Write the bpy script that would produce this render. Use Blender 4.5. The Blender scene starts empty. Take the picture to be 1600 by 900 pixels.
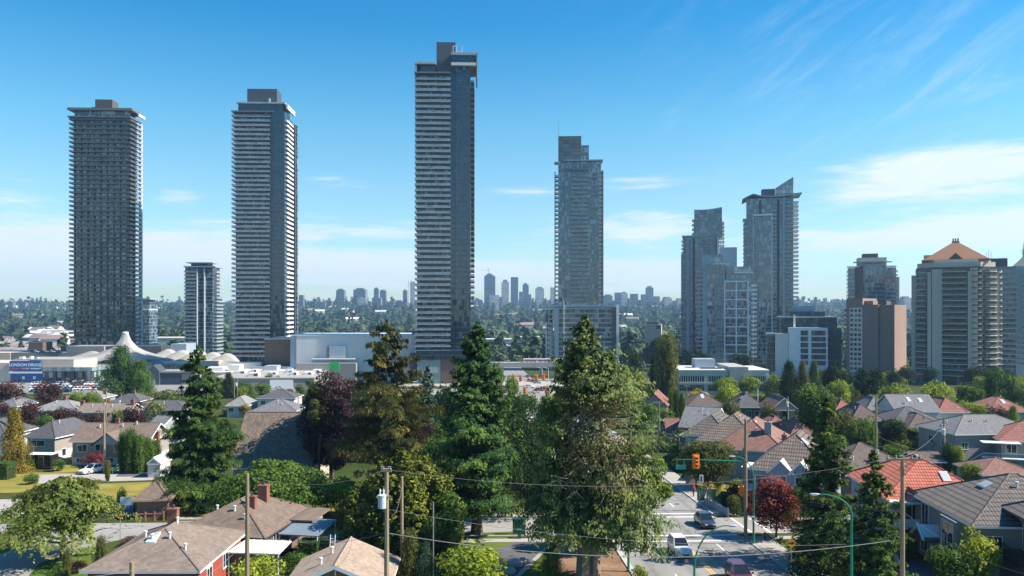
import bpy, math, random
import numpy as np
from mathutils import Vector, Matrix

SC = bpy.context.scene
COL = SC.collection
F, CX, CY, H = 1256.0, 800.0, 485.0, 23.0      # focal length and principal point of the lens, metres of eye height
SL = 45.0 / 1256.0                             # the street falls away from the viewpoint at this slope
R = math.radians
GRID = R(2.28)                                 # bearing of the street grid

_KY = [-120, 470, 560, 800, 1200, 1600, 2200, 3000, 3600, 4300, 6500]
_KZ = [120*SL, -470*SL, -19.0, -21.5, -27, -24, -6, 20, 35, 40, 30]
def gz(y):
    return float(np.interp(y, _KY, _KZ))
def GD(py, dz=0.0):
    "distance of ground seen at picture row py"
    return (H - dz) * F / (py - 530.0)
def G(px, py):
    d = GD(py)
    return ((px - CX) / F * d, d)
def WX(px, d): return (px - CX) / F * d
def WZ(py, d): return H - (py - CY) / F * d

# ------------------------------------------------------------------ mesh helper
class MB:
    def __init__(s): s.v, s.f, s.m = [], [], []
    def poly(s, pts, mi=0):
        n = len(s.v); s.v += [tuple(p) for p in pts]; s.f.append(tuple(range(n, n+len(pts)))); s.m.append(mi); return s
    def box(s, x0, x1, y0, y1, z0, z1, mi=0):
        n = len(s.v)
        s.v += [(x0,y0,z0),(x1,y0,z0),(x1,y1,z0),(x0,y1,z0),(x0,y0,z1),(x1,y0,z1),(x1,y1,z1),(x0,y1,z1)]
        for q in ((0,3,2,1),(4,5,6,7),(0,1,5,4),(1,2,6,5),(2,3,7,6),(3,0,4,7)):
            s.f.append(tuple(n+i for i in q)); s.m.append(mi)
        return s
    def prism(s, pts, z0, z1, mi=0, mtop=None):
        n, k = len(s.v), len(pts)
        s.v += [(p[0],p[1],z0) for p in pts] + [(p[0],p[1],z1) for p in pts]
        s.f.append(tuple(n+i for i in reversed(range(k)))); s.m.append(mi)
        s.f.append(tuple(n+k+i for i in range(k))); s.m.append(mi if mtop is None else mtop)
        for i in range(k):
            j = (i+1) % k
            s.f.append((n+i, n+j, n+k+j, n+k+i)); s.m.append(mi)
        return s
    def tube(s, pts, rad, n=6, mi=0, cap=True):
        pts = [Vector(p) for p in pts]; k = len(pts)
        if not hasattr(rad, '__len__'): rad = [rad]*k
        base = len(s.v)
        for i, p in enumerate(pts):
            t = (pts[min(i+1,k-1)] - pts[max(i-1,0)]).normalized()
            a = t.cross(Vector((0,0,1)) if abs(t.z) < .95 else Vector((1,0,0))).normalized(); b = t.cross(a)
            for j in range(n):
                w = 2*math.pi*j/n
                s.v.append(tuple(p + (a*math.cos(w) + b*math.sin(w))*rad[i]))
        for i in range(k-1):
            for j in range(n):
                j2 = (j+1) % n
                s.f.append((base+i*n+j, base+(i+1)*n+j, base+(i+1)*n+j2, base+i*n+j2)); s.m.append(mi)
        if cap:
            s.f.append(tuple(base+j for j in range(n))); s.m.append(mi)
            s.f.append(tuple(base+(k-1)*n+j for j in reversed(range(n)))); s.m.append(mi)
        return s
    def lathe(s, prof, n=12, c=(0,0), mi=0):
        base = len(s.v); k = len(prof)
        for r, z in prof:
            for j in range(n):
                w = 2*math.pi*j/n; s.v.append((c[0]+r*math.cos(w), c[1]+r*math.sin(w), z))
        for i in range(k-1):
            for j in range(n):
                j2 = (j+1) % n
                s.f.append((base+i*n+j, base+i*n+j2, base+(i+1)*n+j2, base+(i+1)*n+j)); s.m.append(mi)
        s.f.append(tuple(base+j for j in reversed(range(n)))); s.m.append(mi)
        s.f.append(tuple(base+(k-1)*n+j for j in range(n))); s.m.append(mi)
        return s
    def xf(s, M, start=0):
        for i in range(start, len(s.v)): s.v[i] = tuple(M @ Vector(s.v[i]))
        return s
    def mesh(s, name, mats, smooth=False):
        me = bpy.data.meshes.new(name); me.from_pydata(s.v, [], s.f)
        if not isinstance(mats, (list, tuple)): mats = [mats]
        for m in mats: me.materials.append(m)
        if len(mats) > 1: me.polygons.foreach_set('material_index', s.m)
        if smooth: me.polygons.foreach_set('use_smooth', [True]*len(s.f))
        me.update(); return me
    def build(s, name, mats, parent=None, smooth=False, loc=None, rz=0):
        return link(name, s.mesh(name, mats, smooth), parent, loc, rz)

def link(name, data, parent=None, loc=None, rz=0):
    o = bpy.data.objects.new(name, data); COL.objects.link(o)
    if parent is not None: o.parent = parent
    if loc is not None: o.location = loc
    if rz: o.rotation_euler = (0, 0, rz)
    return o
def tag(o, label, cat, group=None, kind=None):
    if label: o['label'] = label
    if cat: o['category'] = cat
    if group: o['group'] = group
    if kind: o['kind'] = kind
    return o
def thing(name, label, cat, loc=(0,0,0), rz=0, group=None):
    o = link(name, None, None, loc, rz); o.empty_display_size = .2
    return tag(o, label, cat, group)
KIDS = {}
def dup(root, loc, rz=0, label=None, group=None, sc=None):
    r = root.copy(); COL.objects.link(r); r.location = loc; r.rotation_euler = (0,0,rz)
    if sc: r.scale = sc if hasattr(sc,'__len__') else (sc,sc,sc)
    if label: r['label'] = label
    if group: r['group'] = group
    for ch in KIDS.get(root.name) or KIDS.setdefault(root.name, list(root.children)):
        c = ch.copy(); COL.objects.link(c); c.parent = r
        for g in KIDS.get(ch.name) or KIDS.setdefault(ch.name, list(ch.children)):
            e = g.copy(); COL.objects.link(e); e.parent = c
    return r
def copy_part(o, loc, parent, rz=None):
    c = o.copy(); COL.objects.link(c); c.parent = parent; c.location = loc
    if rz is not None: c.rotation_euler = (0,0,rz)
    return c

# ------------------------------------------------------------------ materials
def newmat(name):
    m = bpy.data.materials.new(name); m.use_nodes = True
    nt = m.node_tree; b = nt.nodes['Principled BSDF']
    return m, nt, b
def nd(nt, t, **kw):
    n = nt.nodes.new(t)
    for k, v in kw.items():
        if k in n.inputs: n.inputs[k].default_value = v
        else: setattr(n, k, v)
    return n
def mth(nt, op, a, b=None, c=None):
    n = nt.nodes.new('ShaderNodeMath'); n.operation = op
    for i, x in enumerate((a, b, c)):
        if x is None: continue
        if isinstance(x, (int, float)): n.inputs[i].default_value = x
        else: nt.links.new(x, n.inputs[i])
    return n.outputs[0]
def ramp(nt, fac, stops):
    r = nt.nodes.new('ShaderNodeValToRGB'); cr = r.color_ramp
    while len(cr.elements) < len(stops): cr.elements.new(.5)
    for e, (p, c) in zip(cr.elements, stops):
        e.position = p; e.color = (c[0], c[1], c[2], 1)
    nt.links.new(fac, r.inputs[0]); return r.outputs[0]
def mixc(nt, fac, a, b, mode='MIX'):
    n = nt.nodes.new('ShaderNodeMix'); n.data_type = 'RGBA'; n.blend_type = mode
    for i, x in ((0, fac), (6, a), (7, b)):
        if isinstance(x, (int, float)): n.inputs[i].default_value = x
        elif isinstance(x, tuple): n.inputs[i].default_value = (x[0], x[1], x[2], 1)
        else: nt.links.new(x, n.inputs[i])
    return n.outputs[2]
def sc3(c, k): return tuple(min(1, x*k) for x in c)

def M(name, col, rough=.8, var=.18, scale=.6, metal=0., bump=0., spec=.5, vz=1.0):
    "a paint, stone or soil with uneven colour"
    m, nt, b = newmat(name)
    tc = nd(nt, 'ShaderNodeTexCoord'); mp = nd(nt, 'ShaderNodeMapping'); mp.inputs['Scale'].default_value = (1,1,vz)
    oi = nd(nt, 'ShaderNodeObjectInfo'); sh = nd(nt, 'ShaderNodeVectorMath'); nt.links.new(tc.outputs['Object'], sh.inputs[0])
    off = nd(nt, 'ShaderNodeCombineXYZ'); nt.links.new(mth(nt, 'MULTIPLY', oi.outputs['Random'], 90.), off.inputs[0]); nt.links.new(off.outputs[0], sh.inputs[1]); nt.links.new(sh.outputs[0], mp.inputs[0])
    n1 = nd(nt, 'ShaderNodeTexNoise', Scale=scale, Detail=6., Roughness=.65); nt.links.new(mp.outputs[0], n1.inputs['Vector'])
    n2 = nd(nt, 'ShaderNodeTexNoise', Scale=scale*11, Detail=3.); nt.links.new(mp.outputs[0], n2.inputs['Vector'])
    f = mth(nt, 'ADD', mth(nt, 'MULTIPLY', n1.outputs[0], .7), mth(nt, 'MULTIPLY', n2.outputs[0], .3))
    c = ramp(nt, f, [(.3, sc3(col, 1-var*1.5)), (.5, col), (.72, sc3(col, 1+var*1.5))])
    nt.links.new(c, b.inputs['Base Color'])
    b.inputs['Roughness'].default_value = rough; b.inputs['Metallic'].default_value = metal
    b.inputs['Specular IOR Level'].default_value = spec
    if bump:
        bp = nd(nt, 'ShaderNodeBump', Strength=bump, Distance=.05); nt.links.new(n2.outputs[0], bp.inputs['Height'])
        nt.links.new(bp.outputs[0], b.inputs['Normal'])
    return m

def GL(name, dark, mid, pale, cell=1.4, storey=3.0, pale_at=.8, rough=.06, ior=1.75, line=(.05,.055,.06), lw=.07, zline=.1, diag=True):
    "curtain wall: panes with their own blinds and tint, mullions, spandrel line per storey"
    m, nt, b = newmat(name)
    tc = nd(nt, 'ShaderNodeTexCoord'); sx = nd(nt, 'ShaderNodeSeparateXYZ'); nt.links.new(tc.outputs['Object'], sx.inputs[0])
    sn = nd(nt, 'ShaderNodeSeparateXYZ'); nt.links.new(tc.outputs['Normal'], sn.inputs[0])   # run along the wall, whichever way it faces
    h = mth(nt, 'SUBTRACT', mth(nt, 'MULTIPLY', sx.outputs[1], sn.outputs[0]), mth(nt, 'MULTIPLY', sx.outputs[0], sn.outputs[1])) if diag else sx.outputs[0]
    u = mth(nt, 'DIVIDE', mth(nt, 'ADD', h, 500.), cell); w = mth(nt, 'DIVIDE', mth(nt, 'ADD', sx.outputs[2], .02), storey)
    cb = nd(nt, 'ShaderNodeCombineXYZ'); nt.links.new(mth(nt, 'FLOOR', u), cb.inputs[0]); nt.links.new(mth(nt, 'FLOOR', w), cb.inputs[1])
    wn = nd(nt, 'ShaderNodeTexWhiteNoise'); wn.noise_dimensions = '3D'; nt.links.new(cb.outputs[0], wn.inputs['Vector'])
    cb2 = nd(nt, 'ShaderNodeCombineXYZ'); nt.links.new(mth(nt, 'FLOOR', mth(nt,'DIVIDE',u,3.)), cb2.inputs[0]); nt.links.new(mth(nt, 'FLOOR', w), cb2.inputs[1])
    wn2 = nd(nt, 'ShaderNodeTexWhiteNoise'); nt.links.new(cb2.outputs[0], wn2.inputs['Vector'])
    f = mth(nt, 'ADD', mth(nt, 'MULTIPLY', wn.outputs[0], .55), mth(nt, 'MULTIPLY', wn2.outputs[0], .45))
    c = ramp(nt, f, [(.2, dark), (.55, mid), (pale_at, mid), (min(.99, pale_at+.12), pale)])
    fu, fw = mth(nt, 'FRACT', u), mth(nt, 'FRACT', w)
    ln = mth(nt, 'MAXIMUM', mth(nt, 'LESS_THAN', fu, lw), mth(nt, 'LESS_THAN', fw, zline))
    c = mixc(nt, ln, c, line)
    nt.links.new(c, b.inputs['Base Color'])
    nt.links.new(mth(nt, 'ADD', mth(nt, 'MULTIPLY', ln, .45), rough), b.inputs['Roughness'])
    b.inputs['IOR'].default_value = ior
    # panes never sit quite flat
    nz = nd(nt, 'ShaderNodeVectorMath'); nz.operation = 'SUBTRACT'; nt.links.new(wn.outputs[1], nz.inputs[0]); nz.inputs[1].default_value = (.5,.5,.5)
    ns = nd(nt, 'ShaderNodeVectorMath'); ns.operation = 'SCALE'; nt.links.new(nz.outputs[0], ns.inputs[0]); ns.inputs['Scale'].default_value = .035
    ge = nd(nt, 'ShaderNodeNewGeometry'); na = nd(nt, 'ShaderNodeVectorMath'); nt.links.new(ge.outputs['Normal'], na.inputs[0]); nt.links.new(ns.outputs[0], na.inputs[1])
    nn = nd(nt, 'ShaderNodeVectorMath'); nn.operation = 'NORMALIZE'; nt.links.new(na.outputs[0], nn.inputs[0]); nt.links.new(nn.outputs[0], b.inputs['Normal'])
    return m

def RM(name, col, course=.3, colw=.35, bump=.6, var=.3, rough=.9, tile=False):
    "roof covering laid in courses, which follow the eaves on every slope"
    m, nt, b = newmat(name)
    tc = nd(nt, 'ShaderNodeTexCoord'); sx = nd(nt, 'ShaderNodeSeparateXYZ'); nt.links.new(tc.outputs['Object'], sx.inputs[0])
    sn = nd(nt, 'ShaderNodeSeparateXYZ'); nt.links.new(tc.outputs['Normal'], sn.inputs[0])
    k = mth(nt, 'GREATER_THAN', mth(nt, 'ABSOLUTE', sn.outputs[0]), mth(nt, 'ABSOLUTE', sn.outputs[1]))
    along = mth(nt, 'ADD', mth(nt, 'MULTIPLY', sx.outputs[1], k), mth(nt, 'MULTIPLY', sx.outputs[0], mth(nt, 'SUBTRACT', 1., k)))
    sl = mth(nt, 'SQRT', mth(nt, 'MAXIMUM', .03, mth(nt, 'SUBTRACT', 1., mth(nt, 'MULTIPLY', sn.outputs[2], sn.outputs[2]))))
    v = mth(nt, 'DIVIDE', mth(nt, 'DIVIDE', sx.outputs[2], sl), course)
    row = mth(nt, 'FLOOR', v); fv = mth(nt, 'FRACT', v)
    u = mth(nt, 'DIVIDE', along, colw)
    if not tile: u = mth(nt, 'ADD', u, mth(nt, 'MULTIPLY', row, .37))
    cb = nd(nt, 'ShaderNodeCombineXYZ'); nt.links.new(mth(nt, 'FLOOR', u), cb.inputs[0]); nt.links.new(row, cb.inputs[1]); nt.links.new(k, cb.inputs[2])
    wn = nd(nt, 'ShaderNodeTexWhiteNoise'); nt.links.new(cb.outputs[0], wn.inputs['Vector'])
    n1 = nd(nt, 'ShaderNodeTexNoise', Scale=.35, Detail=7., Roughness=.7); nt.links.new(tc.outputs['Object'], n1.inputs['Vector'])
    sc_ = nd(nt, 'ShaderNodeCombineXYZ'); nt.links.new(mth(nt, 'MULTIPLY', along, 1.6), sc_.inputs[0]); nt.links.new(mth(nt, 'MULTIPLY', sx.outputs[2], .22), sc_.inputs[1])
    n2 = nd(nt, 'ShaderNodeTexNoise', Scale=1., Detail=6., Roughness=.65); nt.links.new(sc_.outputs[0], n2.inputs['Vector'])
    f = mth(nt, 'ADD', mth(nt, 'ADD', mth(nt, 'MULTIPLY', wn.outputs[0], .28), mth(nt, 'MULTIPLY', n1.outputs[0], .4)), mth(nt, 'MULTIPLY', n2.outputs[0], .32))
    c = ramp(nt, f, [(.25, sc3(col, 1-var)), (.5, col), (.75, sc3(col, 1+var))])
    if tile: c = mixc(nt, mth(nt, 'MULTIPLY', mth(nt, 'LESS_THAN', fv, .3), .62), c, sc3(col,.16))  # dark joint band per course, with the shade of the step painted in
    nt.links.new(c, b.inputs['Base Color']); b.inputs['Roughness'].default_value = rough
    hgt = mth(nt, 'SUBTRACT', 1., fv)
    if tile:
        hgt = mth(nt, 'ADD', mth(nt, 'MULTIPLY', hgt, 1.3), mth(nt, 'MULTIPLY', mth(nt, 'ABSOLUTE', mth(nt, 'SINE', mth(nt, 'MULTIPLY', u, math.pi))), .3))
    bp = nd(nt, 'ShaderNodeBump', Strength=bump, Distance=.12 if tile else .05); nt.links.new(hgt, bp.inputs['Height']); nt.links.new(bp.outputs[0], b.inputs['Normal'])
    return m

def LEAF(name, c0, c1, c2, trans=.3, rough=.8):
    "leaves: every clump its own tint"
    m, nt, b = newmat(name)
    at = nd(nt, 'ShaderNodeAttribute'); at.attribute_name = 'tint'
    oi = nd(nt, 'ShaderNodeObjectInfo')
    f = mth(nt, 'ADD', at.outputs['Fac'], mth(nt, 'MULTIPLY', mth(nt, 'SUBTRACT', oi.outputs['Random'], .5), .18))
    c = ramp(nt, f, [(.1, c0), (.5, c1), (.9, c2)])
    nt.links.new(c, b.inputs['Base Color']); b.inputs['Roughness'].default_value = rough
    b.inputs['Specular IOR Level'].default_value = .1
    if trans:
        t = nd(nt, 'ShaderNodeBsdfTranslucent'); nt.links.new(mixc(nt, .5, c, (c2[0]*1.2, c2[1]*1.2, c2[2])), t.inputs[0])
        mx = nd(nt, 'ShaderNodeMixShader'); mx.inputs[0].default_value = trans
        nt.links.new(b.outputs[0], mx.inputs[1]); nt.links.new(t.outputs[0], mx.inputs[2])
        nt.links.new(mx.outputs[0], nt.nodes['Material Output'].inputs[0])
    return m

def ASPH(name, col, oil=False):
    m, nt, b = newmat(name); tc = nd(nt, 'ShaderNodeTexCoord')
    def N(s, d=6., r=.6):
        n = nd(nt, 'ShaderNodeTexNoise', Scale=s, Detail=d, Roughness=r); nt.links.new(tc.outputs['Object'], n.inputs['Vector']); return n.outputs[0]
    c = ramp(nt, mth(nt, 'ADD', mth(nt, 'MULTIPLY', N(.16), .6), mth(nt, 'MULTIPLY', N(3.), .4)), [(.3, sc3(col,.78)), (.5, col), (.7, sc3(col,1.14))])
    v = nd(nt, 'ShaderNodeTexVoronoi', Scale=.16); v.feature = 'DISTANCE_TO_EDGE'; ds = nd(nt, 'ShaderNodeVectorMath'); nt.links.new(tc.outputs['Object'], ds.inputs[0])
    nn = nd(nt, 'ShaderNodeTexNoise', Scale=.7, Detail=5.); nt.links.new(tc.outputs['Object'], nn.inputs['Vector']); s2 = nd(nt, 'ShaderNodeVectorMath'); s2.operation = 'SCALE'; s2.inputs['Scale'].default_value = 2.2; nt.links.new(nn.outputs[1], s2.inputs[0]); nt.links.new(s2.outputs[0], ds.inputs[1]); nt.links.new(ds.outputs[0], v.inputs['Vector'])
    crack = mth(nt, 'MULTIPLY', mth(nt, 'LESS_THAN', v.outputs[0], .012), mth(nt, 'GREATER_THAN', N(.09, 2.), .47))
    c = mixc(nt, mth(nt, 'MULTIPLY', crack, .7), c, (.05,.05,.052))
    v2 = nd(nt, 'ShaderNodeTexVoronoi', Scale=.11); v2.distance = 'CHEBYCHEV'; nt.links.new(tc.outputs['Object'], v2.inputs['Vector'])
    c = mixc(nt, mth(nt, 'MULTIPLY', mth(nt, 'LESS_THAN', v2.outputs[0], .2), .3), c, sc3(col,.45))
    if oil:      # drip stains along the middle of each lane
        sx = nd(nt, 'ShaderNodeSeparateXYZ'); nt.links.new(tc.outputs['Object'], sx.inputs[0])
        q = mth(nt, 'ADD', mth(nt, 'ADD', sx.outputs[0], mth(nt, 'MULTIPLY', sx.outputs[1], .0398)), -22.88+38.)
        d = mth(nt, 'ABSOLUTE', mth(nt, 'SUBTRACT', mth(nt, 'FRACT', mth(nt, 'DIVIDE', q, 3.8)), .5))
        k = mth(nt, 'MULTIPLY', mth(nt, 'EXPONENT', mth(nt, 'MULTIPLY', mth(nt, 'MULTIPLY', d, d), -90.)), mth(nt, 'MULTIPLY', N(.5, 5.), .75))
        c = mixc(nt, k, c, sc3(col, .4))
    nt.links.new(c, b.inputs['Base Color']); b.inputs['Roughness'].default_value = .9; b.inputs['Specular IOR Level'].default_value = .3
    return m
mASPH = ASPH('asphalt', (.24,.235,.23), True); mASPH2 = ASPH('asphalt_old', (.27,.26,.25))
mDRIVE = M('dark_driveway', (.09,.092,.1), .85, .12, .3)
mCONC = M('concrete_pavement', (.33,.31,.285), .9, .13, .4)
mKERB = M('kerb_concrete', (.4,.385,.36), .9, .15, .8)
mPAINT = M('road_paint_white', (.75,.75,.74), .7, .14, 1.2)
mPAINTY = M('road_paint_yellow', (.7,.42,.06), .7, .14, 1.2)
mCONCW = M('pale_concrete', (.5,.49,.46), .85, .1, .3, vz=.25)
mGREYC = M('grey_concrete', (.33,.33,.33), .85, .12, .3, vz=.25)
mWHITE = M('white_paint', (.72,.73,.74), .6, .06, .5)
mOFFW = M('off_white_paint', (.62,.6,.55), .7, .08, .5)
mDARK = M('dark_metal', (.05,.055,.065), .5, .15, .5)
mGREYM = M('grey_metal', (.3,.32,.34), .45, .12, .5, metal=.4)
mCHAR = M('charcoal_cladding', (.055,.062,.075), .6, .12, .25)
mBROWNC = M('brown_cladding', (.13,.085,.065), .8, .12, .3)
mNAVY = M('navy_cladding', (.035,.05,.08), .6, .15, .3)
mWOODP = M('weathered_pole_wood', (.26,.2,.13), .9, .22, 1.5, vz=.15)
mBARK = M('bark', (.10,.078,.06), .95, .3, 1.5, bump=.5, vz=.25)
mBARKP = M('pale_bark', (.26,.2,.15), .95, .25, 1.5, bump=.4, vz=.25)
mBRICKC = M('chimney_brick', (.24,.09,.065), .9, .2, 2.)
mGREENP = M('green_enamel', (.01,.17,.105), .35, .1, .5)
mORANGE = M('signal_orange', (.85,.27,.02), .5, .05, .5)
mBLACK = M('black_paint', (.012,.012,.014), .5, .1, .5)
mCHROME = M('bright_metal', (.6,.6,.62), .25, .05, .5, metal=.9)
mTYRE = M('tyre_rubber', (.015,.015,.016), .85, .1, 2.)
mPANE = GL('house_glass', (.015,.02,.028), (.03,.04,.05), (.32,.33,.33), .9, 1.3, .72, .04, 1.6, (.02,.02,.02), .0, .0)
mCARGL = M('car_glass', (.012,.016,.02), .06, .05, .5, spec=.9)
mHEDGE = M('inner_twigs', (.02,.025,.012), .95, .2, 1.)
HAZE = 1.0e-4
# ================================================================== SETTING
def groundmat():
    m, nt, b = newmat('ground_cover')
    tc = nd(nt, 'ShaderNodeTexCoord')
    n1 = nd(nt, 'ShaderNodeTexNoise', Scale=.045, Detail=8., Roughness=.7); n2 = nd(nt, 'ShaderNodeTexNoise', Scale=.9, Detail=6., Roughness=.75)
    for n in (n1, n2): nt.links.new(tc.outputs['Object'], n.inputs['Vector'])
    f = mth(nt, 'ADD', mth(nt, 'MULTIPLY', n1.outputs[0], .65), mth(nt, 'MULTIPLY', n2.outputs[0], .35))
    c = ramp(nt, f, [(.3, (.018,.034,.01)), (.45, (.035,.055,.014)), (.56, (.06,.07,.02)), (.68, (.12,.11,.035)), (.8, (.15,.12,.075))])
    nt.links.new(c, b.inputs['Base Color']); b.inputs['Roughness'].default_value = 1.
    b.inputs['Specular IOR Level'].default_value = .1
    return m
def lawnmat(name, a, bb, cc):
    m, nt, b = newmat(name)
    tc = nd(nt, 'ShaderNodeTexCoord')
    n1 = nd(nt, 'ShaderNodeTexNoise', Scale=.25, Detail=5.); n2 = nd(nt, 'ShaderNodeTexNoise', Scale=5., Detail=4., Roughness=.8)
    for n in (n1, n2): nt.links.new(tc.outputs['Object'], n.inputs['Vector'])
    f = mth(nt, 'ADD', mth(nt, 'MULTIPLY', n1.outputs[0], .55), mth(nt, 'MULTIPLY', n2.outputs[0], .45))
    nt.links.new(ramp(nt, f, [(.33, a), (.5, bb), (.66, cc)]), b.inputs['Base Color'])
    b.inputs['Roughness'].default_value = 1.; b.inputs['Specular IOR Level'].default_value = .1
    bp = nd(nt, 'ShaderNodeBump', Strength=.5, Distance=.05); nt.links.new(n2.outputs[0], bp.inputs['Height']); nt.links.new(bp.outputs[0], b.inputs['Normal'])
    return m
mLAWN = lawnmat('dry_lawn', (.10,.12,.025), (.2,.18,.04), (.3,.24,.07))
mLAWNG = lawnmat('green_lawn', (.04,.075,.015), (.075,.12,.022), (.13,.16,.035))
mMULCH = lawnmat('bark_mulch', (.10,.06,.035), (.2,.12,.075), (.32,.22,.15))
mDIRT = lawnmat('bare_earth', (.16,.12,.085), (.25,.19,.14), (.34,.27,.2))
mFIELD = lawnmat('meadow_grass', (.12,.14,.04), (.2,.19,.06), (.26,.23,.08))

xs = sorted(set([-5500,-4000,-3000,-2000,-1400,-1000] + list(range(-800,801,40)) + [1000,1400,2000,3000,4000,5500]))
ys = sorted(set([k for k in _KY if k < 5200] + [-3000,-1500,-600] + list(range(-120,471,59)) + [515,680,1000,1400,1900,2600,3300,5200]))
gm = MB()
gm.v = [(x, y, gz(y)) for y in ys for x in xs]
nx = len(xs)
for j in range(len(ys)-1):
    for i in range(nx-1):
        gm.f.append((j*nx+i, j*nx+i+1, (j+1)*nx+i+1, (j+1)*nx+i)); gm.m.append(0)
tag(gm.build('ground', groundmat()), 'grassy sloping ground under the whole town', None, kind='structure')

def struct(o, label=None): return tag(o, label, None, kind='structure')
def knots(y0, y1): return [y0] + [k for k in _KY if y0 < k < y1] + [y1]
def strip(name, xl, xr, y0, y1, off, mat, mb=None):
    b = mb or MB(); ks = knots(y0, y1)
    for a, c in zip(ks, ks[1:]):
        b.poly([(xl(a),a,gz(a)+off),(xr(a),a,gz(a)+off),(xr(c),c,gz(c)+off),(xl(c),c,gz(c)+off)])
    return b if mb else struct(b.build(name, mat))
def raised(name, pts, h, mat, base=-.3):
    "a flat-topped slab that follows the slope: pts are world x, y"
    b = MB(); k = len(pts)
    b.poly([(x,y,gz(y)+h) for x,y in pts])
    for i in range(k):
        (x0,y0),(x1,y1) = pts[i], pts[(i+1)%k]
        b.poly([(x0,y0,gz(y0)+base),(x1,y1,gz(y1)+base),(x1,y1,gz(y1)+h),(x0,y0,gz(y0)+h)])
    return struct(b.build(name, mat))
def flat(name, pts, off, mat):
    return struct(MB().poly([(x,y,gz(y)+off) for x,y in pts]).build(name, mat))
def flatp(name, pp, off, mat): return flat(name, [G(*p) for p in pp], off, mat)

rc = lambda y: 19.77 - .0398*(y-78.07)         # centre line of the main street
HW = 7.55
ly = lambda x: 99 + .0398*(x-19)               # centre line of the cross street
strip('road', lambda y: rc(y)-HW, lambda y: rc(y)+HW, -60, 700, .02, mASPH)
struct(MB().poly([(-140,ly(-140)-4.2,gz(ly(-140)-4.2)+.012),(12.5,ly(12.5)-4.2,gz(ly(12.5)-4.2)+.012),(12.5,ly(12.5)+4.2,gz(ly(12.5)+4.2)+.012),(-140,ly(-140)+4.2,gz(ly(-140)+4.2)+.012)]).build('cross_street', mASPH2))
struct(MB().poly([(26,ly(26)-4.2,gz(ly(26)-4.2)+.012),(150,ly(150)-4.2,gz(ly(150)-4.2)+.012),(150,ly(150)+4.2,gz(ly(150)+4.2)+.012),(26,ly(26)+4.2,gz(ly(26)+4.2)+.012)]).build('cross_street', mASPH2))
flat('residential_street', [(-56,20),(-46.5,20),(-46.3,90),(-44,93.5),(-58.5,93.5),(-55.6,88)], .016, mASPH2)
# pavements with kerbs
def pavement(side, y0, y1, w0=.25, w=2.7):
    a = (lambda y: rc(y)+HW) if side > 0 else (lambda y: rc(y)-HW)
    raised('kerb', [(a(y0),y0),(a(y0)+side*w0,y0),(a(y1)+side*w0,y1),(a(y1),y1)][::side], .13, mKERB)
    raised('pavement', [(a(y0)+side*w0,y0),(a(y0)+side*(w0+w),y0),(a(y1)+side*(w0+w),y1),(a(y1)+side*w0,y1)][::side], .134, mCONC)
pavement(1, -20, 93.5); pavement(1, 104.5, 380); pavement(-1, 103.5, 380, w=1.8)
raised('kerb', [(rc(40)-HW-.55,40),(rc(40)-HW,40),(rc(92.5)-HW,92.5),(rc(92.5)-HW-.55,92.5)], .13, mKERB)
for x0, x1, s in ((-43,4,-1),(-43,9,1),(30,110,1),(30,110,-1)):
    e = 4.25*s
    p = [(x0,ly(x0)+e),(x1,ly(x1)+e),(x1,ly(x1)+e+.3*s),(x0,ly(x0)+e+.3*s)]
    raised('kerb', p[::s], .13, mKERB)
    p = [(x0,ly(x0)+e+1.5*s),(x1,ly(x1)+e+1.5*s),(x1,ly(x1)+e+3.0*s),(x0,ly(x0)+e+3.0*s)]
    raised('pavement', p[::s], .06, mCONC)
# markings
def mark(name, pts, mat): return flat(name, pts, .028, mat)
for o in (-.14, .14):
    strip('lane_marking', lambda y: rc(y)+o-.07, lambda y: rc(y)+o+.07, 20, 90.5, .028, mPAINTY)
strip('lane_marking', lambda y: rc(y)-.07, lambda y: rc(y)+.07, 107, 390, .028, mPAINTY)
strip('lane_marking', lambda y: rc(y)+3.6, lambda y: rc(y)+3.74, 80.5, 90.5, .028, mPAINT)
for s in (-3.8, 3.67):
    for y0 in list(range(34, 80, 7)) + list(range(110, 380, 9)) + ([83] if s < 0 else []):
        strip('lane_marking', lambda y: rc(y)+s-.07, lambda y: rc(y)+s+.07, y0, y0+2.6, .028, mPAINT)
for y0 in (91.3, 93.9, 103.6, 105.6):
    mark('crosswalk_line', [(rc(y0)-HW+.4,y0-.3),(rc(y0)+HW-.3,y0+.3),(rc(y0)+HW-.3,y0+.65),(rc(y0)-HW+.4,y0+.05)], mPAINT)
for x0 in (28.3, 30.6):
    mark('crosswalk_line', [(x0,95.6),(x0+.32,95.6),(x0,103.3),(x0-.32,103.3)], mPAINT)
for x_, y_ in ((17.5,83),(22.5,97),(14.6,101),(23,112),(-30,97.2)):
    struct(MB().prism([(x_+.36*math.cos(a*.524), y_+.36*math.sin(a*.524)) for a in range(12)], gz(y_)+.0, gz(y_)+.036).build('manhole_cover', mDARK))
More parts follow.
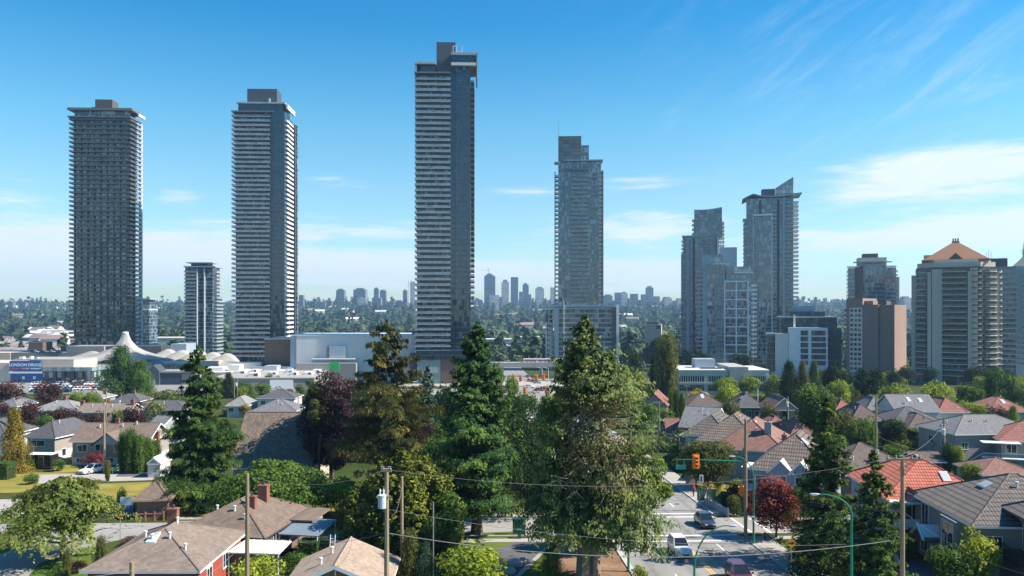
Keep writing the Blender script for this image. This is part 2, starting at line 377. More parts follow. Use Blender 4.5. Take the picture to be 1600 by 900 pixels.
# lawns, beds, drives
flatp('front_lawn', [(745,833),(812,830),(812,842),(760,870),(640,880),(640,838)], .015, mLAWNG)
flatp('mulch_bed', [(866,846),(952,846),(1012,925),(840,925)], .03, mMULCH)
flatp('driveway', [(803,846),(862,846),(800,905),(700,905)], .022, mDRIVE)
flatp('driveway_kerb', [(862,846),(868,846),(810,905),(800,905)], .05, mCONC)
flatp('lawn', [(868,850),(846,925),(700,925),(812,905)], .03, mLAWNG)
flatp('lawn', [(560,800),(1000,790),(1000,806),(560,812)], .014, mLAWN)
flatp('lawn', [(430,778),(560,778),(560,822),(430,812)], .018, mLAWN)
flatp('lawn', [(-60,738),(118,738),(98,768),(-60,772)], .016, mLAWN)
flatp('lawn', [(150,756),(262,752),(262,800),(150,775)], .016, mLAWN)
flatp('lawn', [(262,778),(330,778),(330,806),(240,806)], .02, mLAWN)
flatp('lawn', [(84,710),(116,710),(124,738),(84,738)], .018, mLAWN)
flatp('lawn', [(-80,838),(36,841),(34,856),(-10,868),(-80,885)], .03, mLAWNG)
flatp('lawn', [(62,880),(140,855),(150,930),(20,930)], .03, mLAWNG)
flatp('concrete_drive', [(-60,782),(100,778),(100,800),(-60,808)], .02, mCONC)
flatp('concrete_drive', [(60,742),(246,738),(246,750),(60,756)], .024, mCONC)
flatp('dark_driveway', [(196,731),(244,731),(240,745),(180,745)], .03, mDRIVE)
flatp('lawn', [(1070,728),(1140,728),(1140,768),(1066,762)], .02, mLAWN)
flatp('lawn', [(1100,780),(1150,780),(1165,808),(1110,804)], .02, mLAWNG)
flatp('lawn', [(1195,843),(1215,843),(1330,925),(1270,925)], .03, mLAWNG)
flatp('dark_driveway', [(1400,878),(1460,872),(1480,925),(1400,925)], .03, mDRIVE)
flatp('lawn', [(1398,876),(1420,872),(1420,884),(1398,886)], .035, mLAWNG)
flatp('earth_yard', [(1480,780),(1600,770),(1600,800),(1500,800)], .02, mDIRT)
# town centre surfaces
flat('parking_lot', [(-290,340),(-95,340),(-95,432),(-290,432)], .02, mASPH)
flat('parking_lot', [(-62,330),(-2,330),(-2,372),(-62,372)], .02, mASPH2)
flat('intersection', [(-60,392),(120,396),(120,442),(-60,438)], .034, mCONC)
flat('arterial_road', [(-300,446),(300,452),(300,468),(-300,464)], .02, mASPH2)
flat('far_field', [(-330,760),(-240,760),(-240,795),(-330,795)], .3, mFIELD)

# ================================================================== LIGHT, SKY, AIR, CAMERA
SUN_EL, SUN_AZ = 43., 95.                      # degrees above the horizon, clockwise from straight ahead
W = bpy.data.worlds.new('World'); SC.world = W; W.use_nodes = True
nt = W.node_tree; bg = nt.nodes['Background']
sky = nt.nodes.new('ShaderNodeTexSky'); sky.sky_type = 'NISHITA'; sky.sun_disc = False
sky.sun_elevation = R(SUN_EL); sky.sun_rotation = R(SUN_AZ); sky.altitude = 100.; sky.air_density = 1.0; sky.dust_density = .6; sky.ozone_density = 2.5
tc = nt.nodes.new('ShaderNodeTexCoord'); sp = nt.nodes.new('ShaderNodeSeparateXYZ'); nt.links.new(tc.outputs['Generated'], sp.inputs[0])
az = mth(nt, 'ARCTAN2', sp.outputs[0], sp.outputs[1]); el = mth(nt, 'ARCSINE', sp.outputs[2])
def gauss(a0, e0, sa, se):
    da = mth(nt, 'DIVIDE', mth(nt, 'SUBTRACT', az, a0), sa); de = mth(nt, 'DIVIDE', mth(nt, 'SUBTRACT', el, e0), se)
    return mth(nt, 'EXPONENT', mth(nt, 'MULTIPLY', mth(nt, 'ADD', mth(nt, 'MULTIPLY', da, da), mth(nt, 'MULTIPLY', de, de)), -1.))
def cnoise(sa, se, scale, det=8., rough=.6, tilt=0., off=0., dist=0.):
    cb = nt.nodes.new('ShaderNodeCombineXYZ')
    nt.links.new(mth(nt, 'MULTIPLY', az, sa), cb.inputs[0])
    nt.links.new(mth(nt, 'MULTIPLY', mth(nt, 'ADD', el, mth(nt, 'MULTIPLY', az, tilt)), se), cb.inputs[1]); cb.inputs[2].default_value = off
    n = nd(nt, 'ShaderNodeTexNoise', Scale=scale, Detail=det, Roughness=rough, Distortion=dist); nt.links.new(cb.outputs[0], n.inputs['Vector']); return n.outputs[0]
def sstep(x, a, b):
    n = nt.nodes.new('ShaderNodeMapRange'); n.interpolation_type = 'SMOOTHSTEP'; nt.links.new(x, n.inputs[0]); n.inputs[1].default_value = a; n.inputs[2].default_value = b; return n.outputs[0]
def ang(px, py): return math.atan((px-CX)/F), math.atan((CY-py)/F*math.cos(math.atan((px-CX)/F)))
def addn(*xs_):
    r = xs_[0]
    for x in xs_[1:]: r = mth(nt, 'ADD', r, x)
    return r
soft = cnoise(3., 22., 1.5, 8., .6, off=3.1, dist=.5)
fine = cnoise(6., 42., 2.0, 10., .66, off=9.2, dist=.8)
mix_ = mth(nt, 'ADD', mth(nt, 'MULTIPLY', soft, .6), mth(nt, 'MULTIPLY', fine, .4))
low = mth(nt, 'MULTIPLY', sstep(el, .13, .005), .34)                      # veil of cloud towards the horizon
puffs = []
for px, py, wx, wy, k in ((25,302,50,20,.34),(283,306,32,12,.36),(535,285,85,10,.3),(1005,348,140,24,.66),(1010,280,90,17,.42),
                          (1510,282,180,34,.8),(1570,250,120,18,.7),(1490,362,190,20,1.),(1350,305,80,14,.4),(1590,335,110,14,.35),(300,388,420,40,.5),(560,425,300,26,.66),(120,365,240,22,.55),(620,362,220,12,.55),(60,410,200,24,.5),(1000,420,260,26,.5),(1000,370,60,10,.3),(820,300,80,10,.2),(1330,455,220,26,.3),(1240,365,60,14,.2)):
    a0, e0 = ang(px, py)
    puffs.append(mth(nt, 'MULTIPLY', gauss(a0, e0, wx/F, wy/F), k))
puff = addn(*puffs)
cover = sstep(mth(nt, 'ADD', mth(nt, 'ADD', puff, low), mth(nt, 'MULTIPLY', mth(nt, 'SUBTRACT', mix_, .5), 3.3)), .2, 1.0)
cover = mth(nt, 'MULTIPLY', cover, sstep(mth(nt, 'ADD', puff, low), .03, .24))
cirr = mth(nt, 'MULTIPLY', sstep(cnoise(2.2, 9., 2., 10., .7, -.55, 17., 1.2), .46, .8), gauss(*ang(1440,130), 330/F, 140/F))
cover = mth(nt, 'MINIMUM', 1., mth(nt, 'ADD', mth(nt, 'MULTIPLY', cover, .92), mth(nt, 'MULTIPLY', cirr, .34)))
hs = nt.nodes.new('ShaderNodeHueSaturation'); hs.inputs['Saturation'].default_value = 1.12; nt.links.new(sky.outputs[0], hs.inputs['Color'])
elr = ramp(nt, mth(nt, 'DIVIDE', el, .7), [(0.,(.74,.86,.84)), (.21,(.67,.86,.84)), (.32,(.47,.86,.85)), (.49,(.12,.69,.85)), (.9,(.1,.6,.8))])
tint = mixc(nt, 1., hs.outputs[0], elr, 'MULTIPLY')
cl = mixc(nt, cover, tint, (4.3,4.75,5.0))
nt.links.new(cl, bg.inputs[0]); bg.inputs[1].default_value = .1
sd = bpy.data.lights.new('sun', 'SUN'); sd.energy = 4.9; sd.angle = R(.53); sd.color = (1., .9, .76)
so = link('sun', sd); v = Vector((math.sin(R(SUN_AZ))*math.cos(R(SUN_EL)), math.cos(R(SUN_AZ))*math.cos(R(SUN_EL)), math.sin(R(SUN_EL))))
so.rotation_euler = (-v).to_track_quat('-Z', 'Y').to_euler(); so.location = v*300

if HAZE:
    hm = bpy.data.materials.new('clear_summer_air'); hm.use_nodes = True; ht = hm.node_tree
    ht.nodes.remove(ht.nodes['Principled BSDF'])
    pv = ht.nodes.new('ShaderNodeVolumePrincipled'); pv.inputs['Color'].default_value = (.42,.68,1.0,1); pv.inputs['Density'].default_value = HAZE; pv.inputs['Anisotropy'].default_value = .2
    ht.links.new(pv.outputs[0], ht.nodes['Material Output'].inputs['Volume'])
    tag(MB().box(-5520,5520,-3020,5230,-30,245).build('haze', hm), 'thin bluish summer air over the town', None, kind='stuff')

cd = bpy.data.cameras.new('camera'); cam = link('camera', cd)
cam.location = (0,0,H); cam.rotation_euler = (R(90),0,0)
cd.sensor_width = 36; cd.lens = 36*F/1600; cd.shift_y = (CY-450)/1600; cd.clip_start = .5; cd.clip_end = 20000
SC.camera = cam
SC.view_settings.view_transform = 'Standard'; SC.view_settings.look = 'None'; SC.view_settings.gamma = 1; SC.view_settings.exposure = 1.12
SC.view_settings.use_curve_mapping = False
try:
    SC.cycles.max_bounces = 6; SC.cycles.diffuse_bounces = 2; SC.cycles.glossy_bounces = 3; SC.cycles.transmission_bounces = 3; SC.cycles.volume_bounces = 0; SC.cycles.use_denoising = True
except Exception: pass
# ================================================================== TOWERS
gT1 = GL('bronze_curtain_wall', (.014,.016,.02), (.045,.05,.058), (.4,.42,.44), 1.1, 3.0, .52, .08, 1.85, (.09,.085,.08), .1, .12)
gT2 = GL('smoked_balcony_glazing', (.008,.011,.017), (.02,.025,.036), (.2,.22,.25), 1.3, 3.0, .68, .07, 1.55, (.03,.034,.04), .08, .1)
gNAVY = GL('navy_curtain_wall', (.006,.016,.034), (.012,.03,.055), (.025,.045,.07), 1.35, 3.0, .85, .04, 1.8, (.02,.028,.04), .05, .12)
gGREY = GL('grey_green_curtain_wall', (.01,.022,.032), (.038,.068,.088), (.22,.29,.32), 1.3, 3.0, .56, .08, 1.95, (.18,.225,.26), .1, .2)
gBLUE = GL('blue_curtain_wall', (.008,.026,.05), (.022,.06,.105), (.2,.28,.34), 1.2, 3.0, .62, .06, 2.0, (.18,.225,.27), .09, .16)
gDKGR = GL('dark_green_office_glass', (.003,.028,.042), (.006,.05,.072), (.03,.1,.13), 1.6, 3.6, .85, .05, 1.5, (.02,.03,.035), .06, .1)
gOFF = GL('office_windows', (.015,.02,.026), (.03,.04,.05), (.12,.14,.15), 1.1, 3.6, .8, .06, 1.7, (.3,.31,.32), .1, .05)
gBEIGE = GL('apartment_windows', (.008,.01,.012), (.025,.032,.038), (.16,.18,.18), 1.3, 2.92, .76, .08, 1.42, (.17,.15,.13), .1, .1)
mSLABL = M('pale_balcony_slab', (.55,.56,.57), .8, .08, .2)
mSLABG = M('grey_balcony_slab', (.34,.38,.43), .8, .16, .2)
mSLABD = M('dark_balcony_slab', (.13,.14,.155), .7, .12, .2)
mRAIL = M('balcony_glass', (.3,.36,.42), .16, .38, .35, spec=.8)
mRAILD = M('smoky_balcony_glass', (.085,.088,.095), .15, .5, .35, spec=.8)
mRAILG = M('greenish_balcony_glass', (.22,.29,.33), .15, .4, .35, spec=.8)
mBEIGE = M('beige_concrete', (.5,.44,.38), .85, .07, .15, vz=.3)
mBRICK = M('brown_brick', (.26,.18,.155), .9, .12, .4)
mPINK = M('pinkish_concrete', (.42,.31,.26), .9, .08, .2)
mCOPPER = M('copper_roof', (.3,.145,.08), .55, .1, .3, metal=.15)
mVERD = M('verdigris_roof', (.16,.2,.16), .7, .15, .3)
mSTEELB = M('blue_grey_panel', (.3,.36,.43), .6, .08, .2)
mMECH = M('louvred_grey_panel', (.055,.07,.095), .6, .1, .3)
mMECHB = M('brown_grey_panel', (.085,.075,.075), .7, .1, .3)

for m_, a_ in ((mRAIL,.6),(mRAILD,.52),(mRAILG,.6)): m_.node_tree.nodes['Principled BSDF'].inputs['Alpha'].default_value = a_   # clear balcony panes
class Tow:
    "a building whose front wall stands at distance d; parts are given by picture columns and rows of the front plane"
    def __init__(s, name, label, cat, pxc, d, rot=GRID, group=None, zb=None):
        s.d, s.s, s.pxc = d, d/F, pxc
        s.zb = gz(d+12) if zb is None else zb
        s.o = thing(name, label, cat, (WX(pxc,d), d, s.zb), rot, group)
    def x(s, px): return (px-s.pxc)*s.s
    def z(s, py): return WZ(py, s.d) - s.zb
    def bx(s, b, px0, px1, y0, y1, py1, py0=None, mi=0):
        return b.box(s.x(px0), s.x(px1), y0, y1, -1.5 if py0 is None else s.z(py0), s.z(py1), mi)
    def part(s, name, px0, px1, y0, y1, py1, py0, mat, label=None, parent=None):
        o = s.bx(MB(), px0, px1, y0, y1, py1, py0).build(name, mat, parent or s.o)
        if label: o['label'] = label
        return o
    def floors(s, name, build, mats, pytop, zbot, pitch, parent=None, minor=False):
        "one balcony mesh, copied floor by floor downwards"
        z = s.z(pytop); first = None
        if minor:      # the smallest of a tower's many balconies: one part for all of them
            s.rest = getattr(s, 'rest', None) or MB(); s.rmats = mats
            while z > zbot:
                n = len(s.rest.v); build(s.rest); s.rest.xf(Matrix.Translation((0,0,z)), n); z -= pitch
            return

        while z > zbot:
            if first is None:
                b = MB(); build(b); first = b.build(name, mats, parent or s.o, loc=(0,0,z))
            else: copy_part(first, (0,0,z), parent or s.o)
            z -= pitch
def finish(t): t.rest.build('small_balconies', t.rmats, t.o)['kind'] = 'stuff'
def balc(x0, x1, y0, y1, sides='f', slab=.22, rail=1.05, posts=0, ins=.04, over=0):
    "slab (material 0) with glass rail (material 1) on the given sides; z=0 is the slab's top"
    def f(b):
        b.box(x0, x1, y0, y1, -slab, 0, 0)
        t = .06
        if 'f' in sides: b.box(x0+ins, x1-ins, y0+ins, y0+ins+t, .04, rail, 1)
        if 'k' in sides: b.box(x0+ins, x1-ins, y1-ins-t, y1-ins, .04, rail, 1)
        if 'l' in sides: b.box(x0+ins, x0+ins+t, y0+ins+t, y1-ins, .04, rail, 1)
        if 'r' in sides: b.box(x1-ins-t, x1-ins, y0+ins+t, y1-ins, .04, rail, 1)
        for i in range(posts):
            w = (x1-x0)/posts; xx = x0 + (i+.5)*w
            b.box(xx-.12, xx+.12, y0+.45, y0+2.0, .001, 2.6, 2)
    return f

# ---- T1 bronze tower on the far left
t = Tow('residential_tower', 'bronze glass tower wrapped in balconies on all sides, behind the white mast tent', 'tower', 160, 530)
D1 = 15.
t.part('glass_wall', 115, 196, 2.1, D1, 172, None, gT1)
xl, xr = t.x(108.5), t.x(203)
def f1(b):
    balc(xl, xr, .2, D1+2, 'flrk', .25, 1.0)(b)
    for i in range(9):
        xx = xl + 3 + i*(xr-xl-6)/8.; b.box(xx-.1, xx+.1, .7, 2.0, .002, 2.74, 0)
t.floors('balcony', f1, [mSLABD, mRAILD], 187, 22, 3.0)
t.floors('balcony', balc(t.x(203)+.05, t.x(206), 7, D1+1.5, 'fr', .25, 1.05), [mSLABL, mRAIL], 189, 22, 3.0)
t.part('side_fin', 199, 203.2, D1+2.1, D1+4, 184, None, mSLABL)
t.part('penthouse_glass', 118, 189, 2.6, D1-1, 171.5, 181.2, gT2)
t.part('roof_slab', 106.5, 206, -.6, D1+3, 168.6, 172.2, mSLABD)
t.part('roof_slab', 206.2, 208.5, 8, D1+3, 172.5, 177, mSLABL)
t.part('terrace_slab', 106.5, 203.5, -.4, D1+2.3, 181.4, 183.4, mSLABD)
t.part('mechanical_penthouse', 145.5, 172, 3, 12, 153.5, 168.4, mMECHB)
t.part('mechanical_penthouse', 139, 145.3, 4, 12, 165, 168.4, mMECHB)
t.part('podium', 92, 222, 3.5, 30, 541, None, mCHAR)

# ---- T2
t = Tow('residential_tower', 'slate grey tower with long pale balconies and navy corner, behind the brown box', 'tower', 405, 522)
D2 = 26.
t.part('glass_wall', 367.5, 426.5, 1.9, D2, 174, None, gT2)
t.part('glass_corner', 426.8, 444, .25, 9.5, 173, None, gNAVY)
t.part('glass_wall', 427, 444.2, 9.7, 22.9, 178, None, gT2)
t.part('dark_fin', 444.6, 449.5, 20.3, 23, 183, None, mCHAR)
t.part('glass_edge', 446, 451, 23.2, 27, 183, None, gBLUE)
t.part('glass_strip', 422, 426, 1.3, 1.88, 176, None, gNAVY)
t.floors('balcony', balc(t.x(362), t.x(421.5), .1, D2-2, 'fl', .28, 1.1), [mSLABG, mRAIL], 181.5, 10, 3.0)
def f2(b):
    x0, x1 = t.x(444.4), t.x(447.4)
    b.box(x0, x1, 2.5, 20, -.28, 0, 0); b.box(x1-.1, x1-.04, 2.6, 19.9, .03, 1.1, 1); b.box(x0, x1-.12, 2.56, 2.62, .03, 1.1, 1)
    b.box(x0+.1, x0+.4, 11, 11.5, .002, 2.7, 0)
t.floors('balcony', f2, [mSLABL, mWHITE], 188, 10, 3.0)
t.part('penthouse_glass', 371, 440, 2.4, 22, 161, 172.8, gNAVY)
t.part('roof_slab', 369, 444.5, 1.2, 26, 158.6, 160.8, mSLABG)
t.part('roof_slab', 444.8, 447.5, 3, 24, 160.5, 168, mSLABL)
t.part('terrace_slab', 362, 426.5, -.2, 24, 172.9, 175.2, mSLABD)
t.part('mechanical_penthouse', 383, 429.5, 5, 17, 135.5, 158.4, mMECH)
t.part('rooftop_vent', 417, 419.5, 3.2, 4.8, 151, 158.4, mSTEELB)

# ---- T3
t = Tow('residential_tower', 'tallest tower, slate grey balconies beside a navy glass bay, cantilevered roof box', 'tower', 692, 440)
D3 = 28.
t.part('glass_wall', 651.5, 704, 1.5, D3, 116, None, gT2)
t.part('glass_bay', 704.3, 713, .9, 10, 112.5, None, gNAVY)
t.part('glass_bay', 713.2, 735, .2, D3-2, 111, None, gNAVY)
t.floors('balcony', balc(t.x(648), t.x(704), .05, D3-1, 'fl', .28, 1.1), [mSLABG, mRAIL], 123.5, 12, 3.05)
def f3(b):
    x0, x1 = t.x(735.2), t.x(741)
    b.box(x0, x1, 2.2, D3, -.26, 0, 0); b.box(x1-.1, x1-.04, 2.3, D3-.1, .03, 1.05, 1); b.box(x0+.01, x1-.12, 2.25, 2.31, .03, 1.05, 1)
t.floors('balcony', f3, [mBROWNC, mRAILD], 126, 12, 3.05)
t.part('penthouse_glass', 656.5, 680, 2.5, 20, 100, 112, gNAVY)
t.part('roof_slab', 648, 681, .2, 24, 96.6, 99.6, mSLABG)
t.part('roof_slab_edge_wall', 648.2, 651, .4, 18, 99.8, 112, mSLABG)
t.part('terrace_slab', 647.6, 704.5, -.3, 24, 112.2, 114.5, mSLABD)
t.part('mechanical_penthouse', 681.5, 711.5, 3.5, 16, 62.5, 112, mMECH)
t.part('penthouse_recess_shade', 686, 704.5, 3.2, 3.48, 91, 98.5, mDARK)  # dark slab on the penthouse face paints the shade of a recess
t.part('roof_slab', 704.8, 743.5, -.6, 22, 81.5, 85.6, mSTEELB)
t.part('roof_box_glass', 706, 741.5, .6, 20, 85.8, 97.3, gNAVY)
t.part('roof_box_floor', 705, 744, -.6, 22, 97.5, 102, mSLABL)
t.part('roof_box_side', 743.8, 745.6, -.4, 20, 82, 121, mBROWNC)
t.part('penthouse_glass', 708, 734.6, 1.2, 18, 102.2, 110.8, gT2)
b = MB()
for px in (707.5, 713, 721.5): t.bx(b, px, px+.9, 1., 1.3, 70.5, 81.4)
t.bx(b, 707.5, 713.9, 1., 1.3, 70.2, 71.2); t.bx(b, 711, 719, 1.4, 2., 79, 81.3)
b.build('rooftop_crane_frame', mWHITE, t.o)
t.part('podium', 640, 752, 3, 34, 552, None, mCHAR)

# ---- T4
t = Tow('residential_tower', 'grey green glass tower with flagpole on its roof, rising behind the twin-trunk cedar', 'tower', 906, 560, R(-3))
D4 = 24.
t.part('glass_wall', 872.5, 939, 1.2, D4, 252, 478, gGREY)
t.part('corner_pier', 872.3, 881, 0, 1.15, 252, None, gGREY)
t.part('glass_pier', 882, 891.5, .35, 1.15, 266.5, 478, gBLUE)
t.part('glass_pier', 919.5, 934.5, .3, 1.15, 262, 478, gGREY)
t.part('side_fin', 940, 943, 2, 12, 266, None, mSLABD)
t.part('side_pier', 866.5, 868, 3, 10, 267, None, mSLABD)
t.floors('balcony', balc(t.x(892), t.x(919.2), -.4, 1.15, 'f', .3, 1.1), [mSLABG, mRAILG], 275, 42, 2.98)
t.floors('balcony', balc(t.x(866.8), t.x(872.2), 1.5, 7, 'fl', .26, 1.1), [mSLABG, mRAILG], 275, 12, 2.98)
t.floors('balcony', balc(t.x(935), t.x(940), -.2, 6, 'f', .26, 1.1), [mSLABL, mRAIL], 275, 30, 2.98)
t.part('dark_cornice', 884, 919.5, -.6, 1.1, 263.5, 266.5, mSLABD)
t.part('canopy', 866, 878, .4, 8, 252.2, 254, mSTEELB); t.part('canopy', 881, 942, -.6, 12, 249.6, 251.4, mSTEELB)
t.part('mechanical_penthouse', 872.5, 908.5, 3, 16, 211, 249.4, GL('mechanical_screen', (.09,.11,.12), (.12,.145,.16), (.15,.18,.19), 2.2, 2.6, .8, .35, 1.5, (.06,.075,.085), .06, .1))
t.part('mechanical_penthouse', 908.8, 920.5, 4.5, 14, 225, 249.4, gGREY)
b = MB(); b.tube([(t.x(873),3.5,t.z(215)),(t.x(873),3.5,t.z(184))], [.16,.08], 5); b.build('flagpole', mGREYM, t.o)
t.part('lower_block_glass', 866, 962, -1.2, 26, 480, None, GL('podium_windows', (.012,.02,.026), (.04,.055,.065), (.25,.28,.29), 1.5, 3.3, .7, .07, 1.8, (.3,.32,.33), .09, .3))
t.part('lower_block_parapet', 865.6, 962.4, -1.5, 26.3, 476.5, 479.8, mSTEELB)
t.part('white_pier', 880.2, 882, -2, -1.25, 470, None, mWHITE)
t.part('concrete_pier', 866.2, 873, -1.9, -1.25, 482, None, mSTEELB)
t.part('side_pier', 962.8, 967, 0, 20, 476, None, mWHITE); t.part('side_recess_shade', 955.5, 961.8, -1.6, -1.25, 481, None, mDARK)  # the dark strip lies on the wall and paints a recess's shade
b = MB()
for px0, px1, py in ((857,864.5,482), (853.5,862,504), (852.5,861,518)):
    t.bx(b, px0, px0+1.1, 4, 5, py); t.bx(b, px1-1.1, px1, 4, 5, py)
    for q in range(int(py), 562, 8): t.bx(b, px0+1.1, px1-1.1, 4, 4.9, q, q+1.3)
b.build('white_grid_frame', mWHITE, t.o)
t.part('wing_glass', 853.5, 864, 5.2, 20, 484, None, gOFF)

# ---- T5
t = Tow('residential_tower', 'tower with a swooping white roof canopy and a slanted glass sail on top', 'tower', 1206, 590, R(-15))
D5 = 24.
t.part('glass_wall', 1168, 1238, 1.2, D5, 309, None, gGREY)
t.part('glass_bay', 1178.5, 1205.5, -.2, 1.15, 338, None, gBLUE)
t.part('concrete_pier', 1222, 1225.5, -.5, 1.15, 309, None, mSTEELB)
t.part('white_frame', 1205.8, 1207, -.7, .9, 335, None, mWHITE); t.part('white_frame', 1177.5, 1178.4, -.7, .9, 337, None, mWHITE); t.part('white_frame', 1177.5, 1207, -.75, 1.1, 334, 336.6, mWHITE)
t.part('low_bay', 1163.8, 1176.5, .3, 12, 343, None, gGREY)
t.part('bay_canopy', 1162.5, 1177.2, -.6, 12.5, 340.5, 342.6, mSTEELB)
t.floors('balcony', balc(t.x(1225.8), t.x(1245.5), -.9, 12, 'fr', .26, 1.1), [mSLABL, mRAILG], 318, 10, 3.0)
t.floors('balcony', balc(t.x(1163), t.x(1177), -.5, 9, 'fl', .26, 1.1), [mSLABG, mRAILG], 351, 10, 3.0)
t.floors('balcony', balc(t.x(1207.5), t.x(1213.5), -.7, 1.15, 'f', .26, 1.1), [mSLABG, mRAILG], 318, 10, 3.0, minor=True)
t.floors('balcony', balc(t.x(1179), t.x(1186), -1.1, -.25, 'f', .26, 1.1), [mSLABG, mRAILG], 342, 10, 3.0, minor=True); finish(t)
for a_, c_ in ((1187,1190.5),(1214,1217.5)): t.part('recess_shade_strip', a_, c_, .9, 1.18, 312, None, mCHAR)  # flat charcoal strips on the glass, painting the shade of recesses
b = MB(); ps = [(1161.5,310),(1168,306.5),(1178,302),(1190,305.5),(1205,306.5),(1222,306.5),(1236,304),(1250,302.8)]
for (p0,q0),(p1,q1) in zip(ps, ps[1:]):
    x0, x1, z0, z1 = t.x(p0), t.x(p1), t.z(q0), t.z(q1)
    for dz in (0, -.7): b.poly([(x0,-2.5,z0+dz),(x1,-2.5,z1+dz),(x1,D5,z1+dz),(x0,D5,z0+dz)][::1 if dz == 0 else -1])
    b.poly([(x0,-2.5,z0-.7),(x1,-2.5,z1-.7),(x1,-2.5,z1),(x0,-2.5,z0)]); b.poly([(x0,D5,z0),(x1,D5,z1),(x1,D5,z1-.7),(x0,D5,z0-.7)])
for (p,q) in (ps[0], ps[-1]): b.poly([(t.x(p),-2.5,t.z(q)-.7),(t.x(p),D5,t.z(q)-.7),(t.x(p),D5,t.z(q)),(t.x(p),-2.5,t.z(q))])
b.build('roof_canopy', mSTEELB, t.o)
t.part('mechanical_penthouse', 1191, 1211, 3, 16, 294.2, 305.2, mMECH)
b = MB(); fr = [(t.x(1211.5),t.z(306)),(t.x(1238),t.z(304.5)),(t.x(1238),t.z(277)),(t.x(1211.5),t.z(293.5))]
k = len(b.v); b.v += [(x,2,z) for x,z in fr] + [(x,5,z) for x,z in fr]
for q in ((0,1,2,3),(7,6,5,4),(0,4,5,1),(1,5,6,2),(2,6,7,3),(3,7,4,0)): b.f.append(tuple(k+i for i in q)); b.m.append(0)
b.build('glass_sail', GL('sail_glass', (.12,.17,.19), (.3,.36,.37), (.6,.64,.64), 2.6, 3.2, .7, .1, 1.6, (.06,.08,.09), .1, .1), t.o)

# ---- T6
t = Tow('residential_tower', 'stepped dark tower with a pale curved crown, beside the slim white grid block', 'tower', 1100, 640, R(-13))
t.part('glass_wall', 1068, 1122.5, 1.2, 22, 370, None, gGREY)
t.part('upper_glass_wall', 1084, 1128, 3, 24, 344, 369.5, gBLUE)
t.part('crown', 1085, 1127.5, 5, 20, 328, 343.5, gGREY)
b = MB()
for i in range(8):
    a, c = i/8, (i+1)/8; h = lambda u: -1.2*math.sin(u*math.pi*1.1)+u*2.2
    b.box(t.x(1085+42.5*a), t.x(1085+42.5*c), 4.6, 20.4, t.z(328)+.01, t.z(327.2)+h((a+c)/2)*.6+.6)
b.build('crown_rim', mSTEELB, t.o)
for a_, c_ in ((1083,1086),(1118.2,1119.4)): t.part('recess_shade_strip', a_, c_, .9, 1.18, 372, None, mCHAR)  # recess shade again as flat charcoal strips on the front
t.part('pale_pier', 1092, 1094, .3, 1.15, 372, None, mSTEELB)
t.part('roof_slab', 1066.5, 1122, -.6, 23, 367.5, 370, mSTEELB); t.part('frame_edge', 1119.6, 1121.6, -.5, 1.1, 370, None, mWHITE)
t.part('concrete_pier', 1073, 1077, -.4, 1.15, 372, None, mSTEELB); t.part('low_shaft', 1064.8, 1068, 3, 14, 396, None, gGREY)
t.floors('balcony', balc(t.x(1065.5), t.x(1082), -.3, 8, 'fl', .26, 1.1), [mSLABG, mRAILG], 377, 10, 3.0)
t.floors('balcony', balc(t.x(1098), t.x(1118), -.5, 1.15, 'f', .26, 1.1), [mSLABG, mRAILG], 377, 10, 3.0, minor=True)
t.floors('balcony', balc(t.x(1122.8), t.x(1131), 2, 16, 'fr', .26, 1.1), [mSLABL, mRAILG], 349, 10, 3.0)
t.floors('balcony', balc(t.x(1081.5), t.x(1094), 1.6, 9, 'fl', .26, 1.1), [mSLABG, mRAILG], 344, t.z(366), 3.6, minor=True); finish(t)

# ---- T7 mid-rise with white grid
t = Tow('apartment_block', 'stepped mid-rise with a white window grid on its front and planted terraces', 'apartment block', 1138, 545, R(-13))
t.part('rear_tower', 1126, 1152.5, 14, 26, 384, None, mSTEELB)
t.part('slim_tower', 1099, 1112, 1, 14, 398, None, mSTEELB)
t.part('slim_tower_glass', 1112.2, 1128.5, 1.4, 14, 397.5, None, gBLUE)
t.part('mid_wall', 1106, 1133, .2, .95, 413, None, gBLUE)
t.part('terrace_slab', 1114, 1140, -.6, 8, 411.4, 413, mWHITE)
t.part('main_block', 1133.2, 1172, .6, 18, 438, None, gBLUE)
t.part('upper_block', 1135, 1173, 5, 18, 416, 437.8, gBLUE); t.part('terrace_slab', 1147, 1175, 2, 12, 424.5, 426.5, mWHITE); t.part('roof_slab', 1132.5, 1173, -.4, 17, 437, 439.2, mSTEELB)
b = MB()
for px in (1131.5, 1149, 1166.5): t.bx(b, px, px+2, -.7, .5, 439)
for i in range(12): t.bx(b, 1133.5, 1166.5, -.5, .5, 439+i*14.1, 440.9+i*14.1)
b.build('white_grid_frame', mWHITE, t.o)
t.floors('balcony', balc(t.x(1172.2), t.x(1181), 1, 9, 'fr', .26, 1.1), [mSLABL, mWHITE], 447, 8, 3.0)
t.floors('balcony', balc(t.x(1118), t.x(1130), -.9, .15, 'f', .26, 1.1), [mSLABG, mRAILG], 420, 8, 3.0)
t.floors('balcony', balc(t.x(1089), t.x(1098.8), 2, 8, 'fl', .26, 1.1), [mSLABL, mRAIL], 424, 8, 3.0)

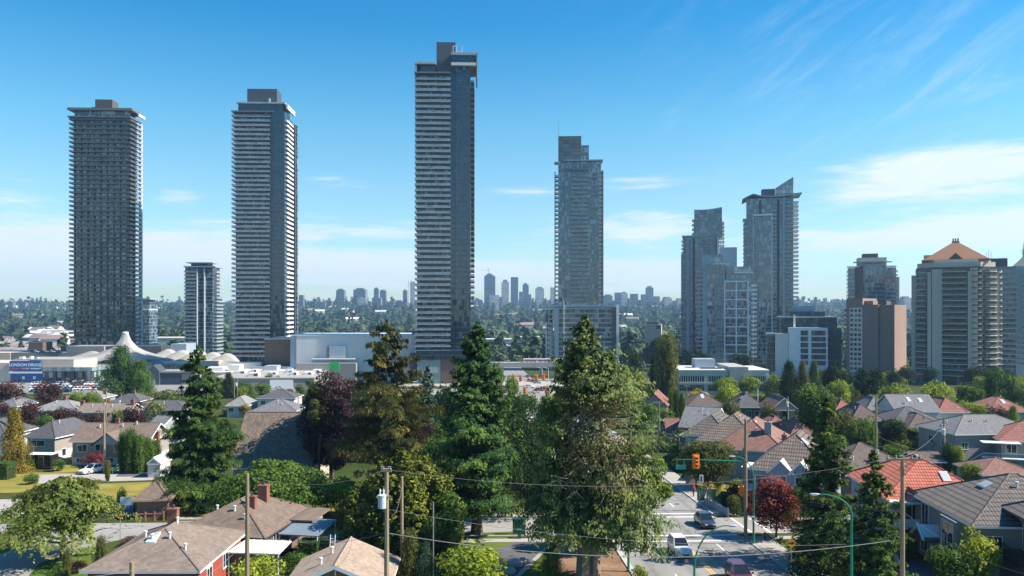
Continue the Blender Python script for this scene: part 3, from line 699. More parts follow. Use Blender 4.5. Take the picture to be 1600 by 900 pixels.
# ---- T8 white office
t = Tow('office_building', 'white office block with ribbed front wall, dark green glass behind it', 'office building', 1250, 470, R(-15))
t.part('glass_block', 1224, 1307, 8, 34, 497, None, gDKGR); t.part('roof_edge', 1220, 1307, 6.5, 34.5, 494.5, 496.8, mSTEELB)
t.part('upper_block', 1238, 1290, 12, 30, 486.5, 494.3, gDKGR); t.part('mechanical_box', 1243, 1276, 15, 26, 478, 486.3, mSTEELB)
t.part('white_pier', 1241.5, 1244.5, 5.8, 7.9, 492, 513, mWHITE)
t.part('white_front', 1233.5, 1291, 1, 7.9, 512, None, mWHITE); t.part('glass_side', 1291.3, 1312, 4, 30, 512.5, None, gDKGR)
t.part('ribbed_wall', 1213.5, 1233.2, 1.8, 12, 521, None, mOFFW)
b = MB()
for i in range(5): t.bx(b, 1214+i*4, 1215+i*4, 1.5, 1.78, 521)
b.build('rib', mWHITE, t.o)
t.part('stair_glass', 1201, 1213.2, 3, 14, 523, None, gOFF); t.part('stair_roof', 1200.4, 1213.3, 2.6, 14, 520.6, 522.8, mWHITE)
for i in range(6):
    for px0, px1 in ((1251,1262), (1267,1288)):
        w = t.part('window', px0, px1, .8, .98, 516.5+i*9.3, 524+i*9.3, gOFF)
    t.part('sun_shade', 1246, 1291.5, .3, .78, 525+i*9.3, 526+i*9.3, mWHITE)

# ---- T9 brown brick slab, T10 glass tower behind it
t = Tow('apartment_block', 'brown brick slab block with a strip of white framed windows and blank walls', 'apartment block', 1352, 455, R(-42))
t.part('brick_wall', 1323, 1348, 0, 24, 466, None, mBRICK); t.part('brick_wall', 1348.2, 1372, -.6, 22, 476, None, mBRICK); t.part('brick_wall', 1372.3, 1394, .6, 23, 476.5, None, mBRICK)
t.part('roof_block', 1334, 1361, 3, 12, 470, 475.8, mBRICK); t.part('roof_block', 1367, 1380, 4, 12, 470.5, 476, mMECHB)
t.part('white_strip', 1328.5, 1347.5, -.35, -.05, 481, 590, mOFFW)
i = 0
while 483+i*7.6 < 585:
    for j in range(3): t.part('window', 1329.6+j*6, 1333.6+j*6, -.5, -.37, 483+i*7.6, 487.5+i*7.6, mPANE)
    i += 1
t.floors('balcony', balc(t.x(1317.5), t.x(1322.9), 1, 9, 'fl', .25, 1.), [mBRICK, mBRICK], 486, 5, 2.76)
t = Tow('residential_tower', 'blue glass tower with stepped flat top, behind the brown brick slab block', 'tower', 1364, 600, R(-20))
t.part('glass_wall', 1328, 1397, 1, 26, 418, None, gBLUE); t.part('brown_pier', 1338, 1350, .4, .95, 416, None, mBROWNC); t.part('upper_wall', 1342.5, 1384, 3, 20, 402, 417.8, mBEIGE); t.part('roof_block', 1350, 1372, 5, 18, 395.5, 401.8, mMECHB); t.part('glass_bay', 1352, 1376, .2, .95, 412, None, gBLUE)
t.part('canopy', 1327, 1345, -.5, 6, 415.5, 417, mWHITE); t.part('canopy', 1381, 1397, -.5, 6, 415.5, 417, mWHITE); t.part('canopy', 1336, 1391, 0, 6, 408.6, 410, mSTEELB)
t.part('brown_pier', 1397.3, 1402, 3, 20, 433, None, mBEIGE)
t.floors('balcony', balc(t.x(1381), t.x(1399), -.6, .95, 'fr', .26, 1.1), [mSLABL, mRAILG], 425, 10, 3.0)
t.floors('balcony', balc(t.x(1327), t.x(1337.5), -.5, .95, 'fl', .26, 1.1), [mSLABL, mRAILG], 425, 10, 3.0)

# ---- T11 octagonal beige tower with copper pyramid
def oct_pts(a, c): return [(-c,-a),(c,-a),(a,-c),(a,c),(c,a),(-c,a),(-a,c),(-a,-c)]
t = Tow('apartment_tower', 'beige octagonal apartment tower under a copper pyramid roof', 'tower', 1493, 405, R(-29))
def octp(name, a, c, py1, py0, mat, y=20):
    b = MB(); b.prism([(x, yy+y) for x, yy in oct_pts(a, c)], -1.5 if py0 is None else t.z(py0), t.z(py1)); return b.build(name, mat, t.o)
octp('window_wall', 18.2, 11.5, 417, None, gBEIGE); octp('upper_wall', 17.6, 11, 409.5, 416.8, mBEIGE); octp('attic', 15.6, 9.6, 404.5, 409.3, mBEIGE)
for px0, px1, y0, y1, top in ((1460,1474.5,1.1,3,420),(1513,1523,1.1,3,419),(1430,1436,9,12,428)): t.part('concrete_pier', px0, px1, y0, y1, top, None, mBEIGE)
for (x0,x1,y0,y1) in ((-1,1,37.8,39.6),(18.1,19.4,14,17),(18.1,19.4,24,27),(5.4,7.,.6,2.),(-12.6,-11,.6,2.)):
    MB().box(x0,x1,y0,y1,-1.5,t.z(424)).build('concrete_pier', mBEIGE, t.o)
def f11(xa, ya, xb, yb):
    def f(b):
        dx, dy = xb-xa, yb-ya; L = math.hypot(dx,dy); ux, uy = dx/L, dy/L; px_, py_ = uy, -ux
        q = lambda s_, o_: (xa+ux*s_+px_*o_, ya+uy*s_+py_*o_)
        b.prism([q(0,-1.4), q(0,.9), q(L*.25,1.7), q(L*.75,1.7), q(L,.9), q(L,-1.4)][::-1], -.3, 0, 0)
        for (s0,o0),(s1,o1) in (((0,.85),(L*.25,1.65)),((L*.25,1.65),(L*.75,1.65)),((L*.75,1.65),(L,.85))):
            a, c = Vector(q(s0,o0)), Vector(q(s1,o1)); nn = Vector((c.y-a.y, a.x-c.x)).normalized()*.05
            b.prism([tuple(a+nn), tuple(c+nn), tuple(c-nn), tuple(a-nn)], .02, .95, 1)
    return f
mBRZ = M('bronze_balcony_glass', (.13,.11,.095), .2, .4, .35, spec=.8); mBRZ.node_tree.nodes['Principled BSDF'].inputs['Alpha'].default_value = .6
for i, e in enumerate(((-6,1.2,5.,1.2),(7.2,1.2,11.4,1.2),(12.6,3.4,17.6,8.4),(-17.8,8.5,-12.8,3.2),(18.9,9.2,18.9,13.4),(18.9,17.2,18.9,23.4))):
    t.floors('balcony', f11(*e), [mSLABL, mBRZ], 424, 5, 2.92, minor=i > 3)
finish(t)
b = MB(); zt, z0 = t.z(371.5), t.z(404.2); c8 = [(x*1.0, y+20) for x, y in oct_pts(14.6, 14.2)]
q4 = [(-14.8,5.2),(14.8,5.2),(14.8,34.8),(-14.8,34.8)]
k = len(b.v); b.v += [(x,y,z0) for x,y in q4] + [(0,20,zt)]
for i in range(4): b.f.append((k+i, k+(i+1)%4, k+4)); b.m.append(0)
b.f.append((k+3,k+2,k+1,k)); b.m.append(0); b.prism([(-15.4,4.6),(15.4,4.6),(15.4,35.4),(-15.4,35.4)], z0-.9, z0-.01, 0)
rf = b.build('copper_roof', mCOPPER, t.o)
b = MB(); b.poly([(-3.4,5.4,z0),(3.4,5.4,z0),(0,5.4,z0+3.4)]); b.poly([(-3.4,5.4,z0),(0,5.4,z0+3.4),(0,11,z0+3.4)]); b.poly([(3.4,5.4,z0),(0,11,z0+3.4),(0,5.4,z0+3.4)]); b.build('dormer', mMECHB, rf)
b = MB(); b.poly([(-14.9,16.6,z0),(-14.9,23.4,z0),(-14.9,20,z0+3.4)][::-1]); b.poly([(-14.9,16.6,z0),(-9,20,z0+3.4),(-14.9,20,z0+3.4)]); b.poly([(-14.9,23.4,z0),(-14.9,20,z0+3.4),(-9,20,z0+3.4)]); b.build('dormer', mMECHB, rf)
b = MB()
for dx in (-1.1, 0, 1.1): b.box(dx-.35, dx+.35, 19.6, 20.4, zt-.6, zt+1.2)
b.box(-1.8,1.8,18.6,21.4,zt-1.6,zt-.5); b.build('roof_finial', mDARK, rf)

# ---- T12
t = Tow('apartment_tower', 'grey green apartment tower with a small pale pyramid roof, partly hidden by the octagonal one', 'tower', 1578, 470, R(-28))
t.part('glass_wall', 1547, 1630, 1, 26, 416, None, GL('green_apartment_glass', (.02,.04,.042), (.06,.095,.095), (.25,.3,.29), 1.3, 2.95, .7, .07, 1.8, (.14,.17,.165), .1, .16))
t.part('roof_block', 1543, 1575.5, 4, 20, 402.5, 415.8, mMECH); t.part('wall_panel', 1586, 1624, .5, .95, 416, None, mSTEELB)
t.floors('balcony', balc(t.x(1566), t.x(1592), -.7, .4, 'f', .26, 1.1), [mSLABL, mRAILG], 425, 8, 3.0)
t.floors('balcony', balc(t.x(1594), t.x(1610), -.6, .4, 'f', .26, 1.1), [mSLABL, mRAILG], 425, 8, 3.0)
b = MB(); k = 0; cx_, r_ = t.x(1598), 6.
b.v += [(cx_-r_,4,t.z(417)),(cx_+r_,4,t.z(417)),(cx_+r_,16,t.z(417)),(cx_-r_,16,t.z(417)),(cx_,10,t.z(399))]
for i in range(4): b.f.append((i,(i+1)%4,4)); b.m.append(0)
b.build('pyramid_roof', mVERD, t.o)
b = MB(); b.tube([(cx_,10,t.z(400)),(cx_,10,t.z(378))], [.5,.1], 5)
for q in (396,393,390): b.tube([(cx_,10,t.z(q)),(cx_,10,t.z(q-1))], 1.0, 8)
b.build('spire', mGREYM, t.o)
for px in (1547, 1550.5, 1554): MB().tube([(t.x(px),9,t.z(403)),(t.x(px),9,t.z(388 if px>1549 and px<1553 else 391))], .12, 4).build('roof_antenna', mGREYM, t.o)

# ---- small far towers
t = Tow('residential_tower', 'small pale tower with white balconies standing between the bronze tower and the slate one', 'tower', 315, 640)
t.part('glass_wall', 289, 327.5, 1, 20, 418, None, gBLUE); t.part('penthouse', 296, 322, 4, 16, 411, 417.8, mMECH); t.part('roof_slab', 287.5, 336, -.4, 21, 415.6, 417.6, mSTEELB)
t.part('white_pier', 307, 308.6, .1, .95, 419, None, mWHITE); t.part('white_pier', 318.2, 319.8, .1, .95, 419, None, mWHITE); t.part('side_wall', 327.8, 331, 1.5, 19, 418, None, gBLUE)
t.floors('balcony', balc(t.x(331.2), t.x(336.5), 3, 20, 'fr', .26, 1.1), [mSLABL, mRAIL], 425, 8, 2.95)
t.floors('balcony', balc(t.x(288), t.x(306.5), -.3, .9, 'fl', .26, 1.1), [mSLABL, mRAIL], 425, 8, 2.95)
t.part('roof_screen', 290, 331, 1.5, 18, 409.5, 410.8, mSTEELB)
t = Tow('residential_tower', 'short blue glass tower tucked close behind the bronze tower', 'tower', 226, 700)
t.part('glass_wall', 209, 233, 0, 18, 472, None, gBLUE); t.part('roof_slab', 207, 234.5, -.6, 18.5, 466, 468, mSTEELB); t.part('penthouse', 210, 231, 1, 16, 468.2, 471.8, gNAVY); t.part('white_band', 208.6, 233.4, -.3, 18.2, 483.2, 484.6, mWHITE)
t.floors('balcony', balc(t.x(209), t.x(219), -1.2, -.1, 'f', .26, 1.1), [mSLABL, mRAIL], 478, 8, 3.2)
t = Tow('concrete_tower', 'stubby windowless pink concrete tower above the far trees', 'tower', 1022, 880, R(-14), zb=gz(880))
t.part('concrete_wall', 1007, 1033, 0, 16, 507, None, mPINK); t.part('roof_box', 1010, 1029, 3, 13, 503, 506.8, mMECHB); t.part('window_band', 1025, 1032, -.15, -.02, 509, 514, mDARK)
t.part('low_annex', 985, 1055, 4, 20, 551, None, mCONCW)
# ================================================================== MALL AND LOW BUILDINGS
mSIGNB = M('sign_blue', (.02,.11,.32), .5, .08, .3)
mTENT = M('tent_membrane', (.52,.52,.51), .6, .04, .2)
_n = mTENT.node_tree; _t = _n.nodes.new('ShaderNodeBsdfTranslucent'); _t.inputs[0].default_value = (.75,.75,.73,1); _m = _n.nodes.new('ShaderNodeMixShader'); _m.inputs[0].default_value = .45
_n.links.new(_n.nodes['Principled BSDF'].outputs[0], _m.inputs[1]); _n.links.new(_t.outputs[0], _m.inputs[2]); _n.links.new(_m.outputs[0], _n.nodes['Material Output'].inputs[0])
mROOFG = M('grey_flat_roof', (.3,.29,.28), .95, .12, .12)
mROOFW = M('white_flat_roof', (.62,.6,.57), .9, .08, .1)
mMALLG = M('mall_grey_wall', (.24,.235,.23), .85, .08, .2)
mPALEP = M('pale_peach_wall', (.55,.45,.38), .85, .06, .2)
mWOOL = M('white_ribbed_panel', (.54,.55,.56), .6, .06, .25, vz=.2)
gSHOP = GL('shop_front_glass', (.015,.03,.035), (.05,.09,.095), (.35,.4,.4), 2.2, 3., .6, .05, 1.7, (.03,.03,.03), .06, .06)
gTEAL = GL('teal_spandrel_glass', (.12,.19,.2), (.17,.25,.26), (.25,.33,.34), 2.4, 3., .7, .15, 1.5, (.06,.08,.08), .05, .0)
def text(body, size, mat, parent, loc, name='lettering', ext=.03):
    cu = bpy.data.curves.new(name, 'FONT'); cu.body = body; cu.size = size; cu.align_x = 'CENTER'; cu.extrude = ext; cu.materials.append(mat); cu.offset = .02*size
    o = link(name, cu, parent, loc); o.rotation_euler = (R(90),0,0); return o

t = Tow('drugstore_building', 'long low store with a big blue rooftop sign and a dark glass shop front', 'store', 70, 425, R(1))
t.part('peach_wall', -60, 16, .5, 26, 567, None, mPALEP); t.part('peach_wall', 63.5, 113.5, .8, 26, 563.5, 573.5, mPALEP)
t.part('blue_base_wall', 16.2, 66, .6, 20, 583.5, None, mSIGNB); t.part('white_band', 15, 66, -.6, .55, 580.6, 583.3, mWHITE)
t.part('teal_glass_band', 66.2, 144, -.5, 22, 573.7, 580, gTEAL); t.part('shop_front', 66.2, 144, .7, 20, 580.2, None, gSHOP)
t.part('flat_roof', 16.5, 113, 1.2, 26, 561.8, 563.3, mROOFG)
for px in (34, 51): t.part('window', px, px+4, .5, .58, 588, 592.5, mWHITE)
for px in (86, 100, 114, 128, 141): t.part('shop_front_post', px, px+1, -.2, .6, 580.3, None, mDARK)
sg = t.part('blue_sign', 16, 64, -.3, .3, 563.6, 579.6, mSIGNB)
text('LONDON DRUGS', 4.0*t.s*1.55, mWHITE, sg, (t.x(40), -.36, t.z(572.2)))
mSIGNR = M('sign_red', (.6,.12,.1), .5, .05, 1)
text('CAMERA   BEAUTY', 3.2*t.s, mSIGNR, sg, (t.x(30), -.36, t.z(577)), 'red_lettering'); text('FOTO   PHARMACY', 3.2*t.s, mWHITE, sg, (t.x(51), -.36, t.z(577)), 'small_lettering')
for px, w_, hh in ((23,3.2,3.5),(39,1.6,4.2),(47,2.2,3)):
    a = t.part('rooftop_unit', px, px+w_*2, 4, 6.5, 561.8-hh, 561.7, mWHITE if px < 45 else mSTEELB)

# white tent roof with its mast cone
t = Tow('tent_roof', 'white stretched membrane roof rising to one tall mast cone over the mall', 'tent roof', 177, 468)
b = MB(); prof = []
zt, z0 = t.z(522), t.z(563)
for i in range(15):
    u = i/14.; z = zt - (zt-z0)*u; r = float(np.interp(zt-z, [0,2.5,4.8,8.6,11,13,15.3], [1.6,2.4,3.4,6.4,10.2,15.2,23]))
    prof.append((r, z))
base = len(b.v); n = 32
for i, (r, z) in enumerate(prof):
    for j in range(n):
        w = 2*math.pi*j/n; rr = r*(1+.07*(i/14)*math.cos(8*w)); b.v.append((rr*math.cos(w)*1.12, 16+rr*math.sin(w)*.75, z+.5*(i/14)*math.cos(8*w)))
for i in range(14):
    for j in range(n): b.f.append((base+i*n+j, base+(i+1)*n+j, base+(i+1)*n+(j+1)%n, base+i*n+(j+1)%n)); b.m.append(0)
b.f.append(tuple(base+j for j in range(n))); b.m.append(0)
b.build('mast_cone', mTENT, t.o, smooth=True)
b = MB(); b.lathe([(1.75,zt-.1),(1.75,zt+.7),(1.2,zt+.9)], 14, (0,16)); b.build('mast_cap', mWHITE, t.o)
def vault(px0, px1, pyt, pyb, y0, y1, skew):
    b = MB(); x0, x1 = t.x(px0), t.x(px1); zt, zb = t.z(pyt), t.z(pyb); nn, mm = 14, 8
    for j in range(mm+1):
        v = j/mm
        for i in range(nn+1):
            u = i/nn; hgt = math.sin(u*math.pi)**.8
            b.v.append((x0+(x1-x0)*u+skew*v, y0+(y1-y0)*v, zb+(zt-zb)*(hgt*(.35+.65*v) + .35*v)))
    for j in range(mm):
        for i in range(nn): q = j*(nn+1)+i; b.f.append((q,q+1,q+nn+2,q+nn+1)); b.m.append(0)
        o = b.build('vault', mTENT, t.o, smooth=True)
    c = MB()
    for i in range(1, 7):
        u = i/7; c.box(x0+(x1-x0)*u-.18, x0+(x1-x0)*u+.18, y0+.5, y0+.7, zb-3, zb+(zt-zb)*.33*math.sin(u*math.pi)**.8)
    c.build('vault_rib', mWHITE, o)
for px0, px1, pt, pb, sk in ((80,124,556,566,2),(108,152,554,567,2),(196,236,555,572,6),(214,258,557,575,7),(236,284,559,578,8),(260,308,561,580,8),(284,330,563,582,8)):
    vault(px0, px1, pt, pb, 2, 30, sk)
t.part('gable_lattice', 152, 172, 5, 5.3, 560, 568, mDARK)
t.part('hall_wall', 84, 330, 6, 36, 566, None, mPALEP)

t = Tow('store_building', 'navy blue store with a pointed gable entrance in front of the tent roof', 'store', 256, 405, R(3))
t.part('navy_wall', 240, 282, .4, 14, 583, None, mNAVY); t.part('roof_edge', 239, 303, 0, 15, 580.2, 582.8, mMALLG); t.part('side_wall', 282.3, 303, .8, 14, 584, None, mMALLG)
b = MB(); pts = [(t.x(231),-1.5),(t.x(231),t.z(581)),(t.x(241),t.z(570)),(t.x(250),t.z(579)),(t.x(250),-1.5)]
k = len(b.v); b.v += [(x,-1.2,z) for x,z in pts]+[(x,8,z) for x,z in pts]
b.f += [(0,4,3,2,1),(5,6,7,8,9)]+[(i,(i+1)%5,(i+1)%5+5,i+5) for i in range(5)]; b.m += [0]*7
b.build('gable_entrance', mCHAR, t.o); t.part('doorway', 234.5, 238.5, -1.32, -1.22, 593, 604, mSTEELB); t.part('doorway', 240, 244, -1.32, -1.22, 593, 604, mSTEELB)

t = Tow('department_store', 'grey flat-roofed store with rooftop units and one white wall panel', 'store', 408, 372, R(4))
t.part('store_wall', 330, 490, 0, 44, 592.5, None, mMALLG); t.part('flat_roof', 329.5, 490.5, -.3, 44.5, 590.3, 592.3, mROOFG)
t.part('white_wall_panel', 421.5, 457, -.3, -.05, 593.5, 616, mWHITE); t.part('small_white_door', 414.5, 420.5, -.3, -.05, 604.5, 617, mWHITE)
for px, y0, w_, d_, h_ in ((381,8,17,5,6.5),(406,18,12,5,5),(425,30,11,5,5),(443,14,11,5,6),(345,26,16,6,5),(362,36,10,5,5),(463,16,14,6,5),(474,22,12,6,8)):
    o = thing('rooftop_unit', 'white air conditioning box on the grey store roof', 'rooftop unit', tuple(t.o.matrix_basis @ Vector((t.x(px), y0, t.z(590.3)))), R(4), 'rooftop units on the grey store')
    MB().box(0, w_*t.s*.95, 0, d_, .01, h_*t.s*.8).build('casing', mROOFW, o); MB().box(w_*t.s*.55, w_*t.s*.9, -.06, -.005, .2, h_*t.s*.7).build('louvre', mDARK, o)

t = Tow('mall_hall', 'low mall wing with white roof plates and small skylights, behind the grey store', 'mall wing', 420, 425, R(3))
t.part('hall_wall', 300, 505, 0, 34, 583, None, mPALEP); t.part('white_roof', 299, 505, -.4, 34.5, 581, 582.8, mROOFW)
for px, w_, y0, y1, top in ((318,26,6,14,575),(352,16,8,16,572),(405,20,10,20,574),(442,10,6,12,577),(330,60,24,32,571),(470,18,10,16,577)):
    t.part('roof_box', px, px+w_, y0, y1, top, 580.8, mROOFW if px < 400 else mSTEELB)
t.part('roof_strip', 380, 480, 20, 21.5, 576.5, 580.8, mGREYC)

t = Tow('warehouse_block', 'huge windowless white panel block beside the brown box', 'big store', 555, 445, R(2))
t.part('panel_wall', 464, 650, 0, 42, 524.5, None, mWOOL); t.part('side_wall', 453.5, 463.8, 1.5, 42, 525, None, mSTEELB); t.part('white_pier', 650.3, 660, 4, 30, 551, None, mWHITE)
t.part('panel_projection', 516, 541, -2.2, -.05, 540.5, 559, mSTEELB); t.part('panel_projection', 511, 515.8, -1, -.05, 540.5, 559, mMALLG); t.part('roof_coping', 453, 650.5, -.25, 42.2, 523.4, 524.3, mWHITE); t.part('ledge', 490, 556, -4, -2.4, 559.3, 561, mWHITE)
t.part('low_entrance_wall', 470, 560, -9, -4.2, 566, None, mMALLG); t.part('roof_plant', 638, 650, 20, 25, 518.5, 523.2, mVERD)
t = Tow('green_sign_box', 'bright green sign panel at the foot of the white block', 'sign', 522, 425, R(2))
t.part('panel', 515, 530, 0, .6, 565.5, 578.5, M('sign_green', (.03,.42,.11), .5, .05, .5)); t.part('post', 517, 518.2, .1, .5, 578.7, None, mGREYM); t.part('post', 527, 528.2, .1, .5, 578.7, None, mGREYM)
t = Tow('cinema_box', 'plain brown box with a flat roof between slate tower and white block', 'big store', 434, 450, R(2))
t.part('brown_wall', 413.5, 453, 0, 30, 530.5, None, mBROWNC); t.part('roof_coping', 413, 453.2, -.2, 30.2, 529, 530.3, mPALEP)
t = Tow('low_podium', 'long dark podium block behind the tent roof', 'podium', 130, 500, R(2))
t.part('dark_wall', 104, 162, 0, 20, 541, None, mMALLG); t.part('green_band', 162.3, 248, 2, 20, 541.5, None, mCHAR); t.part('pale_box', 262, 286, 3, 20, 538, None, mSTEELB)
t = Tow('parkade', 'beige parkade with rooftop cars behind the drugstore', 'parkade', 20, 520, R(2))
t.part('beige_wall', -60, 16, 0, 30, 551, None, mPALEP); t.part('grey_wall', 16.3, 110, .4, 30, 551, None, mMALLG); t.part('brown_box', 36, 58, 6, 18, 535.5, 550.8, mBROWNC)
t = Tow('glass_storefront', 'low glass and brick shop row at the foot of the tallest tower', 'shop row', 672, 415, R(2))
t.part('glass_front', 652, 688, 0, 14, 562, None, gTEAL); t.part('brick_end', 688.3, 745, .3, 14, 562, None, mBROWNC); t.part('dark_canopy', 650, 740, -.5, 14, 548, 561.8, gNAVY)

# library of concrete with narrow windows
t = Tow('library_building', 'two storey concrete building with rows of narrow slit windows and a blank bay', 'civic building', 1130, 330, R(-2))
t.part('concrete_wall', 1062, 1138.5, 0, 24, 580, None, mCONCW); t.part('concrete_wall', 1168.2, 1200.5, 0, 24, 580, None, mCONCW)
t.part('blank_bay', 1138.8, 1168, -1.2, 24, 573, None, mGREYC); t.part('white_roof', 1061, 1138.4, -.5, 24.5, 577.6, 579.8, mROOFW); t.part('white_roof', 1168.4, 1201, -.5, 24.5, 577.6, 579.8, mROOFW)
mSLIT = GL('slit_windows', (.012,.015,.02), (.03,.035,.04), (.1,.1,.1), .95, 30, .9, .06, 1.6, (.5,.49,.46), .33, .0, diag=False)
for px0, px1 in ((1062,1100),(1106,1138),(1169,1196)):
    t.part('window_row', px0, px1, -.12, -.02, 587.5, 596.5, mSLIT); t.part('window_row', px0, px1, -.12, -.02, 602, 611, gOFF); t.part('ledge', px0-1, px1+1, -.5, -.14, 597, 599.5, mCONCW)
for px0, px1 in ((1100.5,1105.5),(1196.5,1200.5)): t.part('pier', px0, px1, -.35, -.13, 585, None, mCONCW)
t.part('rooftop_plant_screen', 1094, 1126, 10, 18, 563.5, 577.4, mSTEELB); t.part('rooftop_pipe', 1098, 1132, 4, 6, 575.5, 577.4, mDARK)
t.part('rear_wing', 1030, 1061.5, 4, 22, 577, None, mCONCW)

# guideway and train
t = Tow('train_guideway', 'concrete elevated train guideway on columns crossing the street', 'guideway', 800, 488, R(2.3))
t.part('beam', 745, 1010, 0, 7, 566.5, 574, mGREYC)
for px in (748, 785, 846, 905, 960): t.part('column', px-2, px+2, 2.2, 4.8, 574.1, None, mCONCW)
t2 = Tow('commuter_train', 'white train with red doors standing on the elevated guideway', 'train', 845, 489, R(2.3))
for i in range(4):
    a = 818+i*22; car = t2.part('carriage', a, a+21.4, .6, 3.2, 560.5, 566.3, mWHITE)
    b = MB()
    t2.bx(b, a+.6, a+20.6, .52, .58, 562, 563.8, mi=0); b.build('window_band', mPANE, car)
    for q in (4, 11, 17): t2.part('door', a+q, a+q+2.4, .5, .51, 562.8, 566, M('train_red', (.55,.05,.06), .5, .05, 1) if (i, q) == (0, 4) else bpy.data.materials['train_red'], parent=car)

# ------------------------------------------------------------------ far hill: skyline, houses, forest
gFAR = GL('far_tower_wall', (.06,.07,.09), (.12,.135,.16), (.24,.25,.27), 5., 3.2, .6, .3, 1.45, (.17,.18,.2), .25, .3)
gFARP = GL('far_pale_tower_wall', (.13,.14,.16), (.22,.23,.25), (.36,.36,.36), 5., 3.2, .6, .3, 1.45, (.28,.28,.29), .25, .3)
SKY_T = [ # px0, px1, top row, distance, pale?, roof kind, label
 (467,474,461,3300,0,0,'slim grey tower just showing at the edge of the slate tower'),
 (499,508,473,3300,0,0,'lowest stubby block at the start of the skyline'),
 (509,518,469,3350,0,1,'short block with a roof box beside the lowest stubby one'),
 (525,538,451,3400,0,2,'stepped grey tower first of the tall ones on the ridge'),
 (538.5,548,472,3250,0,0,'low block at the foot of the first tall ridge tower'),
 (552,571,450,3450,0,1,'broad twin-topped tower in the middle of the ridge'),
 (559,571,465,3250,1,0,'pale half-height block in front of the broad twin-topped tower'),
 (584,591.5,449,3500,0,2,'slender peaked tower behind a lower stepped block'),
 (581,595,464,3300,0,2,'lower stepped block in front of a slender peaked tower'),
 (593.5,603,452,3450,0,3,'rounded-top tower next to the slender peaked one'),
 (608,616,470,3300,0,0,'small block leading a low pair on the ridge'),
 (616.5,629,469,3350,0,1,'wider low block closing the low pair on the ridge'),
 (629.5,636,452,3450,0,3,'slim domed tower near the construction crane'),
 (641,648,440,3400,1,0,'pale tower rising beside the tallest slate tower and the leaning crane'),
 (747,754,468,3300,0,2,'little stepped block emerging beyond the tallest tower'),
 (756.5,773.5,427,3450,0,2,'tallest skyline tower, topped by a crane'),
 (766,780,461,3200,1,0,'teal low block in front of the crane-topped tower'),
 (778,785,464,3250,0,0,'thin low block beside the teal low one'),
 (784.5,795,437,3500,1,1,'flat-topped pale tower between the crane tower and the peaked one'),
 (798,809.5,433,3500,0,0,'tall slab with a white lit edge'),
 (811,817,456,3350,0,0,'narrow mid-height tower after the tall slab'),
 (816.5,826,442,3450,0,2,'dark stepped tower with a spiky top'),
 (825.5,830,460,3350,0,0,'thin tower hugging the dark spiky one'),
 (838,850,448,3400,1,1,'lone greenish tower with white lit edge'),
 (861,868,449,3400,1,0,'pale tower peeking out beside the flagpole tower'),
 (943,957,460,3300,0,1,'brownish block just past the flagpole tower'),
 (960.5,970,457,3400,0,0,'first of a close pair of grey towers past the flagpole tower'),
 (970.5,981,456,3400,1,1,'second, lighter one of the close pair past the flagpole tower'),
 (985,997,459,3350,0,0,'boxy grey tower alone on the ridge with a white side'),
 (1002,1009,460,3300,0,0,'shoulder block before the twin-step ridge tower'),
 (1009.5,1021,447,3400,0,1,'twin-step ridge tower, highest past the flagpole tower'),
 (1021.5,1031,463,3250,0,0,'low lit block below the twin-step tower'),
 (1038,1050,464,3300,1,1,'squat pale block before the dark stepped tower'),
 (1051,1058,470,3250,0,0,'darker block at the end of the skyline'),
 (1058.5,1065,466,3300,1,0,'bluish last block, touching the dark stepped tower'),
 (1412,1424,463,2500,1,1,'pale blue tower seen through the gap beside the octagonal tower'),
 (12,20,471,3100,0,1,'first small block on the wooded ridge'),
 (31,40,473,3100,0,0,'second small block on the wooded ridge'),
 (52,60,476,3100,0,1,'third and lowest small block on the wooded ridge'),
 (76,78,479,3100,0,0,'thin chimney-like block on the wooded ridge')]
for (a, c, py, d, pale, kind, lab) in SKY_T:
    s_ = d/F; w = (c-a)*s_; x = WX((a+c)/2, d); zb = gz(d)-4; zt = WZ(py, d)-zb
    o = thing('skyline_tower', lab, 'tower', (x, d, zb), R(8) if pale else R(-3), 'towers of the distant skyline')
    mat = gFARP if pale else gFAR; dp = max(18, w*.8)
    top = zt if kind == 0 else zt*.93
    MB().box(-w/2, w/2, 0, dp, 0, top).build('wall', mat, o)
    if kind == 1: MB().box(-w*.3, w*.3, dp*.2, dp*.8, top+.01, zt).build('roof_box', gFAR, o)
    if kind == 2:
        MB().box(-w*.36, w*.3, dp*.1, dp*.9, top+.01, top+(zt-top)*.6).build('upper_wall', mat, o); MB().box(-w*.2, w*.12, dp*.25, dp*.75, top+(zt-top)*.6+.01, zt).build('roof_box', gFAR, o)
    if kind == 3: MB().lathe([(w*.5,top+.01),(w*.46,top+(zt-top)*.45),(w*.3,top+(zt-top)*.85),(w*.05,zt)], 10, (0,dp/2)).build('dome', gFAR, o)
def crane(px, py0, py1, d, jx0, jx1, jy, lab, slope=0):
    o = thing('construction_crane', lab, 'crane', (WX(px,d), d, WZ(py1,d)))
    s_ = d/F; hh = (py1-py0)*s_
    MB().box(-.9,.9,-.9,.9,0,hh).build('mast', mOFFW, o); MB().tube([((jx0-px)*s_,0,hh*jy-slope*s_),((jx1-px)*s_,0,hh*jy+slope*s_)], .8, 4).build('jib', mOFFW, o)
crane(763, 418, 427.5, 3440, 750, 768, .6, 'pale crane standing on the tallest skyline tower')
crane(638.5, 437, 482, 3300, 636.5, 645.5, .88, 'pale crane with leaning jib beside the tallest tower', 6)

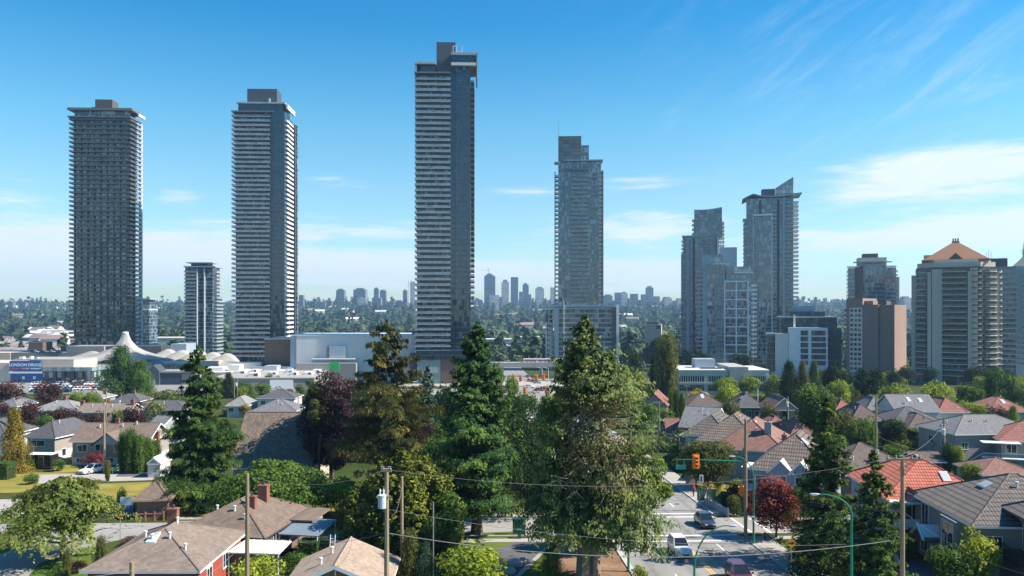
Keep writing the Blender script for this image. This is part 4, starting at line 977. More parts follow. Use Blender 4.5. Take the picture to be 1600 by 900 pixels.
rng = np.random.default_rng(5)
def cloud_mesh(name, mats, C, N, L, Wd, tint, midx=None):
    "many diamond leaves: centres C, normals N, half lengths L, half widths Wd"
    n = len(C); C = np.asarray(C, float); N = N/np.maximum(np.linalg.norm(N, axis=1, keepdims=True), 1e-6)
    A = rng.normal(size=(n,3)); A -= (A*N).sum(1, keepdims=True)*N; A /= np.maximum(np.linalg.norm(A, axis=1, keepdims=True), 1e-6)
    return dia_mesh(name, mats, C, A, np.cross(N, A), L, Wd, tint, midx)
def dia_mesh(name, mats, C, A, B, L, Wd, tint, midx=None):
    n = len(C); L = np.broadcast_to(L, (n,))[:,None]; Wd = np.broadcast_to(Wd, (n,))[:,None]
    V = np.empty((n,4,3)); V[:,0] = C-A*L; V[:,1] = C+B*Wd-A*L*.15; V[:,2] = C+A*L; V[:,3] = C-B*Wd-A*L*.15
    me = bpy.data.meshes.new(name); me.vertices.add(n*4); me.vertices.foreach_set('co', V.ravel().astype(np.float32))
    me.loops.add(n*4); me.loops.foreach_set('vertex_index', np.arange(n*4, dtype=np.int32))
    me.polygons.add(n); me.polygons.foreach_set('loop_start', np.arange(n, dtype=np.int32)*4); me.polygons.foreach_set('loop_total', np.full(n, 4, np.int32))
    for m in (mats if isinstance(mats, (list, tuple)) else [mats]): me.materials.append(m)
    if midx is not None: me.polygons.foreach_set('material_index', np.asarray(midx, np.int32))
    at = me.attributes.new('tint', 'FLOAT', 'POINT'); at.data.foreach_set('value', np.repeat(np.broadcast_to(tint, (n,)), 4).astype(np.float32))
    me.update(calc_edges=True); return me
lfFAR = LEAF('far_foliage', (.025,.05,.03), (.05,.085,.04), (.12,.15,.055), 0)
def forest(name, n, y0, y1, xspan, rmin, rmax, k, label, dens=None, shift=.0):
    "a far wood: tree-sized tufts of foliage"
    y = np.sqrt(rng.uniform(y0**2, y1**2, n)); x = rng.uniform(-xspan, xspan, n)*y
    if dens: keep = dens(x, y); x, y = x[keep], y[keep]
    n = len(x); r = rng.uniform(rmin, rmax, n); con = rng.random(n) < .35; hgt = np.where(con, r*rng.uniform(1.7,2.9,n), r*rng.uniform(.9,1.4,n))
    z = np.interp(y, _KY, _KZ)
    D = rng.normal(size=(n,k,3)); D[:,:,2] = np.abs(D[:,:,2])*.9 - .15*1; D /= np.linalg.norm(D, axis=2, keepdims=True)
    tz = np.clip(D[:,:,2], 0, 1); rad = r[:,None]*np.where(con[:,None], .75*(1-tz*.85), 1.)
    C = np.stack([x[:,None]+D[:,:,0]*rad*rng.uniform(.75,1.1,(n,k)), y[:,None]+D[:,:,1]*rad, z[:,None]+hgt[:,None]*(.35+D[:,:,2]*.9)], 2).reshape(-1,3)
    N = (D + rng.normal(size=D.shape)*.35).reshape(-1,3)
    t_ = np.clip(np.where(con, rng.normal(.18,.1,n), rng.normal(.5,.2,n)), 0, 1); t_ = np.clip(np.repeat(t_, k) + rng.normal(0,.07,n*k), 0, 1)
    me = cloud_mesh(name, lfFAR, C, N, np.repeat(r,k)*.62, np.repeat(r,k)*.45, t_)
    tag(link(name, me), label, None, kind='stuff')
forest('hillside_forest', 5200, 1150, 3900, .78, 6, 11, 16, 'dense mixed wood covering the far hillside')
forest('ridge_forest', 2200, 3300, 4100, .72, 9, 16, 14, 'dark tree line along the far ridge')
forest('valley_forest', 1500, 610, 1150, .72, 3.5, 7.5, 34, 'leafy green wood filling the valley beyond the towers', lambda x, y: ~((np.abs(x+285) < 48) & (np.abs(y-777) < 24)) & ~((x/y < -.545) & (rng.random(len(x)) < .72)))
# houses seen as specks between those trees
mSPK = [M('far_house_wall_%s' % n, c, .8, .05, .1) for n, c in (('white',(.55,.54,.52)), ('cream',(.42,.38,.34)), ('grey',(.28,.29,.31)))]
mSPR = [M('far_house_roof_%s' % n, c, .9, .05, .1) for n, c in (('grey',(.3,.29,.3)), ('brown',(.22,.16,.14)), ('pale',(.6,.58,.56)))]
def far_house_mesh(i):
    b = MB(); w, d, h, r = 6+i*1.5, 5., 6., 3.5
    b.box(-w,w,-d,d,0,h,0); b.poly([(-w-.5,-d-.5,h),(w+.5,-d-.5,h),(w+.5,0,h+r),(-w-.5,0,h+r)],1); b.poly([(w+.5,d+.5,h),(-w-.5,d+.5,h),(-w-.5,0,h+r),(w+.5,0,h+r)],1)
    b.poly([(-w,-d,h),(-w,0,h+r),(-w,d,h)],0); b.poly([(w,-d,h),(w,d,h),(w,0,h+r)],0)
    return b.mesh('far_house', [mSPK[i%3], mSPR[i//3%3]])
fh = [far_house_mesh(i) for i in range(9)]
rr = random.Random(11)
for i in range(110):
    d = rr.uniform(1500, 3500); px = rr.uniform(-20, 1640)
    if i < 30: px, d = rr.uniform(60, 110), rr.uniform(900, 1500)
    o = link('far_house', fh[rr.randrange(9)], None, (WX(px,d), d, gz(d)+rr.uniform(2,6)), rr.uniform(-.5,.5)); o.scale = (1.3,)*3
    tag(o, 'tiny pale house half hidden by trees on the far hillside', 'house', 'houses on the far hillside')
for i in range(190):
    d = rr.uniform(640, 1300); px = rr.uniform(-30, 112); 
    o = link('far_house', fh[rr.randrange(6)], None, (WX(px,d), d, gz(d)+.5), rr.uniform(-.4,.4)); o.scale = (.8,)*3
    tag(o, 'small house in the packed rows of roofs beyond the parkade', 'house', 'packed houses beyond the parkade')
for px, w_, d, py, lab in ((768,62,1000,531,'long white industrial shed in the valley, beyond the guideway'), (786,40,930,541,'low grey industrial shed in front of the long white one'), (1076,50,1050,549,'white flat shed beyond the pink concrete tower'), (830,34,1150,527,'small white shed among valley trees'), (1094,30,2300,497,'white hall on the hillside beside the dark stepped tower'), (262,60,800,529,'white shed between bronze tower and small pale tower'),(1320,40,900,548,'low white hall behind the dark office glass')):
    s_ = d/F; o = thing('industrial_shed', lab, 'shed', (WX(px,d), d, gz(d))); hh = WZ(py, d)-gz(d)
    MB().box(-w_*s_/2, w_*s_/2, 0, 24, 0, hh).build('wall', mSPK[0], o); MB().box(-w_*s_/2-.3, w_*s_/2+.3, -.3, 24.3, hh+.01, hh+1).build('flat_roof', mROOFW, o); MB().box(-w_*s_*.4, w_*s_*.3, -.1, -.02, hh*.3, hh*.62).build('window_band', mPANE, o)
# ================================================================== HOUSES
rGREY = RM('grey_shingle', (.135,.135,.145)); rDGREY = RM('dark_grey_shingle', (.075,.075,.085)); rBROWN = RM('brown_shingle', (.15,.112,.09)); rTAUPE = RM('taupe_shingle', (.185,.145,.12))
rPALE = RM('pale_grey_shingle', (.2,.2,.205)); rDBROWN = RM('dark_brown_shingle', (.1,.074,.066)); rREDB = RM('red_brown_shingle', (.19,.095,.078)); rRED = RM('red_clay_tile', (.38,.105,.07), .5, .3, .9, .3, tile=True)
rDTILE = RM('dark_concrete_tile', (.11,.098,.092), .66, .32, 1., .25, tile=True); rBTILE = RM('brown_concrete_tile', (.145,.115,.1), .66, .32, 1., .25, tile=True); rSHAKE = RM('mossy_shake', (.15,.115,.095), .38, .32, 1., .45)
rREDT = RM('faded_red_tile', (.25,.1,.08), .5, .3, .9, .3, tile=True); rWHITE = M('white_metal_roof', (.62,.63,.64), .5, .05, .3); rBLUE = M('blue_grey_metal_roof', (.16,.2,.24), .5, .12, .3)
wBEIGE = M('beige_stucco', (.38,.32,.26), .9, .06, .4); wPINK = M('pinkish_stucco', (.31,.26,.245), .9, .06, .4); wGREY = M('grey_siding', (.27,.28,.3), .8, .06, .3); wWHITE = M('white_siding', (.5,.5,.49), .8, .06, .3)
wBLUE = M('blue_grey_siding', (.25,.3,.36), .8, .06, .3); wRED = M('red_siding', (.3,.055,.035), .8, .1, .4); wBROWN = M('brown_siding', (.16,.105,.085), .85, .1, .3); wGREEN = M('green_siding', (.03,.16,.085), .8, .1, .3)
wCREAM = M('cream_siding', (.45,.4,.33), .85, .06, .3); wCEDAR = M('red_cedar_boards', (.33,.14,.075), .8, .15, 1.2, vz=.3); wTAUPE = M('taupe_stucco', (.29,.25,.23), .9, .06, .4)
_win = {}
def window(parent, w, h, loc, rz=0, mull=1):
    k = (round(w,1), round(h,1), mull)
    if k not in _win:
        w, h, _ = k; a = MB(); t = .09
        a.box(-w/2-t,w/2+t,-.07,0,h/2,h/2+t); a.box(-w/2-t,w/2+t,-.1,0,-h/2-t,-h/2); a.box(-w/2-t,-w/2,-.07,0,-h/2,h/2); a.box(w/2,w/2+t,-.07,0,-h/2,h/2)
        for i in range(mull): xx = -w/2 + w*(i+1)/(mull+1); a.box(xx-.035,xx+.035,-.06,0,-h/2,h/2)
        p = MB().box(-w/2,w/2,-.03,-.004,-h/2,h/2)
        _win[k] = (a.mesh('window', mWHITE), p.mesh('pane', mPANE))
    f, p = _win[k]
    o = link('window', f, parent, loc, rz); link('pane', p, o); return o
def roof_z(kind, w, dp, rh, ov, x, y):
    "height above the eaves of the roof at local x, y (y=0 front wall)"
    a, b = w/2+ov, dp/2+ov; u, v = a-abs(x), b-abs(y-dp/2)
    if kind == 'gx': return rh*v/b
    if kind == 'gy': return rh*u/a
    m = min(a, b); return rh*min(u, v, m)/m
def roof_mesh(kind, w, dp, eh, rh, ov, fas=.2):
    b = MB(); a, c = w/2+ov, dp/2+ov; y0, y1, ym = -ov, dp+ov, dp/2
    E = [(-a,y0),(a,y0),(a,y1),(-a,y1)]
    lo = [(x,y,eh-fas) for x,y in E]; hi = [(x,y,eh) for x,y in E]; z = eh+rh
    b.poly(lo[::-1], 1)
    for i in range(4): b.poly([lo[i],lo[(i+1)%4],hi[(i+1)%4],hi[i]], 1)
    if kind == 'hip':
        if a > c: P, Q = (-a+c,ym,z), (a-c,ym,z); b.poly([hi[0],hi[1],Q,P]); b.poly([hi[2],hi[3],P,Q]); b.poly([hi[1],hi[2],Q]); b.poly([hi[3],hi[0],P])
        else: P, Q = (0,y0+a,z), (0,y1-a,z); b.poly([hi[0],hi[1],P]); b.poly([hi[1],hi[2],Q,P]); b.poly([hi[2],hi[3],Q]); b.poly([hi[3],hi[0],P,Q])
        tubes = [((-a,y0,eh),P), ((a,y0,eh),P if a <= c else Q), (P,Q)] + ([((a,y1,eh),Q),((-a,y1,eh),P if a > c else Q)])
    elif kind == 'gx':
        P, Q = (-a,ym,z), (a,ym,z); b.poly([hi[0],hi[1],Q,P]); b.poly([hi[2],hi[3],P,Q]); bb = [(hi[1],Q),(hi[2],Q),(hi[0],P),(hi[3],P)]; tubes = [(P,Q)]
    else:
        P, Q = (0,y0,z), (0,y1,z); b.poly([hi[1],hi[2],Q,P]); b.poly([hi[3],hi[0],P,Q]); bb = [(hi[0],P),(hi[1],P),(hi[2],Q),(hi[3],Q)]; tubes = [(P,Q)]
    if kind != 'hip':
        for p, q in bb: b.poly([p, q, (q[0],q[1],q[2]-.26), (p[0],p[1],p[2]-.26)], 1)
    for p, q in tubes:
        if (Vector(p)-Vector(q)).length > .2: b.tube([p, q], .09, 5)
    return b
def house(lab, px0, px1, pye, eh, dp, kind, rh, wall, roof, rot=0, ov=.5, wf=(), wr=(), wl=(), chim=(), vents=(), sky=(), name='house', cat='house', trim=None, band=None, base=0., d=None):
    d = d or GD(pye, eh+base); s = d/F; w = (px1-px0)*s-2*ov
    if w < 2: w = 2
    o = thing(name, lab, cat, (WX((px0+px1)/2, d), d, gz(d)+base), R(rot))
    b = MB().box(-w/2, w/2, 0, dp, -1.2, eh-.01)
    if kind == 'gx':
        for x in (-w/2, w/2-.2):
            n = len(b.v); z = eh+roof_z('gx',w,dp,rh,ov,0,dp/2)-.12; zz = eh+roof_z('gx',w,dp,rh,ov,0,0)-.1
            b.v += [(x,0,eh-.01),(x,dp,eh-.01),(x,dp/2,z),(x+.2,0,eh-.01),(x+.2,dp,eh-.01),(x+.2,dp/2,z)]
            b.f += [(n,n+2,n+1),(n+3,n+4,n+5),(n,n+3,n+5,n+2),(n+1,n+2,n+5,n+4)]; b.m += [0]*4
    if kind == 'gy':
        for y in (0, dp-.2):
            n = len(b.v); z = eh+rh-.12
            b.v += [(-w/2,y,eh-.01),(w/2,y,eh-.01),(0,y,z),(-w/2,y+.2,eh-.01),(w/2,y+.2,eh-.01),(0,y+.2,z)]
            b.f += [(n,n+1,n+2),(n+3,n+5,n+4),(n,n+2,n+5,n+3),(n+1,n+4,n+5,n+2)]; b.m += [0]*4
    b.build('wall', wall, o)
    rk = kind; rm = roof_mesh(kind, w, dp, eh, rh, ov)
    if kind in ('gx','gy'):   # open the gable: the barge line only
        pass
    ro = rm.build('roof', [roof, trim or mWHITE], o)
    if band: MB().box(-w/2-.03, w/2+.03, -.03, dp+.03, -1.2, band[0]).build('lower_wall', band[1], o)
    for u, z, ww, hh in wf: window(o, ww, hh, (-w/2+u*w, -.01, z), 0, 1 if ww > 1.1 else 0)
    for u, z, ww, hh in wr: window(o, ww, hh, (w/2+.01, u*dp, z), R(90), 1 if ww > 1.1 else 0)
    for u, z, ww, hh in wl: window(o, ww, hh, (-w/2-.01, u*dp, z), R(-90), 1 if ww > 1.1 else 0)
    for x, y, hh, cw, mat in chim:
        x = -w/2+x*w; y *= dp; z = eh+max(0, roof_z(kind,w,dp,rh,ov,x,y)) if -.01 <= y <= dp and abs(x) <= w/2 else eh
        z0 = z-.5 if abs(x) <= w/2 else -1
        c = MB().box(x-cw/2,x+cw/2,y-cw*.35,y+cw*.35,z0,z+hh).box(x-cw/2-.06,x+cw/2+.06,y-cw*.35-.06,y+cw*.35+.06,z+hh+.001,z+hh+.14).build('chimney', mat, ro)
        MB().lathe([(.13,z+hh+.145),(.12,z+hh+.5)], 8, (x,y)).build('flue', mDARK, c)
    for x, y in vents:
        x = -w/2+x*w; y *= dp; z = eh+roof_z(kind,w,dp,rh,ov,x,y)
        MB().lathe([(.11,z-.05),(.11,z+.45),(.17,z+.46),(.17,z+.58)], 8, (x,y)).build('roof_vent', mSLABL, ro)
    for x, y in sky:
        x = -w/2+x*w; y *= dp; A = .42; b = MB(); B2 = .65
        cs = [(x-A,y-B2),(x+A,y-B2),(x+A,y+B2),(x-A,y+B2)]; n = 0
        zz = [eh+roof_z(kind,w,dp,rh,ov,*q) for q in cs]
        b.v = [(q[0],q[1],z_-.02) for q,z_ in zip(cs,zz)]+[(q[0],q[1],z_+.16) for q,z_ in zip(cs,zz)]
        b.f = [(4,5,6,7),(0,1,5,4),(1,2,6,5),(2,3,7,6),(3,0,4,7)]; b.m = [0]*5
        k = b.build('skylight', mWHITE, ro); b2 = MB(); b2.poly([(q[0]*.86+x*.14,q[1]*.86+y*.14,(z_*.86+sum(zz)/4*.14)+.175) for q,z_ in zip(cs,zz)]); b2.build('pane', M('skylight_glass', (.4,.44,.46), .1, .05, .5) if 'skylight_glass' not in bpy.data.materials else bpy.data.materials['skylight_glass'], k)
    o['_w'] = w; return o, w, d
BR = mBRICKC
W2 = [(.2,2.2,1.4,1.1),(.72,2.2,1.8,1.1)]
# ---- beyond the side street on the left, far to near
house('pale grey hip roofed house behind the bright lime tree, by the store car park', 96, 162, 622, 3.2, 9, 'hip', 2.2, wGREY, rPALE, wf=W2, chim=[(.9,.5,1.1,.9,BR)])
house('charcoal hip roofed house beside the pair of conifers at the tent roof', 174, 220, 627, 3.2, 9, 'hip', 2.6, wBROWN, rDGREY, wf=W2, chim=[(.6,.4,.9,.8,BR),(.02,.5,1.6,.8,BR)])
house('slate roofed bungalow half hidden at the frame edge among purple trees', -8, 28, 635, 3.1, 10, 'hip', 2.2, wGREY, rGREY, wf=W2, chim=[(.35,.4,1.2,.9,BR)])
house('bungalow with broad pale grey hip roof and cream walls between purple trees', 47, 121, 641, 3.1, 10, 'hip', 2.4, wCREAM, rPALE, wf=[(.22,1.8,3.,1.4),(.55,1.8,1.2,1.1),(.85,1.8,1.2,1.1)], wr=[(.5,1.8,1.5,1.1)], chim=[(.53,.5,.9,.9,BR),(1.03,.3,2.2,1.,BR)], vents=[(.4,.35)])
house('bungalow with a long taupe gable roof and dark brown walls', 118, 202, 644, 3.0, 9, 'gx', 2.0, wBROWN, rTAUPE, wf=[(.14,1.8,1.9,1.1),(.5,1.8,1.4,1.1),(.8,1.8,1.6,1.1)], chim=[(.98,.4,1.3,.9,BR),(.66,.55,.8,.5,mSLABL)], vents=[(.2,.3),(.42,.4),(.6,.3)])
house('charcoal bungalow behind the yellow green round bush', 208, 292, 640, 3.0, 9, 'hip', 2.2, wGREY, rDGREY, wf=W2, wr=[(.5,1.7,1.2,1.1)], vents=[(.5,.3)])
house('pale grey house glimpsed between the big spruce and the church roof', 352, 388, 634, 3.4, 10, 'hip', 2.4, wWHITE, rPALE, wf=W2, wr=[(.5,2.2,1.2,1.1)])
house('two storey white house behind a small purple tree, beside the store wall', 400, 462, 622, 5.4, 9, 'hip', 2., wWHITE, rDGREY, wf=[(.15,4,1.2,1.2),(.8,4,1.4,1.2)], wr=[(.5,3.6,1.2,1.3)])
house('grey hip roofed house with a lit side wall, just behind the church roof', 392, 464, 642, 3.2, 11, 'hip', 2.7, wTAUPE, rGREY, wf=[(.42,1.9,2.4,1.1),(.75,1.9,1.,1.1)], wr=[(.4,1.8,1.3,1.1)], vents=[(.5,.35),(.62,.25)])
house('low brown garage roof behind the long beige house', 158, 184, 668, 2.6, 8, 'hip', 3.6, wBROWN, rBROWN, name='garage', cat='garage')
house('grey house with bright barge boards between the green hedge and the big spruce', 222, 252, 672, 3.4, 9, 'gx', 2.6, wGREY, rGREY, wf=[(.3,2,1.,1.6),(.6,2,1.,1.6)], rot=-14)
house('grey hip roofed bungalow with a dark front and a sunlit beige side wall', 36, 92, 683, 4.3, 12, 'hip', 2.6, wTAUPE, rDGREY, rot=-9, wf=[(.35,3.1,3.4,1.1),(.25,.6,1.2,.8)], wr=[(.2,1.1,1.,1.3),(.45,1.3,1.,1.3),(.75,1.3,1.2,1.2)], vents=[(.6,.35)], band=(1.6,wWHITE))
house('brick chimneyed house cut by the picture edge, beside the golden spruce', -60, 12, 680, 4.2, 10, 'hip', 2.6, wWHITE, rDGREY, wf=W2, wr=[(.4,1.6,1.2,1.3)], chim=[(.88,.35,3.0,1.0,BR)])
o, w, d = house('long beige house with grey brown gable roof and a pale blue porch gable', 109, 235, 689, 4.4, 9, 'gx', 2.7, wTAUPE, rBROWN, wf=[(.13,3.1,1.7,1.3),(.34,3.2,.9,1.1),(.62,3.1,1.7,1.3),(.1,.9,1.2,.7),(.5,.9,1.2,.7)], wr=[(.3,2.7,1.3,1.2)], band=(1.4,wWHITE), chim=[(1.035,.3,1.2,.9,BR),(.44,.5,.7,.7,BR)], vents=[(.25,.35),(.55,.38),(.72,.45)])
b = MB(); x0, x1, z0, z1 = -w*.16, w*.2, 4.0, 6.0; n = 0
b.v = [(x0,-1.6,z0),(x1,-1.6,z0),((x0+x1)/2,-1.6,z1),(x0,3,z0),(x1,3,z0),((x0+x1)/2,3,z1)]; b.f = [(0,1,2),(3,5,4),(0,3,4,1)]; b.m = [0]*3; b.build('porch_gable', wBLUE, o)
b = MB(); k = .25
for sx, xa in ((-1,x0),(1,x1)):
    xm = (x0+x1)/2; b.poly([(xa+sx*.5,-1.9,z0-.12),(xm,-1.9,z1+.16),(xm,3.2,z1+.16),(xa+sx*.5,3.2,z0-.12)][::-sx]); b.poly([(xa+sx*.5,-1.9,z0-.22),(xm,-1.9,z1+.06),(xm,3.2,z1+.06),(xa+sx*.5,3.2,z0-.22)][::sx])
b.build('porch_roof', rBROWN, o)
MB().box(w*.22,w*.42,-2.6,-.02,3.0,3.2).box(w*.22,w*.24,-2.55,-2.4,-1,2.99).box(w*.4,w*.42,-2.55,-2.4,-1,2.99).build('carport_roof', mWHITE, o)
o, w, d = house('steep mossy shake roof of a church beside the purple beech', 361, 487, 731, 3.6, 13, 'gx', 7.6, wCREAM, rSHAKE, ov=.35, name='church', cat='church', wr=[(.5,4.5,1.2,2.)], wf=W2)
house('white garden shed in front of the big spruce', 229, 252, 724, 2.4, 4, 'gy', 1.0, wWHITE, rWHITE, ov=.2, name='garden_shed', cat='shed')
o, w, d = house('low dark brown hip roofed pavilion beneath the big spruce', 209, 266, 780, 2.6, 6, 'hip', 2.0, wBROWN, rBROWN, rot=8, name='pavilion', cat='pavilion', trim=mWOODP)
b = MB()
for x in (-.45,-.15,.15,.45): b.box(w*x-.08,w*x+.08,-.9,-.75,-.3,1.2)
b.box(-w*.46,w*.46,-.88,-.78,.9,1.0); b.build('railing', wCEDAR, o)
# ---- foreground row
o, w, d = house('brown hip roofed bungalow with two brick chimneys behind the red house', 262, 422, 836, 3.0, 12, 'hip', 2.6, wBROWN, rBROWN, rot=-8, trim=mDARK, wf=[(.75,1.7,1.4,1.2)], wr=[(.25,1.6,1.2,1.9),(.6,1.6,1.6,1.2)], chim=[(.64,.62,1.5,1.1,BR),(.66,.36,1.1,.8,BR)], vents=[(.28,.3),(.7,.16),(.52,.25)], name='bungalow')
MB().box(w*.3,w*.8,6,11.5,3.02,3.2).build('rear_roof', rBROWN, o)
o2 = thing('patio_cover', 'blue grey patio roof beside the brown bungalow', 'patio cover', (WX(478,86), 86, gz(86)), R(-10))
b = MB(); b.v = [(-2.2,-2,2.5),(2.2,-2,2.5),(2.6,2.4,3.1),(-1.8,2.4,3.1),(-2.2,-2,2.6),(2.2,-2,2.6),(2.6,2.4,3.2),(-1.8,2.4,3.2)]; b.f = [(3,2,1,0),(4,5,6,7),(0,1,5,4),(1,2,6,5),(2,3,7,6),(3,0,4,7)]; b.m = [0]*6; b.build('roof_sheet', rBLUE, o2)
for x, y in ((-2.1,-1.9),(0,-1.9),(2.1,-1.9),(2.4,2.2)): MB().box(x-.05,x+.05,y-.05,y+.05,-.2,2.49 if y < 0 else 3.05).build('post', mWHITE, o2)
MB().box(-.8,2.2,.2,1.6,.0,1.1).build('wooden_deck_box', wCEDAR, o2)
o, w, d = house('red walled house with a wide taupe hip roof and an open skylight', 128, 316, 890, 3.0, 11.5, 'hip', 2.3, wRED, rTAUPE, rot=0, trim=mWHITE, wf=[(.1,1.6,1.4,1.3),(.62,1.6,1.8,1.3),(.86,1.6,1.,1.3)], wr=[(.25,1.6,1.2,1.3),(.6,1.7,1.2,1.3)], chim=[(.47,.62,1.3,.9,BR)], vents=[(.3,.42),(.52,.6),(.6,.3),(.8,.2),(.44,.28)], sky=[(.44,.3)], name='red_house')
o2 = thing('carport', 'white sheet roofed carport between the red house and the cedar hedge', 'carport', (-24.7, 78.2, gz(78.2)), R(-2))
b = MB(); b.v = [(-2.6,-1.4,2.55),(2.5,-1.4,2.45),(2.7,1.9,2.75),(-1.9,1.9,2.85)]; b.v += [(x,y,z+.12) for x,y,z in b.v]; b.f = [(3,2,1,0),(4,5,6,7),(0,1,5,4),(1,2,6,5),(2,3,7,6),(3,0,4,7)]; b.m = [0]*6
for i in range(7): xx = -2.1+i*.72; b.tube([(xx-.1,-1.42,2.69),(xx+.35,1.88,2.98)], .025, 4)
b.build('roof_sheet', rWHITE, o2)
MB().box(-2.4,2.3,-.9,-.8,-.3,2.4).build('board_wall', wBROWN, o2)
for x in (-2.4, 2.35): MB().box(x-.06,x+.06,-1.3,-1.18,-.3,2.5).build('post', mWHITE, o2)
o, w, d = house('garage with cream gable roof, white barge boards and cedar board front', 438, 610, 919, 2.65, 7.5, 'gy', 1.95, wCEDAR, RM('sandy_shingle', (.3,.23,.18)), rot=2, ov=.45, name='garage', cat='garage', vents=[(.3,.3),(.36,.62)])
b = MB(); hw = w/2+.45
for sx in (-1, 1): b.poly([(sx*hw,-.53,2.4),(0,-.53,4.35),(0,-.53,4.65),(sx*hw,-.53,2.7)][::sx]); b.poly([(sx*hw,-.47,2.4),(0,-.47,4.35),(0,-.47,4.65),(sx*hw,-.47,2.7)][::-sx])
for i in range(7): x = (i-3)*w/7; b.box(x-.06,x+.06,-.05,-.01,0,2.7+max(0,(1-abs(x)/(w/2)))*1.6)
b.build('white_trim', mWHITE, o); MB().box(-.35,.35,-.12,-.055,2.9,3.6).build('gable_vent', mWHITE, o)
# ---- right hand town, far to near
house('mauve grey house with red roof edges and a narrow gable end', 1000, 1044, 634, 6., 10, 'gy', 3.2, wPINK, rREDT, rot=-16, wf=[(.6,4,1.,1.6)], trim=mCHAR)
house('brown hip roofed house with a white framed bay, under the yellow tree', 1074, 1134, 634, 5., 10, 'hip', 3.2, wGREY, rDBROWN, wf=[(.76,3.4,3.2,1.5),(.3,3.4,1.,1.2)], sky=[(.45,.3)], vents=[(.6,.4)])
house('green walled house with a dark slate roof', 1148, 1196, 636, 5., 10, 'hip', 3.3, wGREEN, rDGREY, wf=[(.45,3.2,1.4,1.4),(.75,3.2,1.,1.4)], sky=[(.3,.3)], vents=[(.55,.45)])
o, w, d = house('beige house with an arched window and reddish brown roof', 1202, 1248, 640, 5.6, 9, 'gy', 3.0, wBEIGE, rREDB, wf=[(.5,3.2,2.,1.5)])
MB().lathe([(1.05,0),(1.05,.12)], 16).xf(Matrix.Translation((0,-.01,4.15)) @ Matrix.Rotation(R(90),4,'X')).build('arched_window', mPANE, o)
house('small house with red brown roof seen past the tall conifer', 1294, 1312, 640, 4.5, 10, 'hip', 2.6, wTAUPE, rREDB)
house('red roofed house behind the dark brown hip roof, by the yellow tree', 1304, 1338, 641, 4.6, 10, 'hip', 2.6, wTAUPE, rREDT, vents=[(.6,.4)])
house('grey slope roofed house behind lime trees at the brick block', 1352, 1396, 640, 4.6, 10, 'hip', 3., wGREY, rGREY)
house('two storey grey house with two skylights below the octagonal tower', 1398, 1470, 643, 5.6, 11, 'gx', 3.6, wWHITE, rGREY, sky=[(.45,.32),(.72,.3)], wf=W2, wr=[(.5,4,1.,1.)], vents=[(.3,.2)])
house('red hip roofed house directly in front of the beige octagonal tower', 1464, 1516, 644, 5., 11, 'hip', 3.2, wWHITE, rREDT, wf=[(.7,3.5,2.4,1.2)])
house('brick red hip roofed house by the dark green trees at the frame edge', 1545, 1612, 643, 4.8, 12, 'hip', 3.2, wPINK, rREDT, vents=[(.2,.3),(.55,.4)], sky=[(.5,.25)])
house('dark brown hip roofed house between the wooden pole and the yellow bush', 1328, 1382, 657, 4.4, 11, 'hip', 3.4, wBROWN, rDBROWN, wf=W2, vents=[(.3,.3)])
house('house with a long charcoal hip roof in front of the skylight house', 1394, 1476, 659, 4.6, 10, 'hip', 2.8, wTAUPE, rDGREY, wf=[(.45,3.4,1.4,1.1),(.75,3.4,1.,1.1)], vents=[(.5,.3)])
house('low brown hip roof behind the clipped hedge and transformer pole', 1412, 1492, 676, 2.8, 12, 'hip', 3.6, wBROWN, rDBROWN, vents=[(.6,.3)])
house('long two storey taupe house with a weathered grey hip roof', 1484, 1640, 677, 5.8, 11, 'hip', 2.7, wPINK, rGREY, rot=6, wf=[(.1,3.6,1.2,1.2),(.45,1.2,1.,1.)], wl=[(.3,3.8,1.2,1.4),(.65,3.8,1.4,1.4)], chim=[(.03,.4,.6,.6,mSLABL)], vents=[(.32,.3),(.5,.3),(.12,.5)])
house('dark slate roofed row house at the head of the row, by tall narrow cypresses', 1060, 1118, 668, 5.2, 14, 'gx', 3.4, wBROWN, rGREY, rot=-24, vents=[(.5,.4),(.7,.3)])
house('small terracotta roofed porch house beside the wine red shrub', 1040, 1064, 677, 3., 7, 'gx', 2.8, wPINK, rREDB, rot=-6)
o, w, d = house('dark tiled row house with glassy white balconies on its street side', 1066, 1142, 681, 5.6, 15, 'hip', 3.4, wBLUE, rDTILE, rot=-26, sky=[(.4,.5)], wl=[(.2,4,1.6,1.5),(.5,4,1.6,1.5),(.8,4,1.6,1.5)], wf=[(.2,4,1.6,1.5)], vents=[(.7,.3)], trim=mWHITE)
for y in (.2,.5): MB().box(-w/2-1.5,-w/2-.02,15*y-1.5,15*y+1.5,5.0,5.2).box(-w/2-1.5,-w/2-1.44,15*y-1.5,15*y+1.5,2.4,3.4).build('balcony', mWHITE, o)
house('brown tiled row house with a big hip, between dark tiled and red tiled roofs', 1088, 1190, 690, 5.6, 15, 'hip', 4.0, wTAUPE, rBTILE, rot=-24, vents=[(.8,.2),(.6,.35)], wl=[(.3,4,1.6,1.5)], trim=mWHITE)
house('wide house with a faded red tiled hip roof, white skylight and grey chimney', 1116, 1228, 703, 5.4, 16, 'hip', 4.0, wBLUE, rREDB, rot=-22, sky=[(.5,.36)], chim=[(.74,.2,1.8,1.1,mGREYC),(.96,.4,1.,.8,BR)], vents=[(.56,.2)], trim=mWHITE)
house('small red tiled hip roof between two utility poles', 1194, 1244, 671, 3., 9, 'hip', 2.6, wGREY, rREDT)
house('plain red brown garage roof near the tall conifer, by the small red tiled roof', 1234, 1272, 679, 2.8, 8, 'hip', 2.8, wBROWN, rREDB, name='garage', cat='garage')
